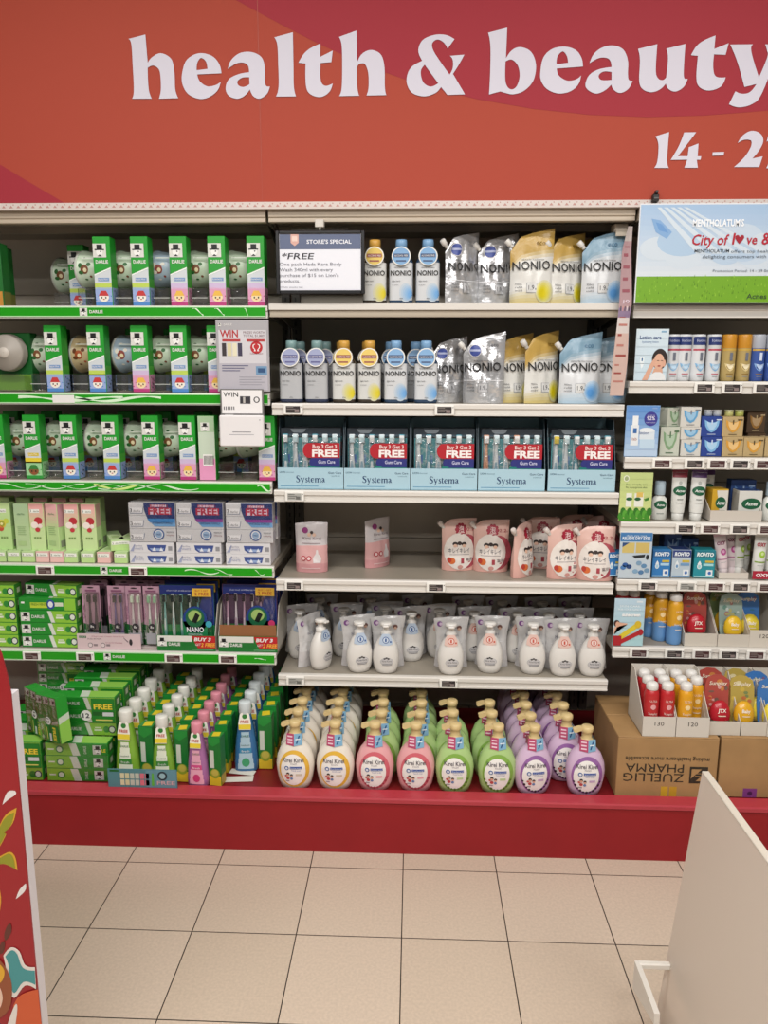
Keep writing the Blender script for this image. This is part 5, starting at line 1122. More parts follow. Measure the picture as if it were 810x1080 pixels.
# ---- pink hand soap refill pouches
def soap_pouch(kind, seed):
    r = empty('refill_pouch', 'refill pouch'); rnd = seed
    if kind == 'rose':
        W, H, T = .118, .182, .062; shp = pouch_shape(W, H, T, .015, .03, 0, seed, .0012); colf = lambda v: '#c9c3c4' if v > .53 else ('#d7a7a6' if v > .16 else '#cf9698')
        m = MB(); pouch_mesh(m, shp, colf, .3, 0, bump=.12); fm = pouch_map(shp)
        m.disc(fm, -W*.18, H*.84, .011, .011, '#8f3a78', 1, 14, 2); m.text(fm, 'Kirei Kirei', .004, H*.66, .010, '#7a6a70', 2, w=W*.56); m.rect(fm, -W*.28, H*.58, W*.3, H*.595, '#9a8a90', 2, 6, 1)
        for a, b, q in ((-.006, .755, .007), (.012, .755, .0065), (.003, .80, .006)): m.disc(fm, a, H*b, q, q, '#3a2c2a' if q < .0065 else '#dab8a4', 2, 10)
        for a in (-.026, -.006): m.disc(fm, a, H*.29, .0095, .0095, '#b23a44', 2, 14); m.disc(fm, a, H*.29, .006, .006, '#e2c4c2', 3, 12)
        m.add([fm(.022+a, H*b, 2) for a, b in ((-.012, .2), (.014, .2), (.016, .3), (.006, .38), (.004, .46), (-.002, .46), (-.004, .38), (-.014, .3))], [tuple(range(8))], '#ddd6d6'); m.rect(fm, -W*.3, H*.08, W*.3, H*.1, '#e2c2c2', 2, 6, 1); m.build('pouch_body', r)
        return r
    W, H, T = .128, .190, .07; shp = pouch_shape(W, H, T, .02, .03, .22, seed, .0014); colf = lambda v: mixc('#d8a79c', '#d9b3a8', min(1, v*1.2))
    m = MB(); pouch_mesh(m, shp, colf, .3, 0, bump=.12); fm = pouch_map(shp)
    m.disc(fm, W*.20, H*.38, .047, .062, '#a84a55', 1, 22, 3); m.disc(fm, -W*.02, H*.38, .055, .067, '#e3dbd4', 2, 22, 4)
    for k in range(10): m.disc(fm, .004+.017*math.cos(k*.628), H*.80+.017*math.sin(k*.628), .0062, .0062, '#9c1f36', 1, 8)
    m.disc(fm, .004, H*.80, .018, .018, '#9c1f36', 2, 18, 2); m.text(fm, '泡', .004, H*.765, .017, '#efdcd8', 4, w=.019); m.rect(fm, -.008, H*.735, .016, H*.75, '#e0b4b0', 4, 3, 1)
    m.text(fm, '2.2', W*.31, H*.77, .011, '#a0303c', 3, w=W*.2, sl=.1); m.text(fm, 'x', W*.435, H*.77, .007, '#a0303c', 3)
    m.disc(fm, -.018, H*.52, .010, .008, '#2e2422', 3, 12); m.disc(fm, .014, H*.52, .010, .008, '#2e2422', 3, 12); m.disc(fm, -.018, H*.49, .0075, .006, '#e0b9a2', 4, 10); m.disc(fm, .014, H*.49, .0075, .006, '#e0b9a2', 4, 10); m.disc(fm, -.002, H*.535, .008, .007, '#352826', 3, 10)
    m.text(fm, 'キレイキレイ', -.004, H*.36, .015, '#3f4350', 4, w=W*.60); m.rect(fm, -W*.3, H*.32, W*.26, H*.33, '#8a8084', 3, 6, 1)
    m.disc(fm, -W*.24, H*.20, .013, .012, '#cf6a34', 3, 14, 2); m.disc(fm, -W*.31, H*.22, .008, .010, '#b23a2c', 4, 12); m.rect(fm, W*.02, H*.15, W*.11, H*.25, '#a8434e', 3, 3, 3); m.text(fm, '薬用', W*.26, H*.2, .010, '#6a5a5e', 3, w=W*.2); m.disc(fm, 0, H*.08, .010, .008, '#c9928a', 3, 12); m.build('pouch_body', r)
    spout(r, -W*.44, H*.82, '#d2c8c2', .7)
    return r
SG = 'pink hand soap refill pouches'
def sp_(px, py, kind, rz, lab, seed=0, dy=.02):
    p = at_z(px, py, ZM[3]); put(soap_pouch, (kind, seed), (spot(px, p[1]+dy, ZM[3]+.08), p[1]+dy, ZM[3]+.001), rz, lab, SG)
sp_(329, 605, 'rose', -.03, 'lone rose and white soap pouch at the shelf end by the white cartons', 1, .03); sp_(398, 599, 'rose', .75, 'rose and white soap pouch turned aside in the empty middle of the shelf', 2, .03)
sp_(484, 602, 'foam', .15, 'pink foam soap pouch, first after the empty stretch of shelf', 3, .03); sp_(518, 603, 'foam', -.05, 'pink foam soap pouch beside a gap, overlapping the first one', 3, .026)
sp_(551, 608, 'foam', .95, 'pink foam soap pouch turned nearly edge on', 4, .03); sp_(571, 600, 'foam', -.2, 'pink foam soap pouch half behind the edge-on one', 3, .04)
sp_(595, 610, 'foam', .25, 'pink foam soap pouch between the edge-on one and the end one', 5, .03); sp_(628, 612, 'foam', -.12, 'pink foam soap pouch at the shelf end by the eye drop card', 6, .03)
sp_(606, 598, 'foam', 0, 'pink foam soap pouch in the row behind, beside the end one', 3, .06); sp_(634, 599, 'foam', 0, 'pink foam soap pouch behind the one at the shelf end', 3, .06)

# ---- white foam soap bottles banded to clear refill pouches
def foam_pair(tagc):
    r = empty('foam_soap_pair', 'foam soap bottle')
    prof = [(.030, 0, .022), (.036, .003, .026), (.043, .02, .030), (.0475, .05, .033), (.0465, .075, .032), (.040, .10, .028), (.029, .122, .021), (.020, .133, .017), (.017, .137, .016)]
    wht = M('#dedbd6', .35)
    MB().lathe(prof, wht, 32, e=2.2).build('bottle_body', r)
    m = MB(); m.lathe([(.0175, .137), (.0185, .139), (.0185, .152), (.014, .155), (.0115, .157), (.0115, .172), (.0205, .174), (.0215, .178), (.0205, .185), (.015, .187), (.001, .1872)], wht, 24, cap=False); m.box(-.011, .011, -.034, -.010, .174, .183, wht, .003); m.build('pump_head', r)
    m = MB(); c, c2 = {'blue': ('#b3c3d6', '#3a5c98'), 'coral': ('#dcbcb2', '#c4543f')}[tagc]; f = lambda x, z, L: (x, -.0225+(z-.13)*.15-L*EPS, z)
    m.add([f(a, b, 0) for a, b in ((-.024, .112), (-.010, .106), (.010, .106), (.024, .112), (.022, .130), (.013, .148), (-.013, .148), (-.022, .130))], [tuple(range(8))], c); m.disc(f, 0, .126, .012, .012, c2, 1, 18); m.disc(f, 0, .126, .0095, .0095, mixc(c, '#ffffff', .3), 2, 16); m.rect(f, -.003, .120, .003, .132, c2, 3); m.rect(f, .014, .117, .020, .123, c2, 1); m.build('neck_tag', r)
    m = MB(); fm = wrap(prof, e=2.2); g = '#b6b5b6'
    m.disc(fm, .004, .048, .024, .015, g, 1, 18, 3); m.disc(fm, .004, .048, .022, .0135, '#c9c7c8', 2, 18, 3); m.text(fm, 'Kirei Kirei', .004, .048, .007, '#4a4a50', 3, w=.034)
    for k in range(2): m.rect(fm, -.012, .0395-.005*k, .022, .0415-.005*k, '#8a8a90', 3, 5, 1)
    for a in (-.004, .003, .010): m.disc(fm, a, .063-.003*abs(a-.003)/.007, .0042, .003, '#33302f', 3, 8)
    m.build('bottle_label', r)
    W, H, T = .128, .190, .046; shp = pouch_shape(W, H, T, .02, .17, 0, 5, .003); m = MB(); pouch_mesh(m, shp, lambda v: '#c9c8c8' if v > .3 else '#bfbcbc', .16, 0, bump=.3)
    fm = pouch_map(shp); m.disc(fm, -W*.33, H*.86, .010, .010, '#7a4a88', 1, 14, 2); m.disc(fm, -W*.3, H*.86, .006, .006, '#c9b6cc', 2, 12); m.disc(fm, W*.22, H*.80, .009, .008, '#6a4a44', 1, 12); m.disc(fm, W*.22, H*.77, .006, .005, '#cfaa96', 2, 10); m.text(fm, 'Kirei', 0, H*.62, .012, '#8a8a94', 1, w=W*.4); m.rect(fm, -W*.3, H*.5, W*.3, H*.51, '#dcdbdd', 1, 8, 1)
    m.build('refill_pouch', r, (.004, .062, 0))
    return r
FG = 'white foam soap bottles with refills'
ff = [(317.5, 696, 'blue', .15, 'set back at the shelf end by the brush multipacks'), (339.5, 707, 'blue', .95, 'turned so its pump points aside'), (380, 710, 'blue', .25, 'with blue neck tag beside the turned one'), (408, 711, 'blue', 0, 'with blue neck tag in the middle front'), (434.5, 698, 'blue', .1, 'set back beside the middle blue-tagged one'),
      (476, 712, 'coral', 0, 'first with a coral neck tag'), (517, 710, 'coral', -.15, 'with coral tag, leaning a little out of line'), (562, 711, 'coral', -.08, 'with coral tag, third from the shelf end'), (594, 713, 'coral', 0, 'with coral tag beside the end one'), (625, 713, 'coral', -.05, 'at the shelf end by the pale blue card')]
for px, py, c, rz, lb in ff:
    p = at_z(px, py, ZM[4]); y = p[1]+.026; put(foam_pair, (c,), (spot(px, y, ZM[4]+.05), y, ZM[4]+.001), rz, f'white foam soap bottle {lb}', FG)
bb = [(338, 2.86), (364, 2.745), (392, 2.86), (407, 2.765), (440, 2.87), (464, 2.75), (494, 2.86), (501, 2.725), (530, 2.86), (546, 2.72), (572, 2.86), (579, 2.72), (608, 2.86), (611, 2.72)]
for k, (px, y) in enumerate(bb):
    row = 'second' if y < 2.80 else 'third'
    n = len([b for b in bb[:k] if (b[1] < 2.80) == (y < 2.80)])
    put(foam_pair, ('blue' if px < 450 else 'coral',), (spot(px, y, ZM[4]+.1), y, ZM[4]+.001), 0, f'dim white foam soap bottle of the {row} row back, {nth(n)} from the brush multipacks', FG)

# ---- coloured pump bottles on the red base
def soap_pump(kind):
    r = empty('soap_pump_bottle', 'hand soap bottle')
    body, ring = {'yellow': ('#e3dccf', '#dcae3e'), 'pink': ('#dfa3a6', '#c9606c'), 'green': ('#a9c783', '#7fa848'), 'purple': ('#cdb2cc', '#8f5f9c')}[kind]
    prof = [(.042, 0, .027), (.049, .003, .031), (.057, .025, .036), (.063, .06, .040), (.0645, .085, .041), (.061, .112, .038), (.049, .142, .031), (.034, .160, .024), (.024, .168, .02), (.0205, .172, .0195)]
    MB().lathe(prof, M(body, .22), 36, e=2.25).build('bottle_body', r)
    gold = M('#d3bb86', .35)
    m = MB(); m.lathe([(.0215, .172), (.0225, .174), (.0225, .190), (.0195, .193), (.0165, .195), (.0165, .214), (.019, .216), (.0205, .222), (.0205, .232), (.016, .236), (.001, .2365)], gold, 26, cap=False)
    m.prism([(-.046, .219), (-.046, .225), (-.030, .231), (.0, .234), (.016, .234), (.016, .221), (-.02, .221), (-.036, .214), (-.042, .214)], -.009, .009, gold); m.build('pump_head', r)
    m = MB(); fb = lambda x, z, L: (x, -.0265+abs(x)*.25-L*EPS-(.185-z)*.12, z)
    m.add([fb(a, b, 0) for a, b in ((-.027, .158), (0, .155), (0, .197), (-.025, .197))], [(0, 1, 2, 3)], '#b5466c'); m.add([fb(a, b, 0) for a, b in ((0, .155), (.027, .158), (.025, .197), (0, .197))], [(0, 1, 2, 3)], '#7fb0cf')
    for k in range(3): m.rect(fb, -.022, .163+.011*k, -.005, .168+.011*k, '#e8c9d6', 1)
    m.poly(fb, [(.006, .163), (.011, .163), (.020, .190), (.015, .190)], '#1f4f86', 1); m.rect(fb, .005, .176, .021, .180, '#dfe9ef', 2)
    m.add([(.024, -.020, .158), (.024, .018, .158), (.022, .018, .197), (.022, -.020, .197)], [(0, 1, 2, 3)], '#6c95b4'); m.add([(-.024, -.020, .158), (-.024, .018, .158), (-.022, .018, .197), (-.022, -.020, .197)], [(3, 2, 1, 0)], '#a9466a'); m.build('neck_tag', r)
    m = MB(); fm = wrap(prof, e=2.25); zc = .076
    m.disc(fm, 0, zc, .051, .066, ring, 1, 36, 6); m.disc(fm, -.003, zc-.003, .042, .056, '#e9e6e2', 2, 32, 5)
    m.text(fm, 'Kirei Kirei', -.002, zc+.027, .015, '#4c4550', 4, w=.070, bold=.015); m.text(fm, 'FOAM', 0, zc+.019, .005, '#7a7480', 4, w=.02)
    m.disc(fm, -.024, zc+.006, .0075, .0075, '#3f5f96', 3, 14, 2); m.disc(fm, -.024, zc+.006, .0045, .0045, '#d8dde6', 4, 10); m.rect(fm, -.013, zc+.003, .028, zc+.012, '#34539a', 3, 6, 1); m.text(fm, 'Anti-bacterial', .0075, zc+.0052, .005, '#dfe5f2', 4, w=.037); m.text(fm, 'hand soap', .008, zc-.004, .0045, '#5a74ac', 4, w=.03)
    for a, b, q, c in ((-.020, -.014, .0055, '#2c2322'), (-.020, -.018, .0045, '#d9a890'), (-.008, -.019, .005, '#2c2322'), (-.008, -.0225, .004, '#d9a890'), (-.020, -.030, .006, '#b5484a'), (-.008, -.032, .005, '#6a86b0'), (-.027, -.022, .004, '#c05a52')): m.disc(fm, a, zc+b, q, q*.95, c, 4 if 'd9a' not in c else 5, 10)
    m.rect(fm, .006, zc-.022, .026, zc-.014, '#cbbfae' if kind == 'yellow' else mixc(ring, '#ffffff', .45), 3, 3, 1); m.rect(fm, -.028, zc-.044, -.016, zc-.040, '#9a949c', 3, 2, 1)
    if kind != 'yellow':
        for k in range(11):
            t = PI*(1.12+.076*k*1.0); m.disc(fm, .046*math.cos(t), zc+.060*math.sin(t), .0032+.0012*(k % 2), .0034+.0012*(k % 2), {'pink': '#a03a48', 'green': '#55702c', 'purple': '#30202f'}[kind], 4, 8)
    m.build('bottle_label', r)
    return r
PB = 'hand soap pump bottles on the red base'
base_cols = [(312, 2.362, ['yellow']*6, 'the column by the blue mouthwash'), (354.5, 2.362, ['yellow']*6, 'the second yellow column'), (396.5, 2.362, ['pink']+['green']*3, 'the pink-fronted column by the yellow ones'), (440, 2.362, ['pink']+['green']*4, 'the second pink-fronted column'),
             (481.5, 2.362, ['green']*3, 'the green column by the pink ones'), (526.5, 2.362, ['green']*3, 'the green column by the purple ones'), (565, 2.362, ['purple']*7, 'the purple column by the green ones'), (599, 2.449, ['purple']*6, 'the second purple column'), (620.5, 2.362, ['purple'], 'x')]
for px, y0, ks, lb in base_cols:
    X = spot(px, y0-.03, zd+.07)
    for j, kd in enumerate(ks):
        y = y0+j*.0865+(.012 if j and ks[0] == 'green' else 0)
        l = f'{kd if kd != "yellow" else "white and yellow"} pump bottle, {"foremost" if j == 0 else nth(j)+" back"} in {lb}'
        if lb == 'x': l = 'single purple pump bottle at the corner by the big brown carton'
        put(soap_pump, (kd,), (X+(random.uniform(-.004, .004) if j else 0)+({396.5: .018, 440: .018, 526.5: -.008}.get(px, 0) if j else 0), y, zd), (random.uniform(-.12, .12) if j else (0.12 if px == 565 else 0)), l, PB)

# ================================================================ RIGHT BAY
# ---- meadow poster along the top shelf
po = empty('promotion_poster', 'poster'); tag(po, 'wide sky and meadow poster standing along the top of the end bay')
YP = 2.512
a = at_y(668.5, 318.5, YP); b = at_y(674.5, 213, YP); xr = XD-.02; z0, z1 = a[2], b[2]
m = MB(); m.prism([(a[0]-.003, z0), (xr, z0), (xr, z1), (b[0]-.003, z1)], YP, YP+.004, M('#dfe2e6', .5)); m.build('poster_board', po)
m = MB(); f = front(YP); zg = at_y(700, 290, YP)[2]; xl = lambda z: a[0]+(b[0]-a[0])*(z-z0)/(z1-z0)
n = 14
for k in range(n):
    za, zb_ = zg+(z1-zg-.004)*k/n, zg+(z1-zg-.004)*(k+1)/n; t = k/n
    c = mixc('#d0d9e1', '#9cbadb', t); m.poly(f, [(xl(za), za), (xr-.003, za), (xr-.003, zb_), (xl(zb_), zb_)], c)
rn = random.Random(4)
for k in range(26):
    x = a[0]+.06+rn.random()*.9; z = zg+.05+rn.random()*(z1-zg-.10); q = .02+rn.random()*.035
    m.disc(f, x, z, q*1.4, q*.8, rn.choice(['#c0d0e0', '#b3c8dd', '#c9d5e0', '#a9c3dc']), 1.4+k*.02, 20)
for k in range(5):
    x0_ = a[0]+.05+.02*k; m.poly(f, [(x0_, z1-.012), (x0_+.012, z1-.012), (x0_+.16+.03*k, z1-.15), (x0_+.13+.03*k, z1-.15)], mixc('#c3d2e0', '#d6e0e8', .5), 2.2+.05*k)
m.poly(f, [(a[0]+.035, z1-.045), (a[0]+.062, z1-.05), (a[0]+.10, z1-.085), (a[0]+.085, z1-.105), (a[0]+.05, z1-.085)], '#7ea6d2', 2.1); m.poly(f, [(a[0]+.048, z1-.055), (a[0]+.068, z1-.062), (a[0]+.09, z1-.088), (a[0]+.06, z1-.08)], '#6696cc', 2.15)
m.poly(f, [(xl(z0), z0+.001), (xr-.003, z0+.001), (xr-.003, zg+.004), (xl(zg), zg)], '#6fa31e', 3)
for k in range(420):
    x = a[0]+.004+rn.random()*(xr-a[0]-.02); z = z0+.003+rn.random()*(zg-z0-.004); q = .003+rn.random()*.004
    m.poly(f, [(x, z), (x+.003, z), (x+.0015, z+q*1.6)], rn.choice(['#86b82a', '#5c8c18', '#94c23c', '#4f7d16']), 3.6)
def pt(px, py): q = at_y(px, py, YP); return q[0], q[2]
px_m = at_y(729, 240, YP)[0]-at_y(728, 240, YP)[0]
def ptext(t, px0, px1, py, h, col, **k):
    x, z = pt(px0, py); x1 = pt(px1, py)[0]; m.text(f, t, x, z, h, col, 5, w=x1-x, al='L', **k)
ptext("MENTHOLATUM'S", 728.5, 782.5, 237, .021, '#f2f6fa', bold=.04)
ptext('City of', 727, 765, 256.5, .032, '#b0142c', bold=.02, sl=.15); x, z = pt(771, 255.5); m.text(f, 'l', x, z, .034, '#b0142c', 5, bold=.03, sl=.1)
x, z = pt(778, 250.5); s_ = .017
m.add([f(x+s_*p, z+s_*q, 5) for p, q in ((0, -.8), (.5, -.25), (.8, .25), (.75, .65), (.45, .8), (.15, .7), (0, .4), (-.15, .7), (-.45, .8), (-.75, .65), (-.8, .25), (-.5, -.25))], [tuple(range(12))], '#9c1028')
ptext('ve', 784.5, 796, 255.5, .030, '#b0142c', bold=.02, sl=.1); ptext('& Care', 801, 850, 255.5, .036, '#b0142c', bold=.02)
ptext('MENTHOLATUM', 730.5, 767, 264.5, .010, '#3a4452', bold=.01); ptext('offers top health and beauty brands', 769, 862, 264.5, .009, '#5a6674'); ptext('delighting consumers with quality products', 739, 850, 270.5, .010, '#5a6674'); ptext('Promotion Period: 14 - 29 Sep 2022', 750, 822, 285, .008, '#6a7684'); ptext('Acnes', 785.5, 806.5, 313, .016, '#30482a', bold=.015)
m.build('poster_picture', po)

# ---- small upright cards at each shelf end
def end_card(name, px0, px1, py0, py1, label, base, draw, Y=2.5445):
    r = empty('product_card', 'card'); tag(r, label); q0, q1 = at_y(px0, py1, Y), at_y(px1, py0, Y); w, h = q1[0]-q0[0], q1[2]-q0[2]
    r.location = ((q0[0]+q1[0])/2, Y, q0[2]); MB().box(-w/2, w/2, 0, .003, 0, h, base).build('card_board', r)
    mm = MB(); draw(mm, front(0), w, h); mm.build('card_print', r)
def d_lotion(m, f, w, h):
    for k in range(6): m.rect(f, -w*.49, h*(.01+.16*k), w*.49, h*min(.99, .175+.16*k), mixc('#c4d8e4', '#cfdfe8', k/6))
    m.text(f, 'Lotion care', -w*.06, h*.80, .012, '#22407c', 2, w=w*.66, bold=.03); m.text(f, 'hydrating lotion', -w*.06, h*.73, .007, '#4a6a9a', 2, w=w*.5); m.rect(f, w*.26, h*.93, w*.42, h*.96, '#7fa6c4', 2)
    # woman resting her cheek on her hand
    m.disc(f, w*.26, h*.42, w*.24, h*.20, '#2a1e1c', 2, 22); m.disc(f, w*.24, h*.37, w*.16, h*.155, '#d9ab92', 3, 22); m.poly(f, [(w*.10, h*.24), (w*.36, h*.24), (w*.40, h*.02), (w*.02, h*.02)], '#d3a48c', 2.5); m.poly(f, [(-w*.02, h*.012), (w*.48, h*.012), (w*.44, h*.12), (w*.30, h*.17), (w*.14, h*.17), (w*.02, h*.12)], '#dfe2e4', 4)
    m.poly(f, [(-w*.25, h*.012), (-w*.08, h*.012), (w*.10, h*.30), (w*.14, h*.42), (w*.06, h*.42), (-w*.04, h*.30)], '#d6a68e', 4); m.disc(f, w*.40, h*.34, w*.05, h*.07, '#d6a68e', 4, 12)
    for a in (.18, .30): m.rect(f, w*a, h*.385, w*(a+.06), h*.395, '#3a2620', 5)
    m.disc(f, w*.25, h*.29, w*.05, h*.012, '#a03a3c', 5, 10); m.rect(f, -w*.34, h*.34, -w*.22, h*.46, '#e4eef2', 2); m.poly(f, [(-w*.34, h*.33), (-w*.22, h*.33), (-w*.28, h*.22)], '#e4eef2', 2); m.rect(f, -w*.30, h*.38, -w*.26, h*.44, '#3a6a9a', 3)
def d_blue(m, f, w, h):
    for k in range(8): m.rect(f, -w*.49, h*(.01+.122*k), w*.49, h*min(.99, .135+.122*k), mixc('#b4cbe4', '#5f8fcc', k/7))
    m.rect(f, -w*.33, h*.22, -w*.10, h*.62, '#dfe4e8', 2); m.rect(f, -w*.30, h*.62, -w*.13, h*.80, '#e6eaec', 2); m.rect(f, -w*.27, h*.46, -w*.16, h*.56, '#3a6aa8', 3); m.text(f, 'lab', -w*.215, h*.32, .010, '#a0543c', 3, w=w*.14)
    m.rect(f, -w*.05, h*.16, w*.40, h*.34, '#bcd4e6', 2); m.rect(f, -w*.07, h*.34, w*.38, h*.52, '#d6e0e8', 2); m.disc(f, w*.14, h*.52, w*.22, h*.05, '#e2e8ec', 3, 16); m.text(f, 'lotion', w*.06, h*.44, .010, '#30508c', 4, w=w*.3)
    m.disc(f, w*.24, h*.74, w*.20, h*.14, '#3c3a8c', 2, 24); m.text(f, '92%', w*.24, h*.72, .012, '#e2e2f0', 3, w=w*.24, bold=.02); m.text(f, 'more moisture', w*.24, h*.66, .005, '#c9c9e6', 3, w=w*.28); m.text(f, 'SAY YES TO', w*.24, h*.79, .005, '#c9c9e6', 3, w=w*.22); m.rect(f, w*.26, h*.93, w*.42, h*.96, '#7f9fd0', 2)
def d_green(m, f, w, h):
    for k in range(8): m.rect(f, -w*.49, h*(.01+.122*k), w*.49, h*min(.99, .135+.122*k), mixc('#cdd98c', '#bccb86', k/7))
    m.disc(f, -w*.32, h*.88, w*.09, h*.065, '#e6ead2', 2, 16); m.disc(f, -w*.32, h*.88, w*.06, h*.045, '#9aa87a', 3, 14); m.text(f, 'Your everyday care', .0, h*.74, .007, '#4a5a36', 2, w=w*.66); m.text(f, 'for acne-prone skin', .0, h*.68, .007, '#4a5a36', 2, w=w*.66)
    for a, c in ((-.22, .10), (.04, .20)): m.rect(f, w*(a-.08), h*.30, w*(a+c), h*.58, '#e4e6da', 2); m.disc(f, w*(a+.02), h*.46, w*.10, h*.035, '#1f5a34', 3, 16)
    m.rect(f, w*.02, h*.5, w*.22, h*.6, '#d9b860', 3); m.poly(f, [(w*.25, h*.46), (w*.42, h*.50), (w*.40, h*.44), (w*.30, h*.42)], '#3f7a2a', 3)
    for k in range(14): m.disc(f, -w*.44+w*.068*k, h*(.10+.05*((k*5) % 3)), w*.085, h*.085, ('#3f8a26', '#2f7420', '#56a034')[k % 3], 3+.1*k, 12)
    m.rect(f, -w*.49, .001, w*.49, h*.06, '#3c8a24', 2)
def d_eye(m, f, w, h):
    m.rect(f, -w*.49, h*.80, w*.49, h*.99, '#3f78b0'); m.rect(f, -w*.49, h*.01, w*.49, h*.80, '#bccad4'); m.text(f, 'daily eye care', 0, h*.91, .007, '#d3e2ee', 2, w=w*.62); m.text(f, 'RELIEVE DRY EYES', 0, h*.84, .011, '#e9f0f4', 2, w=w*.86, bold=.03)
    m.rect(f, -w*.42, h*.56, -w*.04, h*.78, '#cdb970', 2); m.rect(f, .0, h*.56, w*.42, h*.78, '#cbb46a', 2); m.poly(f, [(-w*.42, h*.68), (-w*.2, h*.78), (-w*.42, h*.78)], '#2a4a7a', 3)
    m.poly(f, [(-w*.1, h*.50), (w*.3, h*.53), (w*.28, h*.47), (w*.0, h*.44)], '#22282e', 3); m.disc(f, w*.37, h*.47, w*.05, h*.06, '#22282e', 3, 10)
    for a, b, c in ((-.3, .30, '#2f5a9c'), (-.18, .26, '#1f3f74'), (-.36, .24, '#4a7ab4'), (.12, .34, '#7a9cb8'), (.28, .28, '#5f8ab0'), (.02, .16, '#7fa3c0'), (.2, .14, '#4f7aa4'), (.38, .18, '#6f93b0')): m.disc(f, w*a, h*b, w*.09, h*.05, c, 3, 10)
def d_sun(m, f, w, h):
    for k in range(8): m.rect(f, -w*.49, h*(.01+.122*k), w*.49, h*min(.99, .135+.122*k), mixc('#a9d0d6', '#b4cede', k/7))
    m.text(f, 'SKIN CARE', .0, h*.82, .008, '#e6eef2', 2, w=w*.66); m.text(f, 'FOR YOUR FAMILY', .0, h*.75, .008, '#e6eef2', 2, w=w*.74); m.text(f, 'sunscreen', .06*w, h*.63, .013, '#f0f2f2', 3, w=w*.6, bold=.06); m.rect(f, w*.22, h*.92, w*.42, h*.96, '#d6e0e6', 2)
    m.poly(f, [(-w*.32, h*.22), (-w*.22, h*.14), (w*.36, h*.42), (w*.26, h*.50)], '#d8c232', 3); m.disc(f, w*.30, h*.46, w*.11, h*.08, '#d3b42a', 4, 14); m.poly(f, [(-w*.30, h*.12), (-w*.24, h*.04), (w*.42, h*.26), (w*.36, h*.34)], '#b01f2a', 4); m.disc(f, w*.40, h*.30, w*.09, h*.07, '#a81c28', 5, 14)
    m.rect(f, -w*.49, h*.01, -w*.22, h*.22, '#a81f28', 5); m.disc(f, -w*.40, h*.48, w*.10, h*.07, '#3a2220', 3, 12); m.disc(f, -w*.37, h*.46, w*.07, h*.06, '#d3a48a', 4, 12); m.poly(f, [(-w*.48, h*.40), (-w*.30, h*.42), (-w*.05, h*.46), (-w*.05, h*.48), (-w*.32, h*.50), (-w*.34, h*.32), (-w*.48, h*.24)], '#d6a88e', 3.5)
end_card('a', 667.5, 705, 345, 400, 'pale blue card with a smiling woman resting her cheek on her hand', '#cfdde4', d_lotion)
end_card('b', 657.5, 696, 426, 480, 'blue card with a white lotion bottle and a violet dot', '#8fb3dc', d_blue)
end_card('c', 652, 689, 497, 548, 'light green card with leaves along its foot', '#c6d28c', d_green)
end_card('d', 652, 689, 560, 608.5, 'blue and tan eye care card with photos', '#bccad4', d_eye)
end_card('e', 646.5, 681.5, 630, 679.5, 'pale blue card with yellow and red sunscreen tubes', '#b4d0da', d_sun)

# ---- bottles, cartons, tubes on the end bay
def lotion_bottle(kind):
    r = empty('lotion_bottle', 'lotion bottle'); body, cap, acc = {'white': ('#d6d9dc', '#26356e', '#7fb0d6'), 'gold': ('#b09a62', '#c48a2c', '#d8c48a'), 'blue': ('#3a569c', '#a9aeb8', '#7fa4d8')}[kind]
    prof = [(.0205, 0), (.0225, .003), (.0228, .02), (.0228, .100), (.0226, .106)]; MB().lathe(prof, M(body, .3), 26).build('bottle_body', r)
    m = MB(); m.lathe([(.0222, .106), (.0226, .108), (.0228, .145), (.0215, .150), (.001, .1505)], M('#cfd2d4' if kind == 'white' else cap, .3), 26, cap=False)
    if kind == 'white': m.rect(wrap([(.0229, .1), (.0229, .15)]), -.0215, .116, .0215, .143, cap, .5, 10, 1); m.text(wrap([(.0229, .1), (.0229, .15)]), 'lotion', 0, .126, .009, '#c3cbe6', 2, w=.03)
    m.build('cap', r); m = MB(); fm = wrap(prof)
    m.rect(fm, -.021, .098, .021, .104, '#b8485a' if kind == 'white' else '#c4a24a', 1, 8, 1)
    for q, c in ((.017, acc), (.012, mixc(acc, '#ffffff', .4))):
        m.add([fm(q*a, .052+q*b*1.2, 2 if q > .015 else 3) for a, b in ((-1, .3), (-.5, .15), (0, .1), (.5, .15), (1, .3), (.8, -.3), (.4, -.8), (0, -1), (-.4, -.8), (-.8, -.3))], [tuple(range(10))], c)
    m.rect(fm, -.004, .066, .005, .092, '#6a6f7c' if kind != 'blue' else '#cfd9ec', 3, 3, 1); m.rect(fm, -.011, .022, .011, .0245, '#b8485a' if kind == 'white' else '#8a6a2c', 2, 5, 1); m.rect(fm, -.009, .014, .009, .016, '#8a8d94', 2, 5, 1); m.build('bottle_label', r)
    return r
LG = 'lotion bottles under the meadow poster'
for px, kd, lb in ((708, 'white', 'white lotion bottle half behind the smiling woman card'), (720, 'white', 'white lotion bottle, second from the smiling woman card'), (734.5, 'white', 'white lotion bottle, third from the smiling woman card'), (751, 'white', 'white lotion bottle beside the gold ones'), (767, 'gold', 'gold lotion bottle beside the white ones'), (783, 'gold', 'gold lotion bottle beside the blue ones'), (797.5, 'blue', 'dark blue lotion bottle beside the gold ones'), (813, 'blue', 'dark blue lotion bottle at the picture edge')):
    y = 2.59; put(lotion_bottle, (kd,), (spot(px, y, ZR[1]+.08), y, ZR[1]+.001), random.uniform(-.2, .2), lb, LG)
for k, px in enumerate((722, 738, 754, 770, 786, 802)):
    put(lotion_bottle, (('white', 'white', 'white', 'gold', 'gold', 'blue')[k],), (spot(px, 2.70, ZR[1]+.14), 2.70, ZR[1]+.001), 0, f'lotion bottle of the dim second row, {nth(k)} from the smiling woman card', LG)
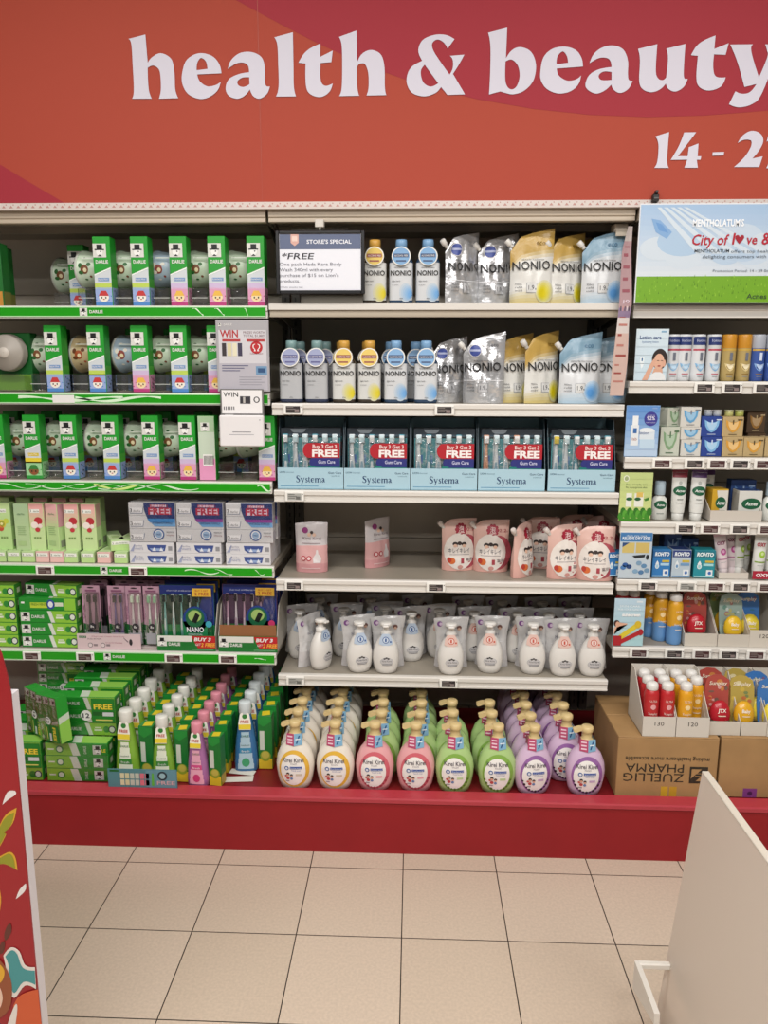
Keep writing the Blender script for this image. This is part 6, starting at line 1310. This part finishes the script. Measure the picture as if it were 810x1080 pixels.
def small_carton(kind, w, d, h):
    base, top_, acc, tx, name = {'cream': ('#cfcdc6', '#cfcdc6', '#5f9fcc', '#7a7f8a', ''), 'navy': ('#27408c', '#3352a4', '#7fb4e0', '#c9d6ee', ''), 'gold': ('#b7a073', '#c4ae82', '#d39a3c', '#5a4a2c', ''), 'serum': ('#c2c6b8', '#8aa48a', '#7f9f7a', '#4a6a4a', ''), 'brown': ('#5a4632', '#4a3a2a', '#a87a3c', '#c9b48a', ''),
        'eyeblue': ('#2f78b8', '#3f8ac6', '#a9cfe6', '#e6eef2', 'ROHTO'), 'eyenavy': ('#b4c3ce', '#30457e', '#6f98c0', '#e6eef2', 'ROHTO'), 'eyeteal': ('#1f8a98', '#2f9aa6', '#9fd2d6', '#e6f0f0', 'ROHTO'), 'yellow': ('#c9a02c', '#c9a02c', '#1f6a3c', '#e4e6de', ''), 'acne': ('#d3d4ce', '#34508c', '#1d6a3c', '#e6eae4', 'Acnes'), 'darkblue': ('#2c4a84', '#34568f', '#5f86b8', '#9ab4d6', '')}[kind]
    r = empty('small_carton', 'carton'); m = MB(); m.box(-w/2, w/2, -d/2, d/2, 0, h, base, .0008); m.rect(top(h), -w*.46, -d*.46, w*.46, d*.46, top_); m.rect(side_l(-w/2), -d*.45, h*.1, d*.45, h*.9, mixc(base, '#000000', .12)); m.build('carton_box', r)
    m = MB(); f = front(-d/2); q = w/2-.001
    if kind.startswith('eye'):
        if kind == 'eyenavy': m.rect(f, -q, h*.74, q, h-.001, '#2c3f7c')
        else: m.rect(f, -q, h*.74, q, h-.001, mixc(base, '#102040', .2))
        m.text(f, name, 0, h*.79, .013, tx, 2, w=w*.78, bold=.06, sl=.12); m.disc(f, -w*.24, h*.42, w*.11, h*.10, '#dfe8ec', 2, 14); m.add([f(-w*.24+w*.1*a, h*(.5+.13*b), 3) for a, b in ((-1, 0), (1, 0), (0, 1))], [(0, 1, 2)], '#dfe8ec')
        m.disc(f, -w*.24, h*.42, w*.07, h*.06, acc, 4, 12); m.rect(f, w*.02, h*.56, w*.42, h*.64, '#c9b03c', 2); m.rect(f, -w*.06, h*.44, w*.42, h*.53, acc, 2); m.rect(f, w*.1, h*.08, w*.4, h*.3, '#dfe4e6', 2); m.disc(f, w*.26, h*.19, w*.08, h*.06, '#3a6ab0', 3, 12); m.rect(f, -w*.46, h*.03, q, h*.08, acc, 2)
    elif kind in ('acne', 'yellow'):
        if kind == 'yellow': m.poly(f, [(-q*.5, h*.96), (q, h*.96), (q, h*.04), (q*.2, h*.04)], '#d8d6cc')
        m.disc(f, w*.04, h*.56, w*.42 if kind == 'acne' else w*.33, h*.19, '#14583a', 2, 24); m.text(f, 'Acnes', w*.04, h*.50, .013, '#e3e9e3', 3, w=w*.5, bold=.04, sl=.15); m.rect(f, -w*.3, h*.28, w*.35, h*.31, '#7a7f7a', 2); m.disc(f, w*.26, h*.14, w*.13, h*.07, '#a08a5c', 2, 14); m.rect(f, -w*.36, h*.1, w*.05, h*.2, '#8a8f8a', 2)
    else:
        m.add([f(w*a, h*(.54+.34*b), 2) for a, b in ((-.36, .9), (-.15, .55), (0, .5), (.15, .55), (.36, .9), (.32, .0), (.17, -.75), (0, -1), (-.17, -.75), (-.32, .0))], [tuple(range(10))], acc); m.add([f(w*a*.7, h*(.56+.24*b), 3) for a, b in ((-.36, .9), (-.15, .55), (0, .5), (.15, .55), (.36, .9), (.32, .0), (.17, -.75), (0, -1), (-.17, -.75), (-.32, .0))], [tuple(range(10))], mixc(acc, '#ffffff', .35))
        m.rect(f, -w*.03, h*.62, w*.03, h*.84, tx, 4); m.rect(f, -w*.2, h*.1, w*.2, h*.13, tx, 4); m.rect(f, w*.2, h*.82, w*.44, h*.88, tx, 4)
    m.build('carton_print', r); return r
def jar(col):
    r = empty('cream_tub', 'cream tub'); MB().lathe([(.024, 0), (.027, .002), (.028, .026), (.026, .029)], M(col, .35), 24).build('tub_body', r); MB().lathe([(.0285, .0295), (.029, .031), (.029, .039), (.027, .041), (.001, .0412)], M(mixc(col, '#ffffff', .35), .3), 24, cap=False).build('tub_lid', r); return r
def sc(px, zi, y, kind, w, h, lab, dz=0., rz=0., d=.055, grp=None):
    put(small_carton, (kind, w, d, h), (spot(px, y, ZR[zi]+dz+h/2), y+d/2, ZR[zi]+.001+dz), rz, lab, grp or 'small skincare and eye drop cartons')
yb = 2.575
sc(706, 2, yb, 'serum', .064, .098, 'white and green serum carton beside the blue lotion card'); sc(707, 2, yb+.01, 'serum', .060, .062, 'second serum carton lying askew on the first', .099, .5)
for k, t in enumerate(('lowest', 'middle', 'top')): sc(728, 2, yb, 'cream', .066, (.055, .042, .066)[k], f'white cream carton, {t} of three stacked beside the serum cartons', (0, .0555, .098)[k])
for k, t in enumerate(('lower', 'upper')): sc(750, 2, yb, 'navy', .068, .066, f'dark blue cream carton, {t} of two', .0665*k); sc(772.5, 2, yb, 'gold', .068, .066, f'gold cream carton, {t} of the two beside the dark blue ones', .0665*k)
sc(794.5, 2, yb, 'gold', .066, .064, 'single gold cream carton before the brown ones'); sc(817, 2, yb, 'gold', .066, .064, 'gold cream carton at the picture edge')
sc(797, 2, 2.66, 'brown', .062, .072, 'dim brown carton behind the single gold one, lower', 0); sc(797, 2, 2.66, 'brown', .062, .072, 'dim brown carton behind the single gold one, upper', .0725)
for k, (px, c, lb) in enumerate(((746, '#a9aeb4', 'silver tub, first on the dark blue cartons'), (755.5, '#b4b8ba', 'silver tub, second on the dark blue cartons'), (768, '#b9b878', 'lime-lidded tub, first on the gold cartons'), (779, '#a9b05c', 'lime-lidded tub, second on the gold cartons'))):
    put(jar, (c,), (spot(px, 2.605, ZR[2]+.15), 2.603, ZR[2]+.1345), 0, lb, 'small tubs on the stacked cartons', s=.5)

def cleansing_tube(kind):
    r = empty('cleansing_tube', 'cleansing tube'); top_, acc, tx, body = {'wine': ('#7a1f30', '#14583a', '#e3e9e3', '#d6d7d2'), 'violet': ('#4a2a5c', '#14583a', '#e3e9e3', '#d9dad6'), 'pink': ('#d8b3c2', '#b04a8a', '#7a2a50', '#dccdd0'), 'green': ('#dadbd6', '#9cc43c', '#b01f3c', '#dadbd6')}[kind]
    prof = [(.0215, .028, .0215), (.0235, .05, .0205), (.0250, .10, .016), (.0262, .15, .008), (.0265, .168, .0016)]
    m = MB(); m.lathe(prof, M(body, .3), 26); m.box(-.0265, .0265, -.0014, .0014, .1675, .178, M(top_, .3)); m.build('tube_body', r)
    MB().lathe([(.0175, 0), (.019, .001), (.0195, .026), (.017, .028)], M('#d3d4d0' if kind != 'pink' else '#dccfd2', .3), 24).build('cap', r)
    m = MB(); fm = wrap(prof)
    if kind in ('wine', 'violet'): m.rect(fm, -.0255, .150, .0255, .167, top_, 1, 8, 3); m.disc(fm, 0, .105, .0225, .016, acc, 2, 22, 4); m.text(fm, 'Acnes', 0, .101, .009, tx, 4, w=.030, bold=.03, sl=.15); m.rect(fm, -.010, .074, .010, .077, '#8a8f8a', 2, 4, 1); m.rect(fm, -.013, .062, .013, .064, '#a9aeaa', 2, 4, 1); m.disc(fm, 0, .132, .006, .006, '#a9aca8', 2, 10)
    else: m.text(fm, 'OXY', -.001, .132, .014, tx, 3, w=.036, bold=.06, sl=.1); m.disc(fm, .004, .100, .012, .014, acc, 2, 16, 3); m.disc(fm, .004, .102, .006, .007, mixc(acc, '#ffffff', .5), 3, 12, 2); m.rect(fm, -.021, .066, .021, .071, '#7f9f3a' if kind == 'green' else '#b07a98', 2, 8, 1); m.rect(fm, -.012, .054, .012, .056, '#a9aeaa', 2, 4, 1)
    m.build('tube_label', r); return r
TG = 'standing skincare tubes'
def tb(px, zi, y, kind, lab, rz=0., ry=0., dz=0., s=.98, rx=0.): put(cleansing_tube, (kind,), (spot(px, y, ZR[zi]+.06), y, ZR[zi]+.001+dz), rz, lab, TG, ry=ry, s=s, rx=rx)
tb(715, 3, 2.585, 'wine', 'white tube with dark red top beside the round lotion bottle'); tb(734, 3, 2.585, 'violet', 'white tube with violet top beside the dark red topped one', 0, .03); tb(744, 3, 2.66, 'violet', 'white tube half hidden behind the violet-topped one')
for px, y, kd, lb in ((695, 2.60, 'g', 'round white lotion bottle with green oval beside the leafy card'), (812, 2.60, 'g', 'round white bottle with green oval at the picture edge')):
    def round_bottle(k):
        r = empty('lotion_bottle', 'lotion bottle'); prof = [(.024, 0, .017), (.027, .003, .019), (.0275, .05, .019), (.024, .072, .017), (.014, .082, .012), (.012, .085, .011)]; MB().lathe(prof, M('#d6d8d2', .3), 26).build('bottle_body', r)
        m = MB(); m.lathe([(.0165, .085), (.0175, .087), (.0175, .128), (.0155, .132), (.001, .1325)], M('#a9bcc8', .3), 22, cap=False); m.build('cap', r); m = MB(); fm = wrap(prof); m.disc(fm, 0, .052, .021, .015, '#14583a', 1, 20, 3); m.text(fm, 'Acnes', 0, .048, .008, '#e3e9e3', 3, w=.026, bold=.03); m.rect(fm, -.012, .02, .012, .024, '#9aa09a', 1, 4, 1); m.build('bottle_label', r); return r
    put(round_bottle, (1,), (spot(px, y, ZR[3]+.05), y, ZR[3]+.001), 0, lb, LG)
def white_tray(w, d, hf, hb, col, txt):
    r = empty('card_tray', 'tray'); M_ = M(col, .55); MB().box(-w/2, w/2, 0, d, 0, .002, M_).build('tray_floor', r)
    for x in (-w/2, w/2-.002): MB().prism_x([(0, 0), (d, 0), (d, hb), (d*.75, hb), (.006, hf), (0, hf)], x, x+.002, M_).build('tray_wall', r)
    MB().box(-w/2+.002, w/2-.002, d-.002, d, .002, hb, M_).build('tray_back', r)
    m = MB(); m.box(-w/2, w/2, -.002, 0, 0, hf, M_)
    if txt: m.text(front(-.002), txt, 0, hf*.55, .014, '#3a3430', 1, w=.030 if len(txt) > 2 else .022)
    m.build('tray_front', r); return r
def wt(px, y, z, args, lab, rz=0.): return put(white_tray, args, (spot(px, y, z+.02), y, z+.001), rz, lab, 'white card trays')
wt(776, 2.562, ZR[3], (.172, .14, .038, .10, '#c9c2b8', ''), 'wide low white tray holding the yellow and green oval cartons')
sc(758, 3, 2.58, 'yellow', .056, .105, 'yellow carton with green oval in the low white tray', .003, .12); sc(791, 3, 2.58, 'acne', .078, .100, 'white carton with large green oval in the low white tray', .003)
sc(783, 3, 2.645, 'darkblue', .085, .128, 'dark blue carton behind the white green-oval one', .003, 0, .04)
sc(649, 4, 2.575, 'eyeblue', .052, .085, 'blue eye drop carton hidden behind the eye care card', 0, 0); sc(698, 4, 2.57, 'eyeblue', .062, .098, 'blue eye drop carton beside the eye care card'); sc(719, 4, 2.57, 'eyenavy', .064, .099, 'white and navy eye drop carton between blue and teal ones'); sc(744, 4, 2.57, 'eyeteal', .070, .098, 'teal eye drop carton beside the pink tubes', 0, -.08)
sc(709, 4, 2.66, 'darkblue', .060, .14, 'dim navy carton behind the blue eye drop carton'); sc(727, 4, 2.66, 'darkblue', .060, .12, 'dim navy carton behind the white and navy one')
wt(774, 2.566, ZR[4], (.100, .13, .022, .03, '#cdc6bc', ''), 'low white tray under the pink tubes')
tb(764, 4, 2.60, 'pink', 'pink tube leaning over the low white tray', 0, -.16, .010, .80); tb(772, 4, 2.645, 'pink', 'pink tube standing behind the leaning one', 0, -.04, .003, .86)
for k, px in enumerate((779, 785)): tb(px, 4, 2.64+.03*k, 'green', f'white and green tube partly hidden, {("first", "second")[k]} behind the front green one', .5, 0, .003, .88)
tb(799.5, 4, 2.585, 'green', 'white tube with lime disc at the front by the red sign', 0, .04, .0, .86); tb(813, 4, 2.61, 'green', 'white and green tube at the picture edge', 0, .0, .0, .86)
r = empty('shelf_sign', 'sign'); tag(r, 'small red sign at the rail below the lime disc tube'); p = at_y(804, 608.5, 2.542); r.location = p; MB().box(-.032, .034, 0, .002, 0, .028, '#a81f38').build('sign_board', r); m = MB(); m.text(front(0), 'OXY', 0, .008, .012, '#efe3e4', 1, w=.046, bold=.06, sl=.1); m.build('sign_lettering', r)

def spray_can(kind):
    r = empty('spray_can', 'spray can'); t, b_ = {'sun': ('#d19a26', '#5f8fc4'), 'red': ('#b5282c', '#8fb0a8'), 'yellow': ('#d79a1e', '#6a8fb4')}[kind]
    prof = [(.0235, 0), (.0255, .003), (.0258, .02), (.0258, .138), (.0235, .149), (.018, .157)]
    m = MB(); cut = .066 if kind == 'sun' else .030
    def at(z):
        for p, q in zip(prof, prof[1:]):
            if p[1] <= z <= q[1]: return p[0]+(q[0]-p[0])*(z-p[1])/(q[1]-p[1])
        return .02
    m.lathe([p for p in prof if p[1] < cut]+[(at(cut), cut)], M(b_, .3), 26); m.lathe([(at(cut), cut)]+[p for p in prof if p[1] > cut], M(t, .3), 26); m.build('can_body', r)
    MB().lathe([(.0195, .157), (.0205, .159), (.0205, .171), (.018, .179), (.011, .183), (.001, .1835)], M('#dedcd8', .35), 24, cap=False).build('cap', r)
    m = MB(); fm = wrap(prof)
    for k in range(8): x = -.021+k*.006; m.rect(fm, x, cut-.002, x+.006, cut+.006*math.sin(k*.8)+.004, b_, 1, 2, 1)
    m.disc(fm, 0, .100, .009, .009, mixc(t, '#ffffff', .55), 2, 16, 2); m.text(fm, 'Suncare' if kind == 'sun' else 'Sunplay', 0, .072, .008, '#e9e3da', 3, w=.030); m.text(fm, 'ULTRA', 0, .118, .008, '#e9dcd2', 3, w=.024); m.rect(fm, -.012, .055, .012, .058, '#e0d3c4', 3, 4, 1)
    m.build('can_label', r); return r
CG = 'sunscreen spray cans'
def can(px, y, z, kind, lab, s=1., rz=0.): put(spray_can, (kind,), (spot(px, y, z+.08), y, z+.001), rz, lab, CG, s=s)
can(712, 2.59, ZR[5], 'sun', 'yellow over blue spray can beside the red pouch tray', 1., .25); can(697, 2.625, ZR[5], 'sun', 'yellow over blue spray can between two like it'); can(686, 2.665, ZR[5], 'sun', 'yellow over blue spray can half behind the sunscreen card')
can(656, 2.66, ZR[5], 'red', 'red can whose white cap shows over the sunscreen card', .98); can(668, 2.66, ZR[5], 'red', 'red can behind the middle of the sunscreen card', .96)

def egg_pouch(kind):
    """hanging card pack with an egg-shaped bottle on its front"""
    r = empty('sunscreen_pack', 'sunscreen pack'); bk, e0, e1 = {'red': ('#a8483f', '#b01f2c', '#3f8a72'), 'yellow': ('#9ab0a8', '#dcb42c', '#d39a26'), 'meadow': ('#8fa870', '#d6a82c', '#c98f24'), 'sky': ('#3a72b4', '#d8c23c', '#c9ae38'), 'amber': ('#b09a4a', '#d9a426', '#4a6474')}[kind]
    m = MB(); m.prism([(-.030, 0), (.030, 0), (.037, .03), (.041, .08), (.040, .130), (.034, .152), (.014, .166), (-.010, .168), (-.033, .158), (-.041, .132), (-.041, .08), (-.037, .03)], 0, .004, bk); f = front(0); rn = random.Random(kind)
    for k in range(16): m.disc(f, rn.uniform(-.028, .028), rn.uniform(.03, .145), rn.uniform(.004, .010), rn.uniform(.003, .009), mixc(bk, rn.choice(['#ffffff', '#c23a34', '#e0c04a', '#2f6a5a']), .45), 1+.03*k, 10)
    m.text(f, 'Sunplay', 0, .135, .012, '#e6dcc8', 3, w=.055, bold=.02, sl=.15); m.build('backing_card', r)
    prof = [(.010, .012), (.022, .016), (.030, .030), (.0325, .048), (.029, .068), (.020, .083), (.010, .090), (.001, .091)]
    m = MB(); lo = [p for p in prof if p[1] <= .030]; m.lathe(lo, M(e1, .3), 24, k=.6, c=(0, -.0215, 0), cap=False); m.lathe([p for p in prof if p[1] >= .030], M(e0, .25), 24, k=.6, c=(0, -.0215, 0), cap=False); m.build('egg_bottle', r)
    m = MB(); fm = wrap(prof, k=.6, c=(0, -.0215)); m.text(fm, 'JTX' if kind == 'red' else 'Baby', 0, .058, .011, '#eee6da', 2, w=.026, bold=.04, sl=.1); m.rect(fm, -.012, .045, .012, .048, '#e9dcc4', 2, 4, 1); m.build('egg_label', r); return r
EG = 'egg-shaped sunscreen packs'
def eg(px, y, z, kind, lab, s=1., rx=-.12): put(egg_pouch, (kind,), (spot(px, (2.575 if y > 2.55 else 2.375)+(y-2.605 if y > 2.64 else (y-2.40 if 2.43 < y < 2.55 else 0))*.3, z+.06), y+.012, z+.006), 0, lab, EG, s=s, rx=rx)
wt(739.5, 2.562, ZR[5], (.112, .16, .046, .15, '#c9c2b6', ''), 'white tray on the lowest end shelf holding the red egg packs'); wt(774, 2.562, ZR[5], (.108, .16, .044, .15, '#c9c2b6', ''), 'white tray on the lowest end shelf holding the yellow egg packs'); wt(806, 2.560, ZR[5], (.100, .16, .062, .15, '#cfc8bc', '120'), 'white tray with a deep front at the picture edge of the lowest end shelf')
eg(738, 2.605, ZR[5], 'red', 'red egg-shaped sunscreen pack in the tray beside the spray cans', 1.05); eg(738, 2.665, ZR[5], 'red', 'second red egg-shaped pack behind the front one beside the spray cans', 1.05)
eg(777, 2.605, ZR[5], 'yellow', 'bright yellow egg-shaped pack in the tray beside the red one'); eg(772, 2.665, ZR[5], 'meadow', 'amber egg-shaped pack on a green card behind the bright yellow one', 1.02)
eg(797, 2.62, ZR[5], 'sky', 'yellow bottle pack on a blue card in the deep-fronted tray', 1.02)

# ---- brown shipping cartons on the red base
CB = M('#a68255', .7, noise=.22, nscale=14)
def ship_carton(x0, x1, y0, y1, z1, label, parts):
    r = empty('shipping_carton', 'cardboard box'); tag(r, label); r.location = ((x0+x1)/2, (y0+y1)/2, zd); w, d, h = x1-x0, y1-y0, z1-zd
    MB().box(-w/2, w/2, -d/2, d/2, 0, h-.004, CB, .002).build('box_body', r)
    m = MB(); m.box(-w/2, w/2, -d/2, -.0015, h-.004, h, CB, .0012); m.build('top_flap', r); m = MB(); m.box(-w/2, w/2, .0015, d/2, h-.004, h, CB, .0012); m.build('top_flap', r)
    return r, w, d, h
r, w, d, h = ship_carton(.683, 1.010, 2.336, 2.66, .404, 'big brown pharma shipping carton with upside-down printing beside the purple soap', 1)
m = MB(); f0 = front(2.336); r.rotation_euler.z = 0
def cf(x, z, L): p = f0(x, z, L); return (p[0]-r.location.x, p[1]-r.location.y, p[2]-zd)
def utext(t, px0, px1, py0, py1, col='#2c241a', bold=.02):
    q0, q1 = at_y(px0, py1, 2.336), at_y(px1, py0, 2.336); m.text(cf, t, (q0[0]+q1[0])/2, q1[2], abs(q1[2]-q0[2]), col, 2, w=q1[0]-q0[0], bold=bold, rot=PI)
utext('ZUELLIG', 658.5, 723, 814.5, 822.5, bold=.0); utext('PHARMA', 661, 723, 804.5, 812.5, bold=.0); utext('making healthcare more accessible', 661, 750, 797.5, 800.5, bold=.01)
q0, q1 = at_y(728, 824, 2.336), at_y(748.5, 807, 2.336); m.rect(cf, q0[0], q0[2], q1[0], q1[2], '#2c241a', 2)
w_, h_ = q1[0]-q0[0], q1[2]-q0[2]
m.poly(cf, [(q0[0]+w_*.1, q0[2]+h_*.86), (q0[0]+w_*.66, q0[2]+h_*.86), (q0[0]+w_*.08, q0[2]+h_*.28), (q0[0]+w_*.1, q0[2]+h_*.5)], '#a68255', 3)
m.poly(cf, [(q0[0]+w_*.92, q0[2]+h_*.14), (q0[0]+w_*.36, q0[2]+h_*.14), (q0[0]+w_*.94, q0[2]+h_*.72), (q0[0]+w_*.92, q0[2]+h_*.5)], '#a68255', 3)
for k in range(2): m.rect(cf, q0[0]+w_*.3, q0[2]+h_*(.42+.16*k), q0[0]+w_*.75, q0[2]+h_*(.46+.16*k), '#a68255', 4)
m.build('carton_printing', r)
m = MB(); q0, q1 = at_y(698, 839, 2.336), at_y(715.5, 828, 2.336)
m.rect(cf, q0[0], zd+.002, (q0[0]+q1[0])/2-.003, q1[2], '#c09a2a', 1); m.rect(cf, (q0[0]+q1[0])/2+.002, zd+.002, q1[0], q1[2], '#b8902a', 1); m.build('yellow_tape', r)
r2, w2, d2, h2 = ship_carton(1.020, 1.42, 2.345, 2.66, .404, 'plain brown shipping carton with violet sticker beside the pharma carton', 1)
m = MB(); q0, q1 = at_y(784.5, 839.5, 2.345), at_y(800, 829.5, 2.345); f2 = front(2.345)
cf2 = lambda x, z, L: (lambda p: (p[0]-r2.location.x, p[1]-r2.location.y, p[2]-zd))(f2(x, z, L))
m.rect(cf2, q0[0], max(q0[2], zd+.001), q1[0], q1[2], '#7a3a7c'); m.disc(cf2, (q0[0]+q1[0])/2, (q0[2]+q1[2])/2, .008, .008, '#4a1f4c', 2, 12); m.build('violet_sticker', r2)
zt = .404
wt(696, 2.342, zt, (.106, .165, .068, .185, '#cdc7bd', '130'), 'tall-backed white tray of red cans on the pharma carton'); wt(731.5, 2.342, zt, (.106, .165, .068, .185, '#cdc7bd', '120'), 'tall-backed white tray of yellow cans on the pharma carton')
rp = ['front', 'middle', 'back']
for j in range(3):
    for k in range(2):
        can(687.5+16.5*k-4.2*j, 2.372+.0525*j, zt+.003, 'red', f'red spray can, {["outer", "inner"][k]} one of the {rp[j]} row on the pharma carton', .95)
        if not (j == 0 and k == 9): can(723.5+16*k-5.6*j, 2.372+.0525*j, zt+.003, 'yellow', f'yellow spray can, {["outer", "inner"][k]} one of the {rp[j]} row on the pharma carton', .95) if not (j == 0 and k == 1) else None
wt(764, 2.36, zt, (.112, .17, .048, .17, '#c9c2b6', ''), 'white tray of red egg packs on the plain brown carton'); wt(797.5, 2.36, zt, (.098, .17, .046, .17, '#c9c2b6', ''), 'white tray of amber egg packs on the plain brown carton')
eg(763, 2.40, zt, 'red', 'red egg-shaped pack in the tray on the plain brown carton', 1.05); eg(760, 2.46, zt, 'red', 'red egg-shaped pack behind another on the plain brown carton', 1.05)
eg(788.5, 2.40, zt, 'amber', 'amber egg-shaped pack with dark foot on the plain brown carton', 1.04); eg(788, 2.46, zt, 'amber', 'amber egg-shaped pack behind another on the plain brown carton', 1.04)
wt(826, 2.355, zt, (.096, .17, .05, .17, '#c9c2b6', ''), 'white tray of blue packs at the picture edge'); eg(808, 2.44, zt, 'sky', 'blue sunscreen pack cut by the picture edge on the plain brown carton', 1.04); eg(818, 2.395, zt, 'sky', 'blue sunscreen pack in front of another at the picture edge', 1.)

# ================================================================ AISLE FOREGROUND
# ---- red cardboard standee
YS = 1.25
st = empty('display_standee', 'standee'); tag(st, 'red cardboard standee with white edge and leaf pictures in the near aisle'); st.location = (-1.02, YS, 0)
ox = st.location.x
ol = [(-1.36, 0), (-.7185, 0), (-.7170, 1.006), (-.7205, 1.040), (-.7275, 1.082), (-.742, 1.118), (-.775, 1.145), (-.85, 1.16), (-1.36, 1.16)]
m = MB(); m.prism([(x-ox, z) for x, z in ol], 0, .004, M('#93161f', .3), M('#93161f', .4)); m.build('printed_face', st)
m = MB(); m.prism([(-1.35-ox, 0), (-.7172-ox, 0), (-.7168-ox, 1.004), (-1.35-ox, 1.004)], .004, .027, M('#d9d6da', .6)); m.build('foam_core', st)
m = MB(); m.prism_x([(.027, .0), (.40, 0), (.027, .8)], -.20, -.194, M('#cdbfa8', .7)); m.build('back_strut', st)
m = MB(); sx_ = lambda px, py: (at_y(px, py, YS)[0]-ox, at_y(px, py, YS)[2]); f = front(0)
def sp(pts, c, L): 
    q = [sx_(4.0*0+p[0]/2.7, 680+p[1]/2.7) for p in smooth_outline(pts, 4)]; V, Fc = filled([q]); m.add([f(a_, b_, L) for a_, b_ in V], Fc, c)
sp([(12, 462, 1), (26, 426), (48, 422, 1), (50, 432), (30, 446)], '#d9d2d0', 1); sp([(52, 730, 1), (62, 704), (80, 685, 1), (78, 706)], '#d9d2d0', 1)
LF, LO = '#c99a2c', '#8a8a22'
def leaf(pts, q=.82):
    cx_ = sum(p[0] for p in pts)/len(pts); cy_ = sum(p[1] for p in pts)/len(pts); sp(pts, LF, 1); sp([(cx_+(p[0]-cx_)*q, cy_+(p[1]-cy_)*q)+tuple(p[2:]) for p in pts], LO, 2)
leaf([(53, 470, 1), (22, 490), (2, 526), (-14, 570), (-18, 610, 1), (6, 580), (24, 545, 1), (17, 540, 1), (42, 514)]); leaf([(56, 648, 1), (50, 612), (36, 596), (14, 604), (-12, 622), (-20, 640, 1), (14, 630), (38, 638)])
leaf([(-30, 700), (0, 690), (10, 740), (-6, 800), (-34, 790)], .8); sp([(28, 806), (38, 800), (40, 824), (24, 848), (20, 830)], '#5a2a20', 2); sp([(10, 856), (22, 850), (18, 880), (6, 884)], '#5a2a20', 2)
sp([(18, 890, 1), (40, 866), (64, 878), (80, 916), (108, 922, 1), (112, 985, 1), (80, 975), (50, 1010), (30, 980), (26, 930)], '#d6cfc8', 3); sp([(24, 892, 1), (42, 874), (58, 886), (74, 924), (108, 932, 1), (110, 972, 1), (76, 964), (50, 996), (36, 960), (34, 920)], '#3f8a8c', 4)
sp([(-30, 910), (0, 896), (30, 930), (44, 980), (36, 1040), (0, 1070), (-40, 1060)], '#8a4a2c', 5); sp([(-30, 920), (0, 908), (22, 930), (16, 960), (-10, 975), (-40, 970)], '#d3a02c', 6); sp([(-20, 985), (6, 975), (18, 1010), (4, 1045), (-30, 1040)], '#d9b8a4', 6)
sp([(48, 1030, 1), (70, 1000), (118, 984, 1), (132, 1120, 1), (40, 1130, 1)], '#c2542c', 5); sp([(30, 1090, 1), (52, 1030), (60, 1040), (48, 1130, 1), (28, 1130, 1)], '#d6cfc8', 6)
m.build('printed_picture', st)

# ---- white panel of a fixture in the near aisle
XP = .617
fp = empty('fixture_panel', 'panel'); tag(fp, 'plain white fixture side panel in the near aisle, its far corner slanted'); fp.location = (XP, 0, 0)
c0 = at_x(742, 813, XP); c1 = at_x(707.5, 1000, XP); t_ = (0-c0[2])/(c1[2]-c0[2]); yf = c0[1]+(c1[1]-c0[1])*t_
PW = M('#dfd4c8', .45)
MB().prism_x([(c0[1], c0[2]), (yf, 0), (.35, 0), (.35, c0[2])], 0, .014, PW).build('panel_board', fp)
m = MB(); m.box(-.0008, .0148, .35, c0[1]+.001, c0[2], c0[2]+.004, M('#bdb5a8', .45), .0015); m.build('top_trim', fp)
yb_ = c1[1]-.02; hb = at_y(678, 1016, yb_); hb2 = at_z(697, 1070, hb[2])
m = MB(); m.box(hb[0]-XP-.006, 0, yb_-.007, yb_+.007, hb[2]-.008, hb[2]+.008, M('#e4e0d8', .4), .003); m.build('bracket_bar', fp)
m = MB(); m.prism_x([(yb_+.006, hb[2]-.07), (yb_+.006, hb[2]+.006), (hb2[1], hb[2]+.006), (hb2[1], hb[2]-.02)], hb[0]-XP-.012, hb[0]-XP, M('#dcd8d0', .4)); m.build('bracket_plate', fp)
